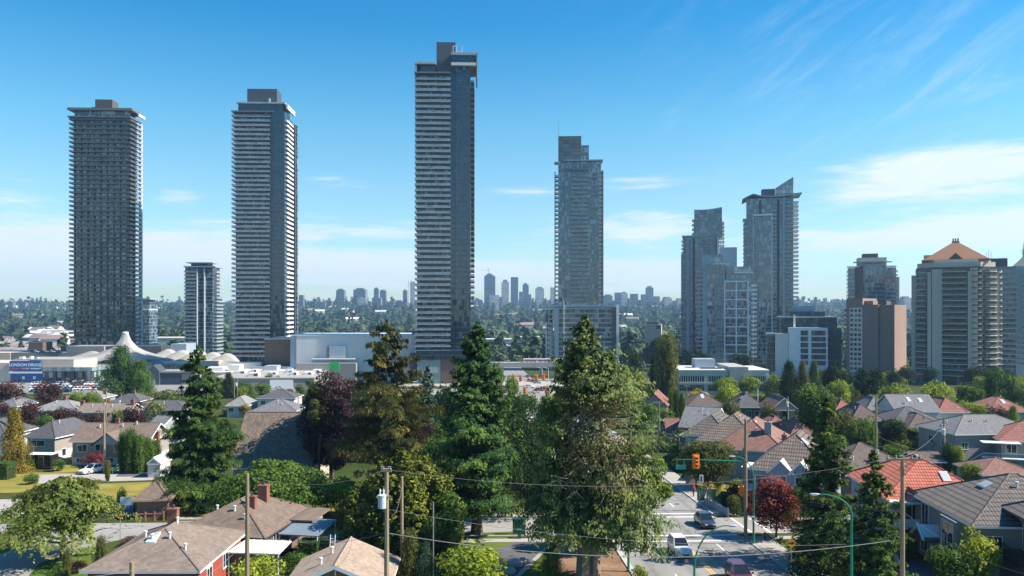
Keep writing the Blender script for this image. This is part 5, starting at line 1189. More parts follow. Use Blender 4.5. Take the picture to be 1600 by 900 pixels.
house('flat white patio roof amid the row house gardens', 1190, 1218, 678, 3., 6, 'gx', .3, wGREY, rWHITE, name='patio_cover', cat='patio cover', ov=.2)
o, w, d = house('blue grey corner house with striped dark tile roof and white gabled bays', 1172, 1300, 736, 5.7, 14, 'hip', 4.2, wBLUE, rBTILE, rot=-27, sky=[(.62,.3)], trim=mWHITE, wf=[(.12,3.9,1.6,1.7),(.42,3.9,1.2,1.7),(.42,1.2,1.4,1.6),(.75,3.9,1.2,1.7)], wl=[(.15,4,1.8,1.6),(.5,4,1.6,1.6),(.2,1.2,2.2,1.9)])
for xx, ww in ((-w*.12,2.8),(w*.14,2.4)):
    b = MB(); b.box(xx-ww/2,xx+ww/2,-1.0,-.02,2.7,5.6); n = len(b.v); b.v += [(xx-ww/2,-1,5.6),(xx+ww/2,-1,5.6),(xx,-1,7.0),(xx-ww/2,2,5.6),(xx+ww/2,2,5.6),(xx,2,7.0)]; b.f += [(n,n+1,n+2),(n+3,n+5,n+4),(n,n+2,n+5,n+3),(n+1,n+4,n+5,n+2)]; b.m += [0]*4
    g = b.build('gabled_bay', wBLUE, o); c = MB()
    for sx in (-1, 1): c.tube([(xx+sx*(ww/2+.35),-1.15,5.4),(xx,-1.15,7.15)], .14, 4); c.poly([(xx+sx*(ww/2+.35),-1.2,5.42),(xx,-1.2,7.12),(xx,3.2,7.12),(xx+sx*(ww/2+.35),3.2,5.42)])
    c.build('barge_board', mWHITE, g); window(g, 1.3, 1.8, (xx,-1.01,4.2))
MB().box(-w/2-1.6,-w/2-.02,.3,4.2,2.5,2.7).box(-w/2-1.6,-w/2-1.54,.3,4.2,2.71,3.7).box(-w/2-1.6,-w/2-.02,.3,4.2,5.5,5.65).build('balcony', mWHITE, o)
MB().box(-w/2-1.9,-w/2-.02,-.5,8,2.05,2.3).build('lower_roof', rDTILE, o)
house('wide brown shingle hip roof behind the red tiled house', 1306, 1448, 740, 3.2, 12, 'hip', 3.6, wBROWN, rDBROWN, rot=5, vents=[(.15,.5),(.25,.2),(.62,.3)], wf=[(.3,1.8,1.4,1.)])
house('low brown roofed shed behind the wooden crossarm pole', 1428, 1478, 721, 2.6, 5, 'gx', 1.2, wBROWN, rDBROWN, name='garden_shed', cat='shed')
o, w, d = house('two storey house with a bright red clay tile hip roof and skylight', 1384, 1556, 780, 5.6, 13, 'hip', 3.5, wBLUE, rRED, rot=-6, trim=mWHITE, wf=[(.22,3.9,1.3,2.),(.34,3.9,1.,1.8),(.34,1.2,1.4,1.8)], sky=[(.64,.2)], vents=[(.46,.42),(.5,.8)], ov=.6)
b = MB(); n = 0; xa, xb = -w*.36, -w*.2
b.v = [(xa,-1.5,5.6),(xb,-1.5,5.6),((xa+xb)/2,-1.5,6.7),(xa,1.6,5.6),(xb,1.6,5.6),((xa+xb)/2,1.6,6.7)]; b.f = [(0,1,2),(1,4,5,2),(3,0,2,5)]; b.m = [0,1,1]; b.build('porch_gable', [wBLUE, rRED], o)
MB().box(-w/2-.6,-w*.12,-1.7,-.02,5.35,5.55).build('porch_roof', mWHITE, o); MB().box(-w/2,-w*.12,-1.5,-.02,2.6,2.8).box(-w/2,-w*.12,-1.5,-1.44,2.81,3.7).build('balcony', mWHITE, o); MB().box(-w/2-.3,-w*.1,-1.8,-.02,2.1,2.4).build('lower_roof', rRED, o)
for x in (-w*.48,-w*.14): MB().box(x-.1,x+.1,-1.5,-1.3,-.5,2.09).build('porch_post', mWHITE, o)
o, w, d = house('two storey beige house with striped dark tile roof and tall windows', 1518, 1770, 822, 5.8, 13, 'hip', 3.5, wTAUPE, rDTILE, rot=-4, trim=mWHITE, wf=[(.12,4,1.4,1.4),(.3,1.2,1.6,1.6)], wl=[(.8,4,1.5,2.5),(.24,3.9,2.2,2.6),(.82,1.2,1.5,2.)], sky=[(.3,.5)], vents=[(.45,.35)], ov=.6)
MB().box(-w/2-1.0,-w/2-.02,1.6,4.9,-.5,5.55).build('bay_wall', wTAUPE, o); window(o, 2.2, 2.6, (-w/2-1.02,3.2,3.9), R(-90), 1); MB().box(-w/2-1.9,-w/2-.02,5.2,10,2.6,2.85).build('lower_roof', rDTILE, o)
b = MB(); ym = 7.4; xo = -w/2-2.1
for sy in (-1, 1): b.tube([(xo,ym+sy*1.5,2.6),(xo,ym,3.9)], .13, 4); b.poly([(xo,ym+sy*1.5,2.55),(xo,ym,3.85),(-w/2,ym,3.85),(-w/2,ym+sy*1.5,2.55)])
b.build('porch_gable', mWHITE, o)
o, w, d = house('dark trimmed house at the frame edge with a black balcony', 1700, 1930, 866, 6.6, 13, 'hip', 3.2, wTAUPE, rDTILE, rot=-8, trim=mDARK, wl=[(.82,4.4,1.,2.1),(.66,4.6,.8,1.4),(.8,1.4,1.6,1.6)], ov=.9, d=62)
b = MB(); x1 = -w/2-.02; x0 = x1-2.4; y0, y1 = 6.5, 12.5
b.box(x0,x1,y0,y1,2.9,3.2); b.box(x0,x0+.06,y0,y1,4.15,4.23); b.box(x0+.07,x1,y0,y0+.06,4.15,4.23); b.box(x0+.07,x1,y1-.06,y1,4.15,4.23)
for i in range(30): y = y0+.1+i*(y1-y0-.2)/30; b.box(x0+.01,x0+.04,y,y+.04,3.201,4.149)
for i in range(12): x = x0+.1+i*.19; b.box(x,x+.04,y0+.01,y0+.04,3.201,4.149)
b.build('balcony', mBLACK, o); MB().box(x0+.5,x1,y0+.3,y1-.3,-.5,2.89).build('lower_wall', mCHAR, o)
o, w, d = house('pale blue garage with a mauve brown hip roof', 1532, 1622, 741, 2.8, 8, 'hip', 1.8, wBLUE, rREDB, name='garage', cat='garage', trim=mWHITE, rot=-4)
o, w, d = house('brown house with red roof, white awning and an outdoor stair at the frame edge', 1566, 1660, 690, 5., 10, 'hip', 3., wTAUPE, rREDT, wf=[(.16,3.6,1.6,1.4),(.05,1.2,1.,1.6)], rot=-16)
MB().box(-w/2-3.5,-w*.24,-2.4,-.02,4.7,4.85).build('awning', mWHITE, o)
b = MB(); b.box(-w/2-3.2,-w*.1,-2.,-.02,1.9,2.1); b.box(-w/2-3.2,-w*.1,-2.,-1.94,2.9,3.)
for i in range(16): x = -w/2-3.2+i*.33; b.box(x,x+.04,-1.99,-1.95,2.101,2.899)
b.build('balcony', mWHITE, o); b = MB()
for i in range(9): b.box(-w/2-3.25-.38*(i+1),-w/2-3.25-.38*i,-1.9,-.9,1.9-.24*(i+1),2.0-.24*(i+1)+.05)
b.tube([(-w/2-3.2,-1.95,3.),(-w/2-6.7,-1.95,.75)], .06, 4); b.tube([(-w/2-3.2,-1.95,2.),(-w/2-6.7,-1.95,-.3)], .1, 4); b.build('outdoor_stair', mWHITE, o)
# ================================================================== TREES
PAL = {
 'fir':   LEAF('fir_needles', (.012,.034,.014), (.042,.1,.028), (.17,.25,.045), .12),
 'spruce':LEAF('spruce_needles', (.012,.032,.011), (.05,.1,.022), (.21,.26,.045), .15),
 'rusty': LEAF('rusty_spruce_needles', (.014,.024,.009), (.05,.058,.016), (.27,.21,.055), .15),
 'cedar': LEAF('cedar_sprays', (.022,.046,.016), (.082,.125,.036), (.26,.28,.09), .2),
 'olive': LEAF('olive_foliage', (.03,.045,.016), (.09,.11,.03), (.23,.22,.065), .3),
 'dry':   LEAF('dry_cedar_sprays', (.06,.05,.025), (.14,.115,.05), (.33,.28,.13), .15),
 'green': LEAF('green_foliage', (.02,.055,.015), (.062,.125,.027), (.2,.27,.05), .3),
 'lime':  LEAF('lime_foliage', (.05,.10,.016), (.14,.21,.03), (.32,.36,.055), .35),
 'bright':LEAF('bright_young_foliage', (.09,.14,.018), (.23,.3,.04), (.42,.46,.075), .35),
 'yellow':LEAF('yellow_foliage', (.25,.19,.015), (.46,.34,.025), (.6,.45,.05), .35),
 'gold':  LEAF('golden_needles', (.06,.05,.012), (.2,.15,.025), (.38,.27,.05), .2),
 'purple':LEAF('purple_foliage', (.018,.01,.014), (.042,.024,.032), (.13,.085,.10), .2),
 'plum':  LEAF('plum_foliage', (.025,.013,.015), (.065,.033,.034), (.13,.075,.07), .25),
 'red':   LEAF('red_maple_foliage', (.07,.015,.015), (.17,.04,.035), (.36,.11,.085), .3),
 'blue':  LEAF('blue_green_needles', (.015,.04,.026), (.035,.08,.045), (.085,.14,.065), .15),
 'dark':  LEAF('dark_foliage', (.008,.02,.01), (.018,.04,.016), (.05,.08,.025), .2),
 'silver':LEAF('silvery_foliage', (.09,.12,.05), (.18,.21,.085), (.32,.34,.15), .3)}
def unit(v): return v/np.maximum(np.linalg.norm(v, axis=-1, keepdims=True), 1e-6)
def branchy(h, r, prof, seed, zb=.1, step=.4, per=7, dens=15., droop=.3, up=.12, side=.3, hang=.25, leaf=.17, wid=.45, sect=.25, keep=1., lean=0., top=1.0):
    "crown made of branches in whorls, each dressed with leaves; returns arrays"
    g = np.random.default_rng(seed); Cs, As, Bs, Ls, Ts = [], [], [], [], []
    ph = g.uniform(0, 6.28, 4); z = zb*h
    bz = []
    while z < h*top:
        bz.append(z); z += step*g.uniform(.75, 1.25)*(1.15-.6*z/h)
    for z in bz:
        t = (z/h-zb)/(1-zb)
        for k in range(max(3, int(per*(1.1-.5*t)))):
            a = g.uniform(0, 6.283)
            s_ = 1+sect*(math.sin(2*a+ph[0])+math.sin(3*a+ph[1]+t*5)+.8*math.sin(t*17+ph[2]+a))
            L = r*prof(t)*s_*g.uniform(.7, 1.12)*.82+.12
            if g.random() > keep: continue
            n = int(dens*L*(1+.5*t))+8
            out = np.array([math.cos(a), math.sin(a), 0.]); tan = np.array([-math.sin(a), math.cos(a), 0.])
            ns = int(4+L*2.6); sj = np.sort(g.uniform(.1, 1, ns)**.8); sg = g.choice([-1., 1.], ns); lj = side*L*(1.15-.75*sj)*g.uniform(.6,1.2,ns); sj[-1], lj[-1] = 1., .12*L
            k_ = g.choice(ns, n, p=(lj+.06*L)/(lj+.06*L).sum()); v = g.random(n)**.8; s = sj[k_]; l = lj[k_]
            dirx = out*.55 + tan*sg[k_][:,None]*.83; dz = -droop*L*s**1.4 + up*L*s**3
            P = np.outer(s*L, out) + dirx*(l*v)[:,None] + g.normal(0, .035+.02*L, (n,3))
            P[:,2] += z + dz - hang*v**1.4*np.minimum(l, 1.2)*.9 - np.abs(g.normal(0,1,n))*hang*.12
            P[:,0] += lean*z
            A = dirx*(1-.3*v)[:,None] + g.normal(0,.3,(n,3)); A[:,2] -= .15+hang*(.5+.9*v)
            Bv = np.cross(unit(A), np.array([0,0,.75])+out*.55+g.normal(0,.3,(n,3)))
            Cs.append(P); As.append(unit(A)); Bs.append(unit(Bv)); Ls.append(leaf*g.uniform(.6,1.35,n))
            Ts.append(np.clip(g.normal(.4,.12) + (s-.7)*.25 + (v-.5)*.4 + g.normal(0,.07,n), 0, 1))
    return [np.concatenate(q) for q in (Cs, As, Bs, Ls, Ts)] + [wid]
def lobes(w, h, zc, seed, n, k, leaf, lr=(.26,.42), flat=.8, up=.15, squash=1., fill=.2):
    "crown made of overlapping leafy lobes on an ellipsoid; returns arrays"
    g = np.random.default_rng(seed); R0 = np.array([w/2, w/2, h/2])
    d = unit(g.normal(size=(n,3)) + np.array([0,0,up])); C0 = d*R0*g.uniform(.45,.78,(n,1)); C0[0] = 0
    rr = g.uniform(*lr, n)*min(w, h*1.2)/1.0*.5*1.25; tn = g.normal(.45,.13,n)
    i = g.integers(0, n, k); u = unit(g.normal(size=(k,3)) + np.array([0,0,.25])); q = np.where(g.random(k) < fill, g.random(k)**.5, g.uniform(.82,1.12,k))
    P = C0[i] + u*(rr[i]*q)[:,None]*np.array([1,1,flat*squash]); P[:,2] += zc
    N = unit(u + g.normal(0,.55,(k,3))); A = g.normal(size=(k,3)); A[:,2] -= .4; A -= (A*N).sum(1, keepdims=True)*N; A = unit(A)
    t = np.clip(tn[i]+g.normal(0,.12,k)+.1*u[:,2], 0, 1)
    return [P, A, np.cross(N, A), leaf*g.uniform(.6,1.3,k), t, .62]
def to_mesh(arr, mat, name='crown'):
    C, A, B, L, T, w = arr; return dia_mesh(name, mat, C, A, B, L, L*w, T)
def join(*arrs): return [np.concatenate([a[i] for a in arrs]) for i in range(5)] + [arrs[0][5]]
def trunk_mb(h, r0, r1=.05, wob=.012, seed=0, n=7, x=0, y=0, z0=-.6):
    g = random.Random(seed); pts = []
    for i in range(9):
        t = i/8; pts.append((x+g.uniform(-1,1)*wob*h*t, y+g.uniform(-1,1)*wob*h*t, z0+(h-z0)*t))
    rad = [r0*1.35]+[r0+(r1-r0)*i/8 for i in range(1,9)]
    return MB().tube(pts, rad, n)
def limbs(mb, n, z0, z1, L, r, seed, rise=.7, bend=.3):
    g = random.Random(seed)
    for i in range(n):
        a = 6.283*i/n + g.uniform(-.4,.4); z = g.uniform(z0, z1); l = L*g.uniform(.6,1); c, s = math.cos(a), math.sin(a)
        mb.tube([(0,0,z), (c*l*.4,s*l*.4,z+l*.4*rise), (c*l*.75,s*l*.75,z+l*.7*rise+bend*.1*l), (c*l,s*l,z+l*rise-bend*l*.2)], [r,r*.7,r*.4,r*.15], 5)
    return mb
def tree(name, lab, loc, crown, trunk, bark=mBARK, cat='tree', group=None, rz=0):
    o = thing(name, lab, cat, loc, rz, group); link('crown', crown, o)
    if trunk is not None: trunk.build('trunk', bark, o)
    return o
def base_at(px, py=None, d=None):
    d = d or GD(py); return (WX(px, d), d, gz(d))
conprof = lambda p: (lambda t: max(.02, (1-t))**p)

# ---- the big trees of the middle row
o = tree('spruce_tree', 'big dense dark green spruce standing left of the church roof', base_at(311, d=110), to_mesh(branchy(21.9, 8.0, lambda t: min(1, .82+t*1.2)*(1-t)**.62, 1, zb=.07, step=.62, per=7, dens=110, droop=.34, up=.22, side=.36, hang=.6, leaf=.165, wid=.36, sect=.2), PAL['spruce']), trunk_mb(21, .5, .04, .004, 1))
o['label'] = 'big dense dark green spruce beside the shake roofed church'
a1 = lobes(10.4, 19.5, 10.0, 3, 56, 28000, .2, (.16,.3), 1.1, -.1)
tree('beech_tree', 'tall dark purple beech with ragged top beside the church gable', base_at(519, d=124), to_mesh(a1, PAL['purple']), limbs(trunk_mb(19, .42, .05, .012, 2), 9, 4, 12, 4.2, .14, 3, 1.1), mBARK)
a2 = lobes(4.2, 11, 12.3, 23, 14, 5200, .19, (.2,.34), 1.1); tree('maple_tree', 'olive green tree just before the purple beech, bronze at its top', base_at(499, d=121), to_mesh(a2, PAL['olive']), trunk_mb(13, .25, .05, .01, 3))
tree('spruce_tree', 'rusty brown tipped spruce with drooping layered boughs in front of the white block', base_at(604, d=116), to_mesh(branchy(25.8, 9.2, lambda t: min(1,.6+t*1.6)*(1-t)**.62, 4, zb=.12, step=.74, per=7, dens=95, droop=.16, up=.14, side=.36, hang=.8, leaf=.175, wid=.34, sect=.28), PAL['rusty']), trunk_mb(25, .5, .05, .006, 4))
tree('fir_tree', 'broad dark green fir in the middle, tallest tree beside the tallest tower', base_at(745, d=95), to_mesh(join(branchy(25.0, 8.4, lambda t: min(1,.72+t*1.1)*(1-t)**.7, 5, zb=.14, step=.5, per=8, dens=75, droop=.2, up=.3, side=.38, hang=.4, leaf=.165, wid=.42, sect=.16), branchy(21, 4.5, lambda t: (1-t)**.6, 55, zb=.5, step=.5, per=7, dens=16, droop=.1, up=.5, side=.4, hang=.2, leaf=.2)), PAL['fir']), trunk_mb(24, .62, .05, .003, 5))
# twin trunk cedar
cprof = lambda t: (.80+.9*t if t < .2 else .98*(1-t)**.70*1.02)
low = branchy(24.6, 8.5, cprof, 6, zb=.24, step=.42, per=8, dens=80, droop=.3, up=.1, side=.38, hang=.85, leaf=.16, sect=.18, wid=.5, top=.55)
mid = branchy(24.6, 7.3, cprof, 16, zb=.5, step=.5, per=7, dens=56, droop=.1, up=.3, side=.38, hang=.5, leaf=.16, sect=.3, wid=.5, top=.86)
tp1 = branchy(9.8, 4.6, lambda t: (1-t)**.95, 26, zb=.2, step=.34, per=8, dens=22, droop=.1, up=.5, side=.45, hang=.3, leaf=.19, sect=.2, wid=.55); tp1[0] = tp1[0] + np.array([-.35,0,15.6])
tp2 = branchy(5.6, 3.0, lambda t: (1-t)**.9, 27, zb=.15, step=.4, per=6, dens=20, droop=.1, up=.5, side=.45, hang=.3, leaf=.19, sect=.2, wid=.55); tp2[0] = tp2[0] + np.array([1.9,.2,16.4])
inner = np.hypot(mid[0][:,0], mid[0][:,1]); kp = (inner > 2.2) | (rng.random(len(inner)) < .38); mid = [q[kp] for q in mid[:5]] + [mid[5]]
dry = []
for q_, keep_ in ((low, .13), (mid, .13)):
    P_ = q_[0]; ctr = (P_[:,1] < 1.4) & (P_[:,0] > -2.7) & (P_[:,0] < 4.4 - .12*(P_[:,2]-9)) & (P_[:,2] > 9.4) & (P_[:,2] < 17.9); kk = ~ctr | (rng.random(len(P_)) < keep_)
    d_ = ~kk & (rng.random(len(P_)) < .26); dry.append([q_[i_][d_] for i_ in range(5)] + [q_[5]])
    for i_ in range(5): q_[i_] = q_[i_][kk]
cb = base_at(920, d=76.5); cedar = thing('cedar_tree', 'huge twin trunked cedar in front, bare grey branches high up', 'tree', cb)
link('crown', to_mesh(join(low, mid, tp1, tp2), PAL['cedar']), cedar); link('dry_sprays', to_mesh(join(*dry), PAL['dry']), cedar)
mDEAD = M('bare_branch_wood', (.4,.31,.2), .95, .2, 1.5)
for j, (x, hh, r0) in enumerate(((-.72,23.6,.5),(1.1,21.5,.44))):
    MB().tube([(x*.4-.2 if j == 0 else x*.45,0,-.8),(x*.62,.05,4),(x*.9,-.7,10),(x,-.7,15),(x,0,hh)], [r0*1.5,r0*1.05,r0*.75,r0*.45,.05], 9).build('trunk', mBARKP, cedar)
MB().tube([(-.9,-.2,-.8),(-.75,.1,3.5),(-.6,.1,8)], [.42,.33,.2], 8).build('trunk', mBARKP, cedar)
g = random.Random(8); b = MB()
for i in range(170):
    x = g.choice((-.72, 1.1)); z = g.uniform(9.2, 17.6); a = g.uniform(2.6, 6.8) ; l = g.uniform(1.6, 4.6)*(1.2-(z-9)/16); c, s = math.cos(a), math.sin(a); dr = g.uniform(-.1,.25)
    p = [(x,-.6,z),(x+c*l*.35,s*l*.35-.6,z-.02*l),(x+c*l*.7,s*l*.7-.6,z-dr*l*.6),(x+c*l,s*l-.6,z-dr*l*.4+.12*l)]; b.tube(p, [.075,.055,.036,.014], 4)
    for q in range(3):
        u = g.uniform(.35,.9); px_ = x+c*l*u; py_ = s*l*u-.6; pz = z-dr*l*u*.7; a2 = a+g.choice((-.9,.9)); b.tube([(px_,py_,pz),(px_+math.cos(a2)*l*.22,py_+math.sin(a2)*l*.22,pz-.1*l)], [.03,.01], 4)
b.build('bare_branches', mDEAD, cedar)
tree('maple_tree', 'sunlit yellow green maple leaning over the road beside the big cedar', base_at(1008, d=87), to_mesh(lobes(6.2, 9.4, 7.9, 7, 30, 12000, .2, (.22,.36), 1., .1), PAL['lime']), limbs(trunk_mb(7, .28, .05, .01, 7), 6, 2, 5, 3, .1, 7))
tree('maple_tree', 'very dark broad tree filling the gap below the fir and the cedar', base_at(786, d=104), to_mesh(lobes(13.5, 12.4, 8.2, 8, 44, 24000, .22, (.18,.32), .95, .1), PAL['dark']), limbs(trunk_mb(8, .32, .06, .01, 8), 7, 2.5, 5, 3.5, .12, 8))
tree('spruce_tree', 'blue green young conifer between rusty spruce and fir', base_at(668, d=150), to_mesh(branchy(18, 4.6, conprof(.75), 9, zb=.1, step=.5, per=7, dens=18, droop=.05, up=.3, side=.4, hang=.25, leaf=.24, sect=.2), PAL['blue']), trunk_mb(17, .3, .05, .004, 9))
tree('plum_tree', 'small wine red tree showing between the blue green conifer and rusty spruce', base_at(664, d=140), to_mesh(lobes(3.6, 4.2, 6.6, 10, 12, 1600, .2), PAL['plum']), trunk_mb(6.5, .15, .05, .01, 10))
for px_, d_, hh_, ww_, lb_ in ((850,150,10.2,8.5,'green maple on the verge behind the fir and cedar gap'),(832,124,8.4,7.5,'dark leafy maple close behind the utility box'),(872,190,11,9,'green maple hiding the road between fir and cedar')):
    tree('maple_tree', lb_, base_at(px_, d=d_), to_mesh(lobes(ww_, hh_*.86, hh_*.55, int(px_), 24, 7000, .26, (.22,.36), .95, .1), PAL['green']), limbs(trunk_mb(hh_*.5, .2, .05, .01, 5), 5, 1.5, 3, 2.4, .08, 5))
hx = base_at(624, d=86); hv = []
for i, (dx, dy, w_, h_) in enumerate(((-5.2,.3,4.2,5.6),(-3.6,0,4.4,7.8),(-1.5,.6,4.6,9.6),(.6,0,4.8,10.9),(2.6,.3,4.6,10.2),(4.4,-.2,4.2,8.4),(-.4,-1.6,4.6,8.6),(1.9,-1.7,4.6,8.8),(5.6,-.8,3.2,6.2))):
    q = branchy(h_, w_*.62, lambda t: min(1, .75+1.2*t)*(1-t)**.42, 30+i, zb=.0, step=.3, per=7, dens=34, droop=-.5, up=.35, side=.4, hang=.1, leaf=.14, sect=.12, wid=.45); q[0] = q[0]+np.array([dx,dy,0]); hv.append(q)
tree('cedar_tree', 'wide rounded golden green cedar clump behind the transformer pole', hx, to_mesh(join(*hv), LEAF('golden_green_sprays', (.03,.055,.014), (.12,.155,.028), (.4,.38,.06), .2)), trunk_mb(8, .3, .05, .01, 11))
tree('maple_tree', 'dark broadleaf tree right beside the golden green cedar clump', base_at(692, d=84), to_mesh(lobes(5.4, 6.6, 3.9, 12, 22, 6000, .2, (.2,.36), 1., 0), PAL['green']), trunk_mb(4, .2, .05, .01, 12))
tree('catalpa_tree', 'low spreading deep green tree over the yard behind the brown bungalow', base_at(425, d=98), to_mesh(join(lobes(16, 6.2, 4.4, 13, 50, 19000, .19, (.3,.55), .7, .3), lobes(8, 3.4, 6.6, 113, 14, 4000, .19, (.3,.6), .7, .3)), PAL['green']), limbs(trunk_mb(3.4, .3, .1, .01, 13), 8, 1.2, 2.6, 5.5, .12, 13, .2))
tree('maple_tree', 'bright olive small tree between spreading tree and golden green cedar', base_at(533, d=97), to_mesh(lobes(5.4, 4.6, 3.6, 14, 18, 4200, .19, (.2,.4), .9, .2), PAL['lime']), limbs(trunk_mb(3, .14, .05, .01, 14), 5, 1, 2.4, 2, .06, 14, .5))
# weeping layered tree on the corner
wt = base_at(98, d=83.5)
wp = lambda t: (.86+.5*t if t < .28 else 1.0*math.sqrt(max(0, 1-((t-.28)/.74)**2)))
tree('dogwood_tree', 'spreading light green layered tree at the street corner, drooping branch tips', wt, to_mesh(branchy(8.7, 7.4, wp, 15, zb=.5, step=.36, per=9, dens=40, droop=.15, up=-.08, side=.34, hang=.35, leaf=.17, sect=.24, wid=.55), LEAF('layered_tree_foliage', (.05,.08,.02), (.15,.19,.045), (.38,.4,.12), .35)), limbs(trunk_mb(7.2, .36, .06, .012, 15), 12, 1.6, 4.2, 5.2, .13, 15, .35), mBARK)
# conifers on the right
tree('spruce_tree', 'tall shaggy conifer in front of the blue grey corner house', base_at(1291, d=82), to_mesh(branchy(17.2, 5.5, lambda t: min(1,.8+t)*(1-t)**.78, 17, zb=.02, step=.48, per=7, dens=115, droop=.1, up=.22, side=.38, hang=.4, leaf=.14, wid=.38, sect=.26), PAL['spruce']), trunk_mb(18, .34, .04, .004, 17))
tree('spruce_tree', 'shorter brighter conifer between green street lamp and crossarm pole', base_at(1364, d=72), to_mesh(branchy(13, 4.3, lambda t: min(1,.8+t)*(1-t)**.8, 18, zb=.02, step=.42, per=7, dens=115, droop=.1, up=.22, side=.38, hang=.35, leaf=.135, wid=.38, sect=.22), PAL['spruce']), trunk_mb(12.5, .26, .04, .004, 18))
tree('maple_tree', 'red leaved maple on the corner beside the blue grey house', base_at(1213, d=93), to_mesh(lobes(6.8, 5.6, 3.9, 19, 26, 8000, .17, (.22,.38), .8, .2), PAL['red']), limbs(trunk_mb(3.6, .16, .05, .01, 19), 6, .8, 2.4, 2.2, .07, 19, .5))
tree('dogwood_tree', 'round leafy dogwood under the green signal arm', base_at(1106, d=124), to_mesh(lobes(8.6, 6.6, 4.4, 20, 30, 9000, .2, (.22,.38), .8, .2), PAL['olive']), limbs(trunk_mb(4, .2, .05, .01, 20), 6, .8, 2.6, 2.6, .08, 20, .5))
tree('maple_tree', 'big bright topped street tree behind the tall shaggy conifer', base_at(1272, d=175), to_mesh(lobes(9, 11.5, 8, 21, 30, 8000, .3, (.22,.38), 1., .2), PAL['green']), limbs(trunk_mb(8, .3, .05, .01, 21), 6, 2, 5, 3, .1, 21))

# ---- shared crowns for the smaller trees
PROTO = {}
def unit_tree(kind, pal, var):
    k = (kind, pal, var)
    if k in PROTO: return PROTO[k]
    m = PAL[pal]; s = var*7+hash_(kind)
    if kind == 'round': c = to_mesh(lobes(1., .82, .56, s, 22, 2600, .034, (.24,.4), .9, .15), m); t = limbs(trunk_mb(.5, .03, .008, .01, var, 5, z0=-.05), 5, .12, .35, .32, .012, var); b = mBARK
    if kind == 'cone': c = to_mesh(branchy(1., .62, conprof(.78), s, zb=.06, step=.03, per=8, dens=170, droop=.1, up=.15, side=.4, hang=.3, leaf=.02, sect=.2), m); t = trunk_mb(.95, .022, .003, .003, var, 5, z0=-.05); b = mBARK
    if kind == 'pine': c = to_mesh(lobes(1., .75, .6, s, 30, 2600, .03, (.16,.26), .6, .1), m); t = limbs(trunk_mb(.8, .028, .008, .012, var, 5, z0=-.05), 7, .25, .7, .36, .01, var, .3); b = mBARK
    if kind == 'column': c = to_mesh(branchy(1., .6, lambda t: min(1, .7+2*t)*(1-t)**.35, s, zb=0, step=.03, per=7, dens=120, droop=-.6, up=.3, side=.5, hang=.05, leaf=.036, sect=.06), m); t = trunk_mb(.6, .04, .01, .0, var, 5, z0=-.03); b = mBARK
    if kind == 'bush': c = to_mesh(lobes(1., .9, .42, s, 16, 1700, .038, (.26,.42), .9, .2), m); t = limbs(MB(), 5, .0, .1, .4, .02, var, .8); b = mBARK
    if kind == 'hedge':
        g = np.random.default_rng(s); n = 3000; P = g.uniform(-.5,.5,(n,3)); ax = g.integers(0,3,n); sg = g.choice([-.5,.5],n); P[np.arange(n),ax] = sg*g.uniform(.9,1.05,n); P[:,2] = np.abs(P[:,2]+.5)
        u = np.zeros((n,3)); u[np.arange(n),ax] = np.sign(sg); N = unit(u+g.normal(0,.5,(n,3))); A = unit(np.cross(N, g.normal(size=(n,3))))
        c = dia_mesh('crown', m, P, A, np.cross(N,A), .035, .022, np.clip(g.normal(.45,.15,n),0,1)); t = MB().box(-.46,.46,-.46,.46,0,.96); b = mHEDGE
    PROTO[k] = (c, t.mesh('trunk', b)); return PROTO[k]
def hash_(s): return sum(ord(c)*(i+3) for i, c in enumerate(s)) % 97
NAMES = {'round':'tree','cone':'conifer_tree','pine':'pine_tree','column':'cypress_tree','bush':'bush','hedge':'hedge'}
rt = random.Random(3)
def plant(kind, pal, px, top, base, wpx, lab, d=None, dep=None, name=None, group=None):
    d = d or GD(base); s = d/F; h = WZ(top, d)-gz(d); w = wpx*s
    c, t = unit_tree(kind, pal, rt.randrange(3)); nm = name or NAMES[kind]
    o = thing(nm, lab, 'hedge' if kind == 'hedge' else 'bush' if kind == 'bush' else 'tree', (WX(px,d), d, gz(d)-.02), 0 if kind == 'hedge' else rt.uniform(0,6), group)
    o.scale = (w, (dep or w) if kind == 'hedge' else w, h)
    link('crown' if kind not in ('bush','hedge') else 'foliage', c, o); link('trunk' if kind not in ('bush','hedge') else 'twigs', t, o)
    return o
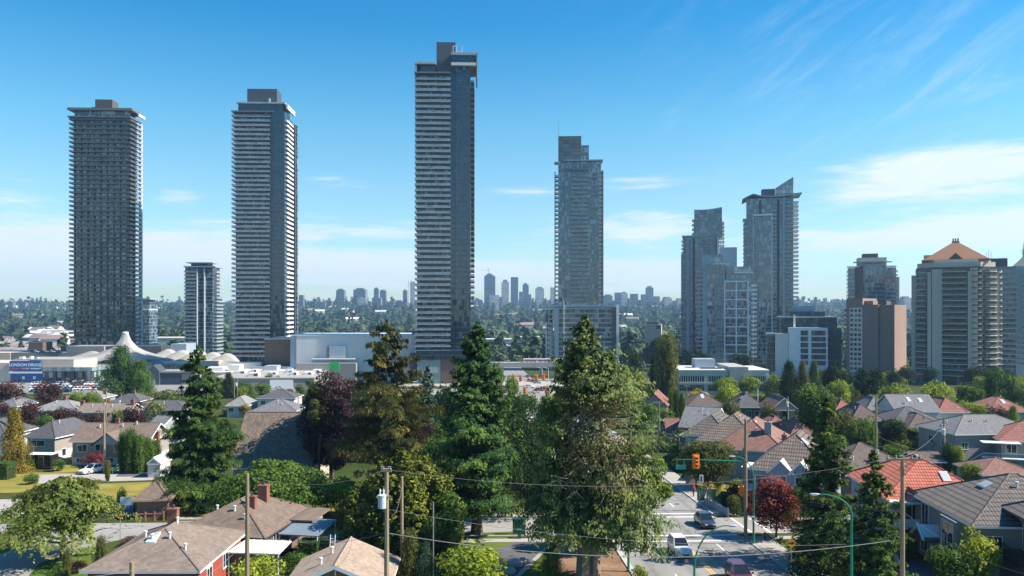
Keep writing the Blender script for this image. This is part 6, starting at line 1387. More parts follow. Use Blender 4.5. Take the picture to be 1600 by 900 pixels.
for a in [
 ('cone','fir',188,541,622,60,'larger dark conifer in front of the white mast tent'), ('cone','green',219,564,622,48,'smaller bright conifer beside the larger one at the mast tent'),
 ('round','plum',12,596,648,62,'purple plum tree at the frame edge below the drugstore sign'), ('round','plum',78,598,640,46,'purple plum tree in front of the shop front posts'),
 ('round','plum',44,628,672,42,'purple plum tree before the broad pale grey hip roof, its near end'), ('round','plum',97,636,676,34,'purple plum tree covering the cream house corner'),
 ('round','plum',117,640,688,26,'narrow plum tree just behind the long beige house ridge'), ('round','plum',148,644,682,30,'plum tree below the taupe gable roof by the tall wooden pole'),
 ('round','plum',206,635,684,52,'largest purple plum tree behind the long beige house chimney'), ('round','plum',438,606,640,30,'purple tree rising over the two storey white house'),
 ('bush','olive',252,606,632,60,'brownish overgrown shrubs below the navy store'), ('round','lime',122,612,642,32,'bright lime tree in front of the pale grey hip roof by the car park'), ('round','lime',146,611,642,28,'second lime tree, joined to the bright one by the car park'),
 ('bush','yellow',70,614,634,17,'golden yellow round bush between two plum trees'), ('bush','lime',41,620,640,20,'flat yellow green bush by a brick chimney'), ('bush','lime',223,616,640,15,'bright green ball bush beside the charcoal bungalow'),
 ('bush','gold',168,621,640,26,'orange tinged bush behind the taupe gable roof'), ('round','silver',241,624,662,34,'pale yellow green tree before the charcoal bungalow'), ('round','green',72,648,684,30,'dark green tree behind the grey hip bungalow'), ('round','green',184,640,690,20,'dark green tree behind the long beige house, near the pole'),
 ('cone','gold',23,640,737,44,'golden spruce beside the black trailer'), ('hedge','green',6,722,748,24,'dark clipped hedge at the frame edge below the golden spruce'),
 ('column','green',192,688,738,15,'first bright green cypress at the long beige house carport'), ('column','green',204,684,740,17,'second bright green cypress of the carport row'), ('column','green',217,690,740,17,'third bright green cypress of the carport row'), ('column','green',231,694,738,16,'fourth bright green cypress, next to the garden shed'), ('column','green',244,696,736,14,'last bright green cypress, touching the big spruce'),
 ('bush','red',147,704,730,33,'dark red rounded shrub before the long beige house'), ('column','olive',168,725,752,8,'thin olive shrub beside the tall wooden pole'),
 ('round','lime',380,604,636,18,'yellow green tree against the grey store wall'), ('hedge','green',396,620,634,46,'dark hedge at the foot of the grey store wall'), ('bush','gold',384,628,652,20,'orange yellow bush by the pale grey house'),
 ('cone','dark',357,582,622,24,'dark conifer tip behind the big spruce, at the grey store'), ('bush','green',460,562,578,14,'single green tree on the mall roof garden'),
 ('round','dark',640,640,720,40,'dark tree filling the gap under the rusty spruce'), ('round','dark',700,600,700,50,'dark tree behind the lower fir branches'),
 ('bush','green',557,831,862,42,'round clipped bush by the white ladder'), ('bush','green',590,834,860,34,'second clipped bush behind the transformer pole'),
 ('hedge','green',484,843,874,30,'square clipped hedge beside the patio cover'), ('round','bright',405,868,945,95,'yellow green tree in front of the red house carport'),
 ('column','olive',158,853,915,15,'thin brownish cypress before the red house roof'), ('column','olive',217,868,925,12,'second thin cypress before the red house roof, shorter'), ('column','olive',104,872,910,12,'narrow dark cypress at the foot of the corner tree'),
 ('bush','plum',121,872,896,28,'red purple shrub beside the corner tree trunk'), ('bush','plum',205,836,852,34,'low red purple shrub under the stop sign'),
 ('column','olive',640,848,930,26,'dark ivy covered stump of cypress by the transformer pole'), ('bush','yellow',626,878,915,24,'yellow shrub at the foot of the transformer pole'), ('cone','blue',664,848,930,38,'small blue green pine beside the metal mast'),
 ('round','bright',742,850,945,112,'bright leafed shrub with upright shoots by the driveway'), ('cone','green',862,848,925,44,'young bright conifer beside the cedar trunks'),
 ('bush','green',460,858,900,44,'palm like green shrub beside the white carport'), ('bush','green',92,880,912,30,'small green shrub at the lawn corner'),
 ('round','dark',985,548,600,44,'dark green tree on the slope behind the cedar top'), ('round','lime',992,578,648,46,'yellow green tree behind the cedar, taller of two'), ('round','bright',1006,602,652,40,'bright yellow green tree nearest the mauve gable house'),
 ('column','olive',1042,548,652,32,'tall dark columnar conifer beside the library'), ('cone','dark',1022,556,640,24,'dark pointed conifer behind the tall columnar one'), ('bush','yellow',1026,578,600,12,'yellow shrub between two dark conifers'),
 ('column','green',1049,622,668,9,'first slim cypress beside the mauve gable house'), ('column','green',1057,620,668,9,'second slim cypress beside the mauve gable house'), ('column','green',1066,624,668,9,'third slim cypress, nearest the brown hip house'),
 ('round','yellow',1090,610,640,40,'golden yellow flat topped tree before the library'), ('round','bright',1140,601,650,44,'light green tree in front of the library blank bay'), ('round','olive',1143,624,668,36,'olive tree between brown and green houses'), ('round','olive',1200,630,676,30,'olive tree before the arched window house'),
 ('hedge','lime',1178,617,634,30,'yellow green hedge below the library windows'), ('hedge','lime',1226,617,634,50,'longer yellow green hedge at the library corner'), ('bush','yellow',1205,618,634,18,'yellow bush between two hedges at the library'),
 ('pine','dark',1092,543,600,54,'flat dark pine behind the library roof plant'), ('pine','dark',1156,548,600,46,'second flat dark pine behind the library, by the white grid block'), ('round','silver',1204,588,640,24,'pale green tree at the library corner'),
 ('cone','dark',1233,564,640,36,'darkest conifer in front of the white office block'), ('cone','olive',1254,566,640,26,'olive conifer before the office windows'), ('cone','fir',1272,564,636,26,'third conifer before the office block, nearest its glass side'), ('round','dark',1302,568,640,36,'dark tree at the brown brick slab block'),
 ('round','bright',1312,594,644,38,'lime tree before the brown brick slab block'), ('bush','yellow',1345,614,640,36,'bright yellow bush row above the brown hip roof'), ('pine','dark',1357,570,640,54,'wide dark pine before the white framed windows'), ('round','lime',1402,600,648,54,'lime tree in front of the gap by the octagonal tower'),
 ('round','bright',1466,597,650,54,'lime tree in front of the octagonal tower'), ('round','green',1516,599,650,46,'green tree at the foot of the octagonal tower corner'), ('column','fir',1553,591,650,27,'taller of two dark rounded cypresses by the octagonal tower'), ('column','fir',1573,596,650,23,'shorter of two dark rounded cypresses by the octagonal tower'), ('round','green',1592,599,650,34,'green tree below the grey green apartment tower'),
 ('round','lime',1516,627,672,52,'lime tree in front of the red hip roofs'), ('round','plum',1552,633,672,44,'dark bronze tree in front of the brick red roof'), ('cone','lime',1583,634,680,24,'yellow green conifer before the brick red roof'),
 ('bush','red',1051,664,696,42,'wine red shrub below the small terracotta roof'), ('bush','yellow',1069,688,716,24,'yellow shrub by the wine red one'), ('bush','lime',1054,690,716,20,'lime shrub by the street lamp with curved arm'), ('bush','olive',1147,768,806,24,'ball clipped olive topiary beside the signal pole'), ('bush','dark',1148,752,782,26,'dark shrub behind the ball topiary'), ('bush','plum',1133,768,792,18,'pinkish shrub by the white garden fence'),
 ('round','olive',1320,642,700,52,'olive tree left of the tall wooden pole, above the brown roof') , ('round','green',1352,652,704,48,'green tree behind the pole in the right hand gardens'), ('round','dark',1398,655,704,44,'dark tree behind the yellow bush in the gardens'), ('bush','yellow',1408,652,690,19,'small yellow conifer bush by the long charcoal roof'),
 ('column','green',1334,672,712,12,'widest of the small cypresses along the brown shingle roof'), ('column','green',1345,676,714,8,'second small cypress along the brown shingle roof'), ('column','green',1354,673,714,8,'third small cypress along the brown shingle roof'), ('column','green',1362,676,716,8,'small cypress touching the tall wooden pole'),
 ('hedge','green',1452,672,700,52,'dark hedge beneath the low brown hip roof'), ('hedge','silver',1474,684,716,56,'pale clipped hedge beside the transformer pole in the gardens'), ('column','fir',1480,703,744,16,'dark upright cypress under the pale clipped hedge'), ('column','lime',1496,706,746,16,'brighter upright cypress next to the dark one'), ('hedge','green',1445,716,738,50,'low dark hedge behind the red tiled roof'),
 ('round','lime',1518,722,766,34,'light green shrub tree between red tiled roof and stair'), ('bush','lime',1546,722,760,22,'lime shrub at the foot of the outdoor stair'), ('bush','green',1572,724,754,26,'green shrub under the awning house'), ('bush','green',1400,690,720,40,'dark green shrub by the white shed gable'),
 ('round','bright',1528,832,930,70,'sunlit leafy shrub tree below the striped tile house'), ('round','green',1482,852,930,70,'darker leafy shrub tree at the porch of the striped tile house'), ('bush','green',1420,836,876,36,'shrub beside the brick gate pier'),
 ('bush','dark',1262,868,930,60,'dark undergrowth shrub at the foot of the shaggy conifer'), ('bush','green',1330,872,930,50,'green undergrowth between the two right conifers'), ('bush','lime',1000,878,915,26,'small lime shrub beside the road kerb'),
 ('round','green',822,612,670,40,'green street tree at the near side of the crossing'), ('round','green',858,622,680,44,'bushy green tree next to the road below the crossing'), ('round','lime',800,586,640,22,'bright tree beside the crossing behind the fir'), ('round','green',770,570,640,40,'green tree behind the fir at the guideway'),
 ('bush','green',254,778,806,22,'green bush beside the pavilion rail'), ('bush','gold',270,764,800,20,'yellow flowering shrub at the pavilion corner'), ('bush','lime',236,772,800,10,'small round bush in front of the pavilion'), ('round','green',190,762,800,18,'young leafy tree beside the white notice board')]:
    plant(*a)

# trees and shrubs nobody could tell apart, filling the back gardens
foot = [(o.location.x, o.location.y, o.get('_w', 8)) for o in SC.objects if o.get('_w')]
def fill(n, kinds, pxr, pyr, hr, lab, group, seed, clear=1.0):
    g = random.Random(seed); k = 0; tries = 0
    while k < n and tries < n*30:
        tries += 1
        px, py = g.uniform(*pxr), g.uniform(*pyr); x, y = G(px, py)
        if abs(x-rc(y)) < HW+4.5 or abs(y-ly(x)) < 8: continue
        if any(abs(x-fx) < w*.5+1.2*clear and -2*clear < y-fy < w*.8+2*clear for fx, fy, w in foot): continue
        kind, pal, asp = g.choice(kinds); h = g.uniform(*hr); d = y; w = h*asp*g.uniform(.8,1.2)
        c, t = unit_tree(kind, pal, g.randrange(3)); bush = kind in ('bush','hedge')
        o = thing(NAMES[kind], lab, 'bush' if bush else 'tree', (x,y,gz(y)-.02), g.uniform(0,6), group); o.scale = (w,w,h)
        link('foliage' if bush else 'crown', c, o); link('twigs' if bush else 'trunk', t, o); k += 1
RG = [('round','green',.9),('round','olive',.95)]
fill(34, [('round','green',.95),('round','dark',.9)], (480,880), (640,742), (5,9), 'plain green garden tree in the dark belt behind the big middle trees', 'garden trees behind the big middle trees', 1)
fill(16, [('round','green',.95)], (240,480), (622,700), (3,5.5), 'round green garden tree around the church roof', 'garden trees around the church', 2)
fill(26, [('bush','green',1.1)], (0,480), (636,760), (1.4,2.6), 'low green shrub in the back gardens on the church side of the road', 'garden shrubs on the church side', 3)
fill(12, [('round','plum',1.)], (0,260), (640,690), (3,5), 'small plum tree between the bungalows below the store car park', 'small plum trees between the bungalows', 4)
fill(40, [('bush','green',1.1)], (1060,1620), (640,770), (1.4,3.0), 'low green shrub in the gardens between the tiled roofs', 'garden shrubs between the tiled roofs', 5)
fill(22, [('round','green',.95)], (1200,1620), (636,720), (3.5,6), 'round green garden tree between the tiled roofs', 'garden trees between the tiled roofs', 6)
fill(24, [('round','lime',1.),], (1100,1620), (606,636), (6,9), 'light green tree in the belt before the towers east of the crossing', 'light green trees before the towers', 7)
fill(16, [('round','dark',.9)], (1200,1620), (600,616), (8,11), 'dark green tree at the foot of the towers', 'dark trees at the foot of the towers', 8)
fill(18, [('bush','olive',1.2)], (300,660), (618,650), (2,4), 'olive shrub along the back of the store', 'olive shrubs behind the store', 9)
fill(20, [('round','green',.8)], (866,1040), (600,700), (6,10), 'green street tree on the slope behind the cedar', 'street trees behind the cedar', 10)
fill(14, [('bush','lime',1.1)], (640,860), (700,800), (1.5,3), 'bright shrub in the shade of the fir', 'bright shrubs beneath the fir', 11)

fill(30, [('bush','lime',1.2)], (1060,1620), (640,775), (1.6,3.2), 'yellow green shrub in the gardens between the tiled roofs', 'bright garden shrubs between the tiled roofs', 12)
fill(16, [('round','lime',1.)], (1180,1620), (640,715), (3.5,5.5), 'light green garden tree between the tiled roofs', 'light green garden trees between the tiled roofs', 13)
fill(20, [('bush','lime',1.2)], (0,480), (640,760), (1.2,2.4), 'yellow green shrub in the back gardens on the church side', 'bright garden shrubs on the church side', 14)
fill(18, [('hedge','green',2.2)], (1080,1600), (640,740), (1.2,1.8), 'clipped dark hedge section between the tiled roof gardens', 'clipped hedges between the tiled roofs', 15)
fill(14, [('round','green',.9)], (300,500), (606,640), (4,7), 'green tree by the back wall of the grey store', 'green trees by the grey store', 16)
# ================================================================== STREET FURNITURE, VEHICLES, PERSON
def at(px, d, dz=0.): return (WX(px, d), d, gz(d)+dz)
def wood_pole(lab, px, top, d, r=.17, xarm=None, trans=None, lean=0., green=False):
    o = thing('utility_pole', lab, 'utility pole', at(px, d)); h = WZ(top, d)-gz(d)
    MB().tube([(0,0,-1),(lean*.5,0,h*.5),(lean,0,h)], [r*1.15,r,r*.8], 9).build('pole', mWOODP, o)
    if xarm:
        z, w = h-xarm[0], xarm[1]; a = MB().box(-w,w,-.32,-.19,z-.09,z+.09).build('crossarm', mWOODP, o)
        for x in (-w+.1,-w*.45,w*.45,w-.1): MB().lathe([(.05,z+.09),(.08,z+.16),(.05,z+.22),(.07,z+.3),(.02,z+.33)], 8, (x,-.25)).build('insulator', mGREYM, a)
    if trans:
        z = WZ(trans, d)-gz(d); c = MB().lathe([(.02,z-.5),(.3,z-.48),(.3,z+.42),(.33,z+.43),(.33,z+.5),(.1,z+.55)], 14, (-.28,-.36)).build('transformer', M('transformer_grey', (.5,.54,.6), .45, .06, .5) if 'transformer_grey' not in bpy.data.materials else bpy.data.materials['transformer_grey'], o)
        for x in (-.42,-.16): MB().lathe([(.05,z+.5),(.07,z+.6),(.04,z+.68),(.07,z+.75),(.03,z+.95)], 8, (x,-.36)).build('bushing', mWHITE, c)
        MB().box(-.25,.3,-.2,-.1,z+.3,z+.38).build('bracket', mGREYM, o)
    return o, h
wood_pole('wooden pole with a crossarm rising in front of the red tiled house', 1410, 712, 62, .17, (.25,1.35))
wood_pole('wooden pole with a grey transformer and small crossarm in the middle yards', 604, 732, 60, .19, (.12,.42), 782)
wood_pole('plain wooden pole before the white carport and red house', 386, 740, 61, .17, lean=.02)
wood_pole('greyer short wooden pole standing between transformer pole and metal mast', 628, 745, 74, .15)
wood_pole('weathered dark wooden pole at the crosswalk corner beside the green signal pole', 1165, 655, 92.5, .19)
wood_pole('wooden pole with a crossarm by the mauve gable house', 1030, 627, 170, .17, (.3,1.2))
wood_pole('wooden pole with a transformer in front of the arched window house', 1231, 620, 196, .19, None, 632)
wood_pole('tall wooden pole behind four small cypresses, above the brown shingle roof', 1369, 622, 140, .19)
wood_pole('wooden pole with a white transformer beside the pale clipped hedge', 1475, 652, 140, .19, None, 675)
wood_pole('wooden pole in front of the long beige house', 163, 641, 138, .18)
wood_pole('slim pale pole behind the long beige house ridge, with an arm', 166, 609, 215, .12, (.2,.7))
wood_pole('pole with a white transformer box near the grey store white panel', 371, 592, 290, .16, None, 601)
wood_pole('short pole beside the house behind the church roof', 466, 612, 232, .14)
wood_pole('thin pole with crossarm at the slate tower end of the store wall', 366, 590, 292, .12, (.2,.9))
wood_pole('pole rising before the yellow flat topped tree', 1073, 602, 262, .12, (.2,.8))
wood_pole('thin pole with crossarm by the yellow bush row', 1355, 608, 262, .14, (.3,1.))
wood_pole('short stub pole in front of the red house roof', 206, 878, 58, .2)
o = thing('metal_mast', 'thin grey metal mast between the dark maple and bright shrub', 'mast', at(677, 72)); MB().tube([(0,0,-.8),(0,0,WZ(784,72)-gz(72))], .055, 7).build('pole', mGREYM, o)
for px, top, d, lab in ((1184,608,230,'thin white mast in front of the green walled house'),(931,588,330,'white lamp mast hidden by conifers') ):
    if px > 1000: o = thing('metal_mast', lab, 'mast', at(px, d)); MB().tube([(0,0,-.5),(0,0,WZ(top,d)-gz(d))], .12, 6).build('pole', mSLABL, o)
def lamp(lab, px, d, top, reach, side, arch=False, z0=None, pole=mGREENP, rise=1.2, nm='street_lamp'):
    o = thing(nm, lab, 'street lamp', at(px, d)); h = WZ(top, d)-gz(d); b = MB(); z0 = -.5
    hz = h-rise
    pts = [(0,0,z0),(0,0,hz*.55),(0,0,hz)]
    MB().tube(pts, [.13,.11,.085], 10).build('pole', pole, o)
    arm = []
    for i in range(13):
        u = i/12; a = u*math.pi/2; arm.append((side*reach*(1-math.cos(a))*(1 if not arch else 1), 0, hz+rise*math.sin(a)))
    MB().tube(arm, [.085-.045*i/12 for i in range(13)], 8).build('arm', pole, o)
    hb = MB(); x = side*reach; s = side
    hb.lathe([(.02,-.42),(.1,-.38),(.15,-.1),(.14,.25),(.06,.4)], 10); hb.xf(Matrix.Translation((x+s*.35,0,h)) @ Matrix.Scale(.5,4,(0,0,1)) @ Matrix.Rotation(R(90)*s,4,'Y'))
    hd = hb.build('lamp_head', mSTEELB, o, smooth=True); MB().box(x+s*.12,x+s*.6,-.09,.09,h-.11,h-.075).build('lens', mWHITE, hd)
    return o
lamp('green street lamp before the right hand conifers, arm reaching over the pavement', 1330.5, 64, 772, 2.6, -1, rise=1.6)
lamp('dark green arched street lamp in front of the road, head over the crosswalk', 1085, 63, 821, 2.6, 1, rise=3.4)
lamp('green street lamp with a small white sign, beside the weathered pole', 1177.5, 90, 713, 2.1, -1, rise=2.6)
lamp('slim green street lamp behind the hanging orange signal', 1087.5, 125, 681, 2.6, -1, rise=3.2)
lamp('street lamp on the pavement behind the wooden crossarm pole', 1031, 185, 659, 2.6, -1, rise=1.8)
lamp('street lamp with curved arm above the lime trees near the frame edge', 1513, 190, 637, 2.2, -1, rise=2.5)
lamp('grey lamp post of the store car park, beside the tent conifers', 139, 330, 575, 1.4, -1, pole=mGREYM, rise=.5)
o = thing('road_lamp_post', 'green lower lamp post beside the cedar, at the road kerb', 'lamp post', at(982, 79.5)); MB().tube([(0,0,-.3),(0,0,4.6)], [.13,.1], 10).lathe([(.2,-.1),(.2,.25),(.14,.3)], 10).build('pole', mGREENP, o); MB().lathe([(.12,4.58),(.13,4.75),(.05,4.8)], 10).build('cap', mGREENP, o)
# traffic signals
def head(parent, x, y, z, s=1., face=0, n=3):
    b = MB().box(-.2*s,.2*s,-.12*s,.1*s,-.55*s,.55*s).box(-.34*s,.34*s,.101*s,.125*s,-.72*s,.72*s)
    o = b.build('signal_head', mORANGE, parent, loc=(x,y,z), rz=face)
    for i in range(n):
        zz = (.36-.36*i)*s; c = MB(); c.lathe([(.13*s,0),(.13*s,.02*s)], 12); c.xf(Matrix.Translation((0,-.122*s,zz)) @ Matrix.Rotation(R(90),4,'X')); c.build('lens', mBLACK, o)
        v = MB()
        for k in range(7):
            a0, a1 = math.pi*(k/7), math.pi*((k+1)/7); p = lambda a, y_: (.145*s*math.cos(a), y_, zz+.145*s*math.sin(a)-.01)
            v.poly([p(a0,-.121*s),p(a1,-.121*s),p(a1,-.34*s),p(a0,-.34*s)])
        v.build('visor', mORANGE, o)
    return o
d = 107; o = thing('signal_mast', 'green traffic signal mast with a long arm across the street', 'traffic signal', at(1162, d)); s = d/F; h = WZ(700, d)-gz(d)
MB().tube([(0,0,-.3),(0,0,h)], [.17,.13], 10).lathe([(.25,.1),(.25,.4),(.18,.45)], 10).build('pole', mGREENP, o); za = WZ(721, d)-gz(d)
MB().tube([((1055-1162)*s,0,za+.28),((1100-1162)*s,0,za+.2),(0,0,za)], [.06,.08,.13], 8).build('arm', mGREENP, o)
head(o, (1087-1162)*s, -.35, za+.05, 1.35); MB().box((1056-1162)*s,(1072-1162)*s,-.05,-.02,za-1.05,za-.45).build('street_name_sign', M('sign_teal', (.02,.3,.25), .5, .05, .5), o)
for px in (1058, 1069): MB().box((px-1162)*s-.04,(px-1162)*s+.04,-.02,.02,za-.45,za+.2).build('sign_hanger', mGREYM, o)
zb = WZ(767, d)-gz(d); head(o, .05, -.36, zb, 1.15); head(o, -.42, -.05, zb+.1, 1.1, R(-80))
def far_signal(lab, px, d, top, heads, side=1):
    o = thing('signal_mast', lab, 'traffic signal', at(px, d)); s = d/F; h = WZ(top, d)-gz(d)
    MB().tube([(0,0,-.3),(0,0,h)], .16, 7).build('pole', mGREENP, o); x1 = (heads[-1][0]-px)*s
    MB().tube([(0,0,h-.3),(x1,0,h+.1)], .1, 6).build('arm', mGREENP, o)
    for (q, py) in heads: head(o, (q-px)*s, -.35, WZ(py, d)-gz(d), 2.0)
far_signal('signal mast with two orange heads at the near side of the crossing', 800, 300, 603, [(806,610),(820,610)])
far_signal('signal mast with one orange head beside the cedar, near side of the crossing', 868, 300, 602, [(854,610)])
far_signal('signal mast with two orange heads at the far side of the crossing', 796, 352, 586, [(803,591),(813.5,591)])
far_signal('signal mast with two orange heads by the white lamp posts, far side of the crossing', 861, 356, 583, [(849,589),(838,590)])
for px, lab in ((847.5,'first tall white lamp post below the train'),(857,'second tall white lamp post below the train, nearest the cedar')): lamp(lab, px, 365, 574, 2.2, -1, pole=mWHITE, rise=1)
# signs and small things
o = thing('warning_sign', 'yellow diamond road sign with a black side road symbol on a grey post', 'road sign', at(1236.5, 77)); s = 77/F; zc = WZ(848.5, 77)-gz(77)
MB().tube([(0,.04,-.3),(0,.04,zc+.1)], .035, 7).build('post', mGREYM, o); r = .5
b = MB(); q = [(0,-r),(r,0),(0,r),(-r,0)]; b.v = [(x,-.02,zc+z) for x,z in q]+[(x,.0,zc+z) for x,z in q]; b.f = [(0,1,2,3),(7,6,5,4)]+[(i,i+4,(i+1)%4+4,(i+1)%4) for i in range(4)]; b.m = [0]*6
pl = b.build('plate', M('sign_yellow', (.85,.36,.01), .5, .04, .5), o); MB().box(-.33,.33,-.026,-.021,zc-.05,zc+.05).box(.05,.13,-.030,-.0265,zc-.17,zc+.17).build('symbol', mBLACK, pl)
o = thing('speed_sign', 'small white rectangular sign fixed to the green lamp pole at the corner', 'road sign', (WX(1177,89.6), 89.6, WZ(814,89.6))); MB().box(-.22,.22,0,.02,0,.56).build('plate', mWHITE, o); MB().box(-.1,.1,-.006,-.001,.14,.36).build('black_mark', mBLACK, o)
o = thing('pavement_sign', 'white sign with a black figure on a thin post by the far pavement', 'road sign', at(1096, 118)); MB().tube([(0,.03,-.2),(0,.03,3.1)], .04, 6).build('post', mGREYM, o); MB().box(-.3,.3,-.02,0,1.9,3.1).build('plate', mWHITE, o); MB().box(-.09,.09,-.03,-.025,2.1,2.9).build('black_mark', mBLACK, o)
o = thing('stop_sign', 'red octagonal sign on a grey post at the side street corner', 'road sign', at(187.5, 91.5)); b = MB(); zc = 2.9
b.prism([((.34)*math.cos(R(22.5+45*i)), .34*math.sin(R(22.5+45*i))) for i in range(8)], 0, .03); b.xf(Matrix.Translation((0,0,zc)) @ Matrix.Rotation(R(90),4,'X')); b.build('plate', M('stop_red', (.5,.03,.03), .5, .05, .5), o); MB().tube([(0,.05,-.3),(0,.05,zc+.3)], .04, 6).build('post', mGREYM, o)
o = thing('notice_board', 'white notice board with a blue lower panel beside the pavilion', 'notice board', at(198, 106)); MB().box(-.85,.85,-.05,0,1.1,2.2).build('panel', mWHITE, o); MB().box(-.4,.7,-.08,-.051,.1,1.08).build('blue_panel', M('board_blue', (.03,.12,.35), .6, .05, .5), o)
for x in (-.75,.75): MB().box(x-.05,x+.05,.01,.1,-.3,2.2).build('post', mGREYM, o)
o = thing('fire_hydrant', 'dark fire hydrant at the corner beside the side street crosswalk', 'hydrant', at(1195, 92)); MB().lathe([(.2,0),(.2,.1),(.14,.12),(.14,.65),(.18,.68),(.16,.8),(.06,.92)], 12).build('barrel', M('hydrant_brown', (.09,.05,.04), .5, .1, 1.), o)
for sx in (-1, 1): MB().tube([(sx*.1,0,.5),(sx*.26,0,.5)], .07, 8).build('outlet', mGREYM, o)
for px, d, w_, hh, lab in ((811,94.5,.75,1.9,'large dark green utility box at the driveway mouth'),(811.5,92.8,.2,1.0,'small green utility post in front of the large box')):
    o = thing('utility_box', lab, 'utility box', at(px, d)); c = M('box_green', (.012,.09,.075), .5, .1, .5) if w_ > .5 else bpy.data.materials['box_green']; MB().box(-w_,w_,-.4,.4,-.1,hh).build('cabinet', c, o); MB().box(-w_-.05,w_+.05,-.45,.45,hh+.002,hh+.07).build('lid', c, o)
    if w_ > .5: MB().box(-.02,.02,-.41,-.402,.1,hh-.1).build('door_seam', mBLACK, o)
import bmesh
for px, d, r_, lab in ((806,81.5,.75,'larger grey boulder beside the dark driveway'),(796,79.0,.6,'smaller grey boulder beside the larger one'),(818,82.6,.6,'low flat boulder behind the larger one')):
    bm = bmesh.new(); bmesh.ops.create_icosphere(bm, subdivisions=3, radius=r_); g = np.random.default_rng(int(px))
    dirs = unit(g.normal(size=(9,3)))
    for v in bm.verts:
        p = np.array(v.co); k = 1-.3*max(0, max((p/r_)@dirs.T)-.75)*2; v.co = Vector((p[0]*k*1.1, p[1]*k, p[2]*k*.72))
    me = bpy.data.meshes.new('boulder'); bm.to_mesh(me); bm.free(); me.materials.append(mGREYC); tag(link('boulder', me, None, at(px, d, r_*.35)), lab, 'boulder')
o = thing('ladder', 'white ladder leaning behind the garage with cream roof', 'ladder', at(517, 80), 0)
for x in (-.24,.24): MB().tube([(x,0,-.2),(x,.9,3.3)], .04, 5).build('rail', mWHITE, o)
for i in range(8): MB().tube([(-.22,.2+.1*i*1.0-.06,.25+.38*i),(.22,.2+.1*i-.06,.25+.38*i)], .03, 5).build('rung', mWHITE, o)
o = thing('gate_pier', 'square red brick gate pier with a cap by the red tiled house', 'gate pier', at(1433, 68.5)); MB().box(-.4,.4,-.4,.4,-.2,1.5).build('shaft', mBRICKC, o); MB().box(-.46,.46,-.46,.46,1.502,1.65).build('cap', mCONC, o)
def fence(lab, pts, h, mat, post=True, rails=(.25,.8), slat=.0, cat='fence', name='fence'):
    o = thing(name, lab, cat, (pts[0][0], pts[0][1], gz(pts[0][1]))); x0, y0, z0 = pts[0][0], pts[0][1], gz(pts[0][1]); b = MB()
    P = [(x-x0, y-y0, gz(y)-z0) for x, y in pts]
    for p, q in zip(P, P[1:]):
        p, q = Vector(p), Vector(q); L = (q-p).length
        if slat:
            n = max(1, int(L/slat)); nn = Vector((q.y-p.y, p.x-q.x, 0)).normalized()*.015
            for i in range(n):
                a, c = p.lerp(q, i/n), p.lerp(q, (i+.9)/n); b.prism([(a.x+nn.x,a.y+nn.y),(c.x+nn.x,c.y+nn.y),(c.x-nn.x,c.y-nn.y),(a.x-nn.x,a.y-nn.y)], a.z-.1, a.z+h)
        for r_ in rails: b.tube([p+Vector((0,0,h*r_)), q+Vector((0,0,h*r_))], .035, 4)
    b.build('panel', mat, o)
    for p, q in zip(P, P[1:]):
        L = (Vector(q)-Vector(p)).length; n = max(1, int(L/2.4))
        for i in range(n+1):
            a = Vector(p).lerp(Vector(q), i/n)
            if i or p == P[0]: MB().box(a.x-.06,a.x+.06,a.y-.06,a.y+.06,a.z-.3,a.z+h+.08).build('post', mat, o)
    return o
fence('low blue grey corner fence with pale slats behind the pavement', [(27.9,103.8),(26.6,111),(29,119)], 1.1, wBLUE, slat=.42)
fence('long pale board fence behind the dogwood tree', [G(1072,757),G(1140,756)], 1.5, wTAUPE, slat=.14)
fence('low green panel fence beside the far pavement', [G(1090,783),G(1118,783)], 1.7, M('fence_green', (.06,.13,.1), .7, .1, .4), slat=.3)
fence('rusty chain fence along the pavement under the shaggy conifer', [G(1268,866),G(1312,905)], 1.1, mWOODP, rails=(.3,.95))
fence('grey board fence between brown bungalow yard and clipped bushes', [G(505,822),G(560,826)], 1.9, wBROWN, slat=.16)
fence('dark board fence behind the cream roofed garage', [(WX(520,78),78),(WX(640,77),77)], 1.8, mWOODP, slat=.16)
fence('teal wire fence beside the dark driveway of the long beige house', [G(176,741),G(192,730)], 1.1, M('fence_teal', (.25,.38,.36), .6, .1, .5), rails=(.05,.5,.95))
fence('teal wire fence in front of the black trailer', [G(-20,748),G(28,737)], 1.2, bpy.data.materials['fence_teal'], rails=(.05,.5,.95))
fence('pale rail fence at the brick gate pier', [G(1398,876),(WX(1428,68.6),68.6)], 1.1, mSLABL, rails=(.2,.95), slat=.18)
mWIRE = M('cable_sheath', (.22,.22,.22), .6, .1, .5)
def wire(lab, a, b, sag, r=.011):
    a, b = Vector(a), Vector(b); pts = [a.lerp(b, i/20)+Vector((0,0,-sag*4*(i/20)*(1-i/20))) for i in range(21)]
    o = MB(); o.tube([p-a for p in pts], r, 5); tag(o.build('power_line', mWIRE, loc=a), lab, 'cable')
def wp(px, py, d): return (WX(px,d), d, WZ(py,d))
wire('top power line from the plain pole to the transformer pole', wp(386,743,61), wp(601,734,60), .9); wire('long top power line from transformer pole to crossarm pole across the cedar', wp(606,734,60), wp(1400,715,62), 1.7)
wire('middle power line running from the transformer past the cedar trunk', wp(606,796,60), wp(1330,850,64), 1.0); wire('lowest telephone line crossing the road below the cedar', wp(606,833,60), wp(1410,842,62), 1.6, .03)
wire('telephone line from the plain pole to the transformer pole', wp(386,828,61), wp(602,832,60), .9, .015); wire('power line leaving the plain pole over the red house roof', wp(386,838,61), wp(-60,905,50), 1.2, .014)
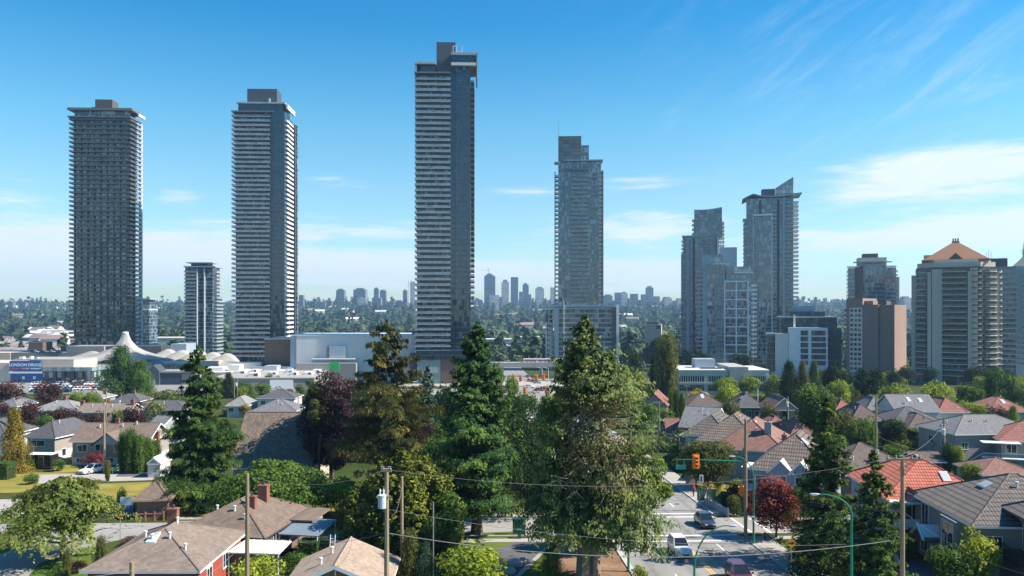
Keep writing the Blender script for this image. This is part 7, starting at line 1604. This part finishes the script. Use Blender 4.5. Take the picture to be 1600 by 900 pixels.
wire('service line from the weathered pole down across the right hand conifers', wp(1166,760,92.5), wp(1410,800,62), .5); wire('line from the weathered pole to the pole at the mauve gable house', wp(1165,662,92.5), wp(1026,632,170), 1.2); wire('line from crossarm pole to the frame edge over the striped tile house', wp(1412,800,62), wp(1640,905,50), .8)
wire('line from crossarm pole back to the transformer pole in the gardens', wp(1414,713,62), wp(1475,660,140), .7); wire('line between tall wooden pole and transformer pole in the gardens', wp(1369,680,140), wp(1475,705,140), .8); wire('line from the corner pole to the shaggy conifer', wp(1166,842,92.5), wp(1420,790,62), 1.0)
wire('sloping service line over the red house front', wp(386,842,61), wp(300,915,55), .3, .012); wire('guy line beside the greyer short pole', wp(606,792,60), wp(628,760,74), 1.4, .012)

# ---- vehicles
def paint(name, c, r=.25, metal=.3):
    hi = max(c) > .3; m = M(name, c, .35 if hi else r, .03, .3, metal=0 if hi else metal); m.node_tree.nodes['Principled BSDF'].inputs['Coat Weight'].default_value = .15 if hi else .6; return m
pWHITE, pDARK, pMAROON, pBLUE, pSILV, pRED, pBLK = [paint('car_paint_'+n, c) for n, c in (('white',(.72,.73,.74)),('graphite',(.04,.045,.06)),('maroon',(.14,.03,.05)),('blue',(.03,.07,.16)),('silver',(.42,.43,.45)),('red',(.35,.02,.02)),('black',(.015,.015,.018)))]
mHL = M('headlamp_glass', (.6,.62,.65), .1, .05, 1., spec=.9); mTL = M('tail_lamp', (.4,.01,.01), .2, .05, 1.)
def loft(b, secs, mi=0):
    k = len(secs[0]); n0 = len(b.v)
    for s in secs: b.v += s
    for i in range(len(secs)-1):
        for j in range(k): b.f.append((n0+i*k+j, n0+i*k+(j+1)%k, n0+(i+1)*k+(j+1)%k, n0+(i+1)*k+j)); b.m.append(mi)
    b.f.append(tuple(n0+j for j in reversed(range(k)))); b.m.append(mi); b.f.append(tuple(n0+(len(secs)-1)*k+j for j in range(k))); b.m.append(mi); return b
def car_shapes(suv):
    L, Wd, Ht = (4.75,.93,1.6) if suv else (4.65,.91,1.44); bl = .98 if suv else .9
    st = [(-L/2,.72,.38,.62),(-L/2+.12,.84,.24,.72),(-L/2+.6,.98,.2,bl-.16),(-1.05,1,.2,bl-.04),(0,1,.2,bl),(1.2,1,.2,bl+.02),(L/2-.5,.98,.22,bl+(.02 if suv else -.02)),(L/2-.1,.92,.3,bl-.06),(L/2,.8,.42,bl-.14)]
    secs = []
    for y, k, z0, z1 in st:
        w = Wd*k; zm = z0+(z1-z0)*.55
        secs.append([(-w*.93,y,z0),(w*.93,y,z0),(w,y,z0+.12),(w,y,zm),(w*.95,y,z1-.04),(w*.86,y,z1),(-w*.86,y,z1),(-w*.95,y,z1-.04),(-w,y,zm),(-w,y,z0+.12)])
    body = loft(MB(), [s[::-1] for s in secs]); body.f = [f[::-1] for f in body.f] if False else body.f
    ya, yb, yc, yd = (-.78,.05,1.8,2.22) if suv else (-.85,-.05,1.15,1.85)
    W1, W2_ = Wd*.86, Wd*.68; z1, z2 = bl-.02, Ht-.03
    g = MB(); g.v = [(-W1,ya,z1),(W1,ya,z1),(W1,yd,z1),(-W1,yd,z1),(-W2_,yb,z2),(W2_,yb,z2),(W2_,yc,z2),(-W2_,yc,z2)]
    g.f = [(0,1,5,4),(1,2,6,5),(2,3,7,6),(3,0,4,7),(4,5,6,7)]; g.m = [0]*5
    r = MB(); r.box(-W2_-.02,W2_+.02,yb-.03,yc+.03,z2+.002,z2+.045)
    for p, q in ((0,4),(1,5),(2,6),(3,7)): r.tube([g.v[p], g.v[q]], .045, 5)
    for sx in (-1, 1): r.tube([(sx*W1,.45,z1),(sx*W2_,.5,z2)], .035, 4)
    return L, Wd, bl, body, g, r
def car(lab, kind, pm, loc, rz):
    L, Wd, bl, body, g, r = car_shapes(kind == 'suv'); o = thing('car', lab, 'car', loc, rz)
    bd = body.build('body', pm, o, smooth=False); r.build('roof', pm, o); g.build('windows' if False else 'cabin_glass', mCARGL, o)
    for x in (-1, 1):
        for y in (-L*.3, L*.29):
            t = MB(); t.lathe([(.2,-.1),(.31,-.1),(.33,-.06),(.33,.06),(.31,.1),(.2,.1)], 16); t.xf(Matrix.Translation((x*(Wd-.09),y,.33)) @ Matrix.Rotation(R(90),4,'Y')); w = t.build('wheel', mTYRE, o)
            q = MB(); q.lathe([(.21,-.105),(.2,.0),(.21,.105)], 12); q.xf(Matrix.Translation((x*(Wd-.088),y,.33)) @ Matrix.Rotation(R(90),4,'Y')); q.build('rim', mGREYM, w)
        MB().box(x*Wd*.52-.16,x*Wd*.52+.16,-L/2-.02,-L/2+.12,.55,.69).build('headlight', mHL, o); MB().box(x*Wd*.62-.17,x*Wd*.62+.17,L/2-.09,L/2+.02,bl-.33,bl-.17).build('tail_light', mTL, o)
        MB().box(x*(Wd+.08)-.09,x*(Wd+.08)+.09,-.72,-.6,bl-.02,bl+.13).build('wing_mirror', pm, o)
    MB().box(-.42,.42,-L/2-.015,-L/2+.05,.4,.54).build('grille', mBLACK, o); MB().box(-.26,.26,L/2-.06,L/2+.015,.56,.68).build('number_plate', mSLABL, o)
    return o
RD = R(2.28)
x, y = G(1066, 874); car('silver white suv driving up the street beside the cedar', 'suv', paint('car_paint_pearl', (.55,.56,.58)), (x+.2, y+2.2, gz(y)+.03), RD)
x, y = G(1106, 826); car('dark sedan driving away at the crosswalk', 'sedan', pDARK, (x, y+1.5, gz(y)+.03), RD)
car('maroon car driving away at the bottom edge of the road', 'suv', pMAROON, (21.6, 76.2, gz(76.2)+.03), RD)
x, y = G(139, 741); car('white sedan parked on the drive before the long beige house', 'sedan', pWHITE, (x, y+1.2, gz(y)+.06), R(-24))
o = thing('cargo_trailer', 'black enclosed cargo trailer parked beside the grey hip bungalow', 'trailer', at(66, 143), R(-4)); MB().box(-2.3,2.3,-1.1,1.1,.45,2.6).build('box', mBLACK, o); MB().box(-2.33,2.33,-1.13,1.13,2.602,2.68).build('roof', mWHITE, o); MB().box(.1,1.0,-1.13,-1.105,.6,2.3).build('door', mDARK, o)
MB().box(0.,1.1,-1.16,-1.14,2.32,2.4).box(0.,.08,-1.16,-1.14,.55,2.31).box(1.02,1.1,-1.16,-1.14,.55,2.31).build('door_frame', mCHROME, o)
for xx in (-.5,.5): MB().lathe([(.33,-.12),(.33,.12)], 14).xf(Matrix.Translation((xx,-1.0,.33)) @ Matrix.Rotation(R(90),4,'X')).build('wheel', mTYRE, o)
MB().tube([(2.3,0,.5),(3.4,0,.5)], .06, 6).build('tow_bar', mDARK, o)
# parked and queueing cars far off: one mesh each
def far_car(pm, suv):
    L, Wd, bl, body, g, r = car_shapes(suv); b = MB()
    for src, mi in ((body,0),(r,0),(g,1)):
        n = len(b.v); b.v += src.v; b.f += [tuple(i+n for i in f) for f in src.f]; b.m += [mi]*len(src.f)
    for x in (-1,1):
        for y in (-L*.3, L*.29): b.box(x*Wd*.9-.1,x*Wd*.9+.1,y-.3,y+.3,0,.6,2)
    return b.mesh('parked_car', [pm, mCARGL, mTYRE])
FC = {}
CN = {'white':pWHITE,'dark':pDARK,'silver':pSILV,'blue':pBLUE,'red':pRED,'black':pBLK}
def fcar(col, px, py, rz, lab, group, d=None, up=.04):
    k = (col, rt.random() < .5)
    if k not in FC: FC[k] = far_car(CN[col], k[1])
    d = d or GD(py); tag(link('parked_car', FC[k], None, at(px, d, up), rz), lab, 'car', group)
g = random.Random(4)
for row, py in enumerate((598.5, 601.5, 605.5, 609.5, 613)):
    for i in range(24):
        px = 52 + i*5.6 + g.uniform(-.6,.6)
        if g.random() < .22 or 172 < px < 232: continue
        col = g.choice(('white','white','silver','dark','black','blue','silver','red'))
        fcar(col, px, py, RD+(0 if row % 2 else math.pi)+R(g.uniform(-4,4)), {'white':'white car parked in the drugstore car park','silver':'silver car parked in the drugstore car park','dark':'graphite car parked in the drugstore car park','black':'black car parked in the drugstore car park','blue':'dark blue car parked in the drugstore car park','red':'red car parked in the drugstore car park'}[col], col+' cars in the drugstore car park')
for i in range(9):
    col = ('blue','white','blue','dark','silver')[i % 5]; fcar(col, 52+i*5, 0, R(80), {'blue':'dark blue car on the parkade roof','white':'white car on the parkade roof','dark':'graphite car on the parkade roof','silver':'silver car on the parkade roof'}[col], col+' cars on the parkade roof', d=522, up=WZ(551,520)-gz(522))
for col, px, py, rz, lab in (('white',821,626,0,'white van like car in the nearest lane before the crossing'),('silver',806,628,0,'silver car in the outer lane before the crossing'),('white',834,638,0,'white car next down the street from the crossing'),('white',828,606,1.5,'white car turning in the middle of the crossing'),('red',842,611,1.5,'red car crossing beside the orange signal'),('dark',850,609,1.5,'dark car crossing behind the red one'),('blue',824,590,0,'dark blue car waiting beyond the crossing'),('red',833,597,.3,'red car waiting beyond the crossing'),('red',826,596,0,'dark red car waiting beside the other beyond the crossing'),('white',812,596,0,'white car waiting beyond the crossing by the fir'),('silver',840,599,1.2,'silver car beyond the crossing under the white lamp posts'),('silver',818,647,0,'silver car coming up the street between the trees')):
    fcar(col, px, py, RD+rz, lab, None)
# ---- the walker on the far pavement
def person(lab, loc, rz, shirt, trousers):
    o = thing('person', lab, 'person', loc, rz); me = bpy.data.meshes.new('body')
    J = {'pel':(0,0,.95,.15),'che':(0,.01,1.28,.17),'nek':(0,.01,1.47,.06),'hd0':(0,-.01,1.56,.085),'hd1':(0,-.01,1.68,.095),'hd2':(0,0,1.75,.06)}
    E = [('pel','che'),('che','nek'),('nek','hd0'),('hd0','hd1'),('hd1','hd2')]
    for s, n, st in ((-1,'l',.16),(1,'r',-.14)):
        J.update({n+'hip':(s*.1,0,.9,.1),n+'kne':(s*.11,-st*.6-.03,.5,.065),n+'ank':(s*.11,-st*1.4+.05,.09,.045),n+'toe':(s*.12,-st*1.4-.13,.03,.04),
                  n+'sho':(s*.19,.01,1.4,.07),n+'elb':(s*.24,st*.7+.02,1.13,.047),n+'wri':(s*.24,st*1.1-.1,.92,.034),n+'han':(s*.24,st*1.2-.14,.83,.038)})
        E += [('pel',n+'hip'),(n+'hip',n+'kne'),(n+'kne',n+'ank'),(n+'ank',n+'toe'),('che',n+'sho'),(n+'sho',n+'elb'),(n+'elb',n+'wri'),(n+'wri',n+'han')]
    K = list(J); me.from_pydata([J[k][:3] for k in K], [(K.index(a),K.index(b)) for a,b in E], []); 
    b = link('body', me, o); sk = b.modifiers.new('skin','SKIN'); sv = me.skin_vertices[0].data
    for k, v in zip(K, sv): v.radius = (J[k][3],)*2
    sv[0].use_root = True; b.modifiers.new('sub','SUBSURF').levels = 1; b.modifiers['sub'].render_levels = 1
    dg = bpy.context.evaluated_depsgraph_get(); m2 = bpy.data.meshes.new_from_object(b.evaluated_get(dg)); b.modifiers.clear(); b.data = m2
    m2.materials.clear()
    for m in (M('skin_tone', (.42,.25,.18), .6, .05, 1.), shirt, trousers, mBLACK): m2.materials.append(m)
    for p in m2.polygons:
        c = p.center; r_ = abs(c.x)
        p.material_index = 3 if c.z < .1 else 2 if c.z < .93 and r_ < .2 else 0 if (c.z > 1.47 or (r_ > .2 and c.z < 1.15)) else 1
        p.use_smooth = True
    hb = MB(); hb.lathe([(.1,1.62),(.108,1.68),(.095,1.76),(.04,1.8)], 12, (0,.012)); hb.build('hair', mBLACK, o, smooth=True)
    f = MB(); f.lathe([(.02,-.02),(.012,.02)], 6); f.xf(Matrix.Translation((0,-.115,1.63))); f.build('nose', bpy.data.materials['skin_tone'], o)
person('person in a red top and dark trousers walking on the far pavement', at(1083.5, 117, .135), R(10), M('red_cloth', (.38,.04,.045), .9, .1, 3.), M('dark_cloth', (.03,.035,.05), .9, .1, 3.))

# lettering becomes plain mesh
dg = bpy.context.evaluated_depsgraph_get()
for o in [o for o in SC.objects if o.type == 'FONT']:
    me = bpy.data.meshes.new_from_object(o.evaluated_get(dg)); n = link(o.name.split('.')[0]+'_tmp', me, o.parent, o.location); n.rotation_euler = o.rotation_euler
    nm = o.name.split('.')[0]; bpy.data.objects.remove(o); n.name = nm
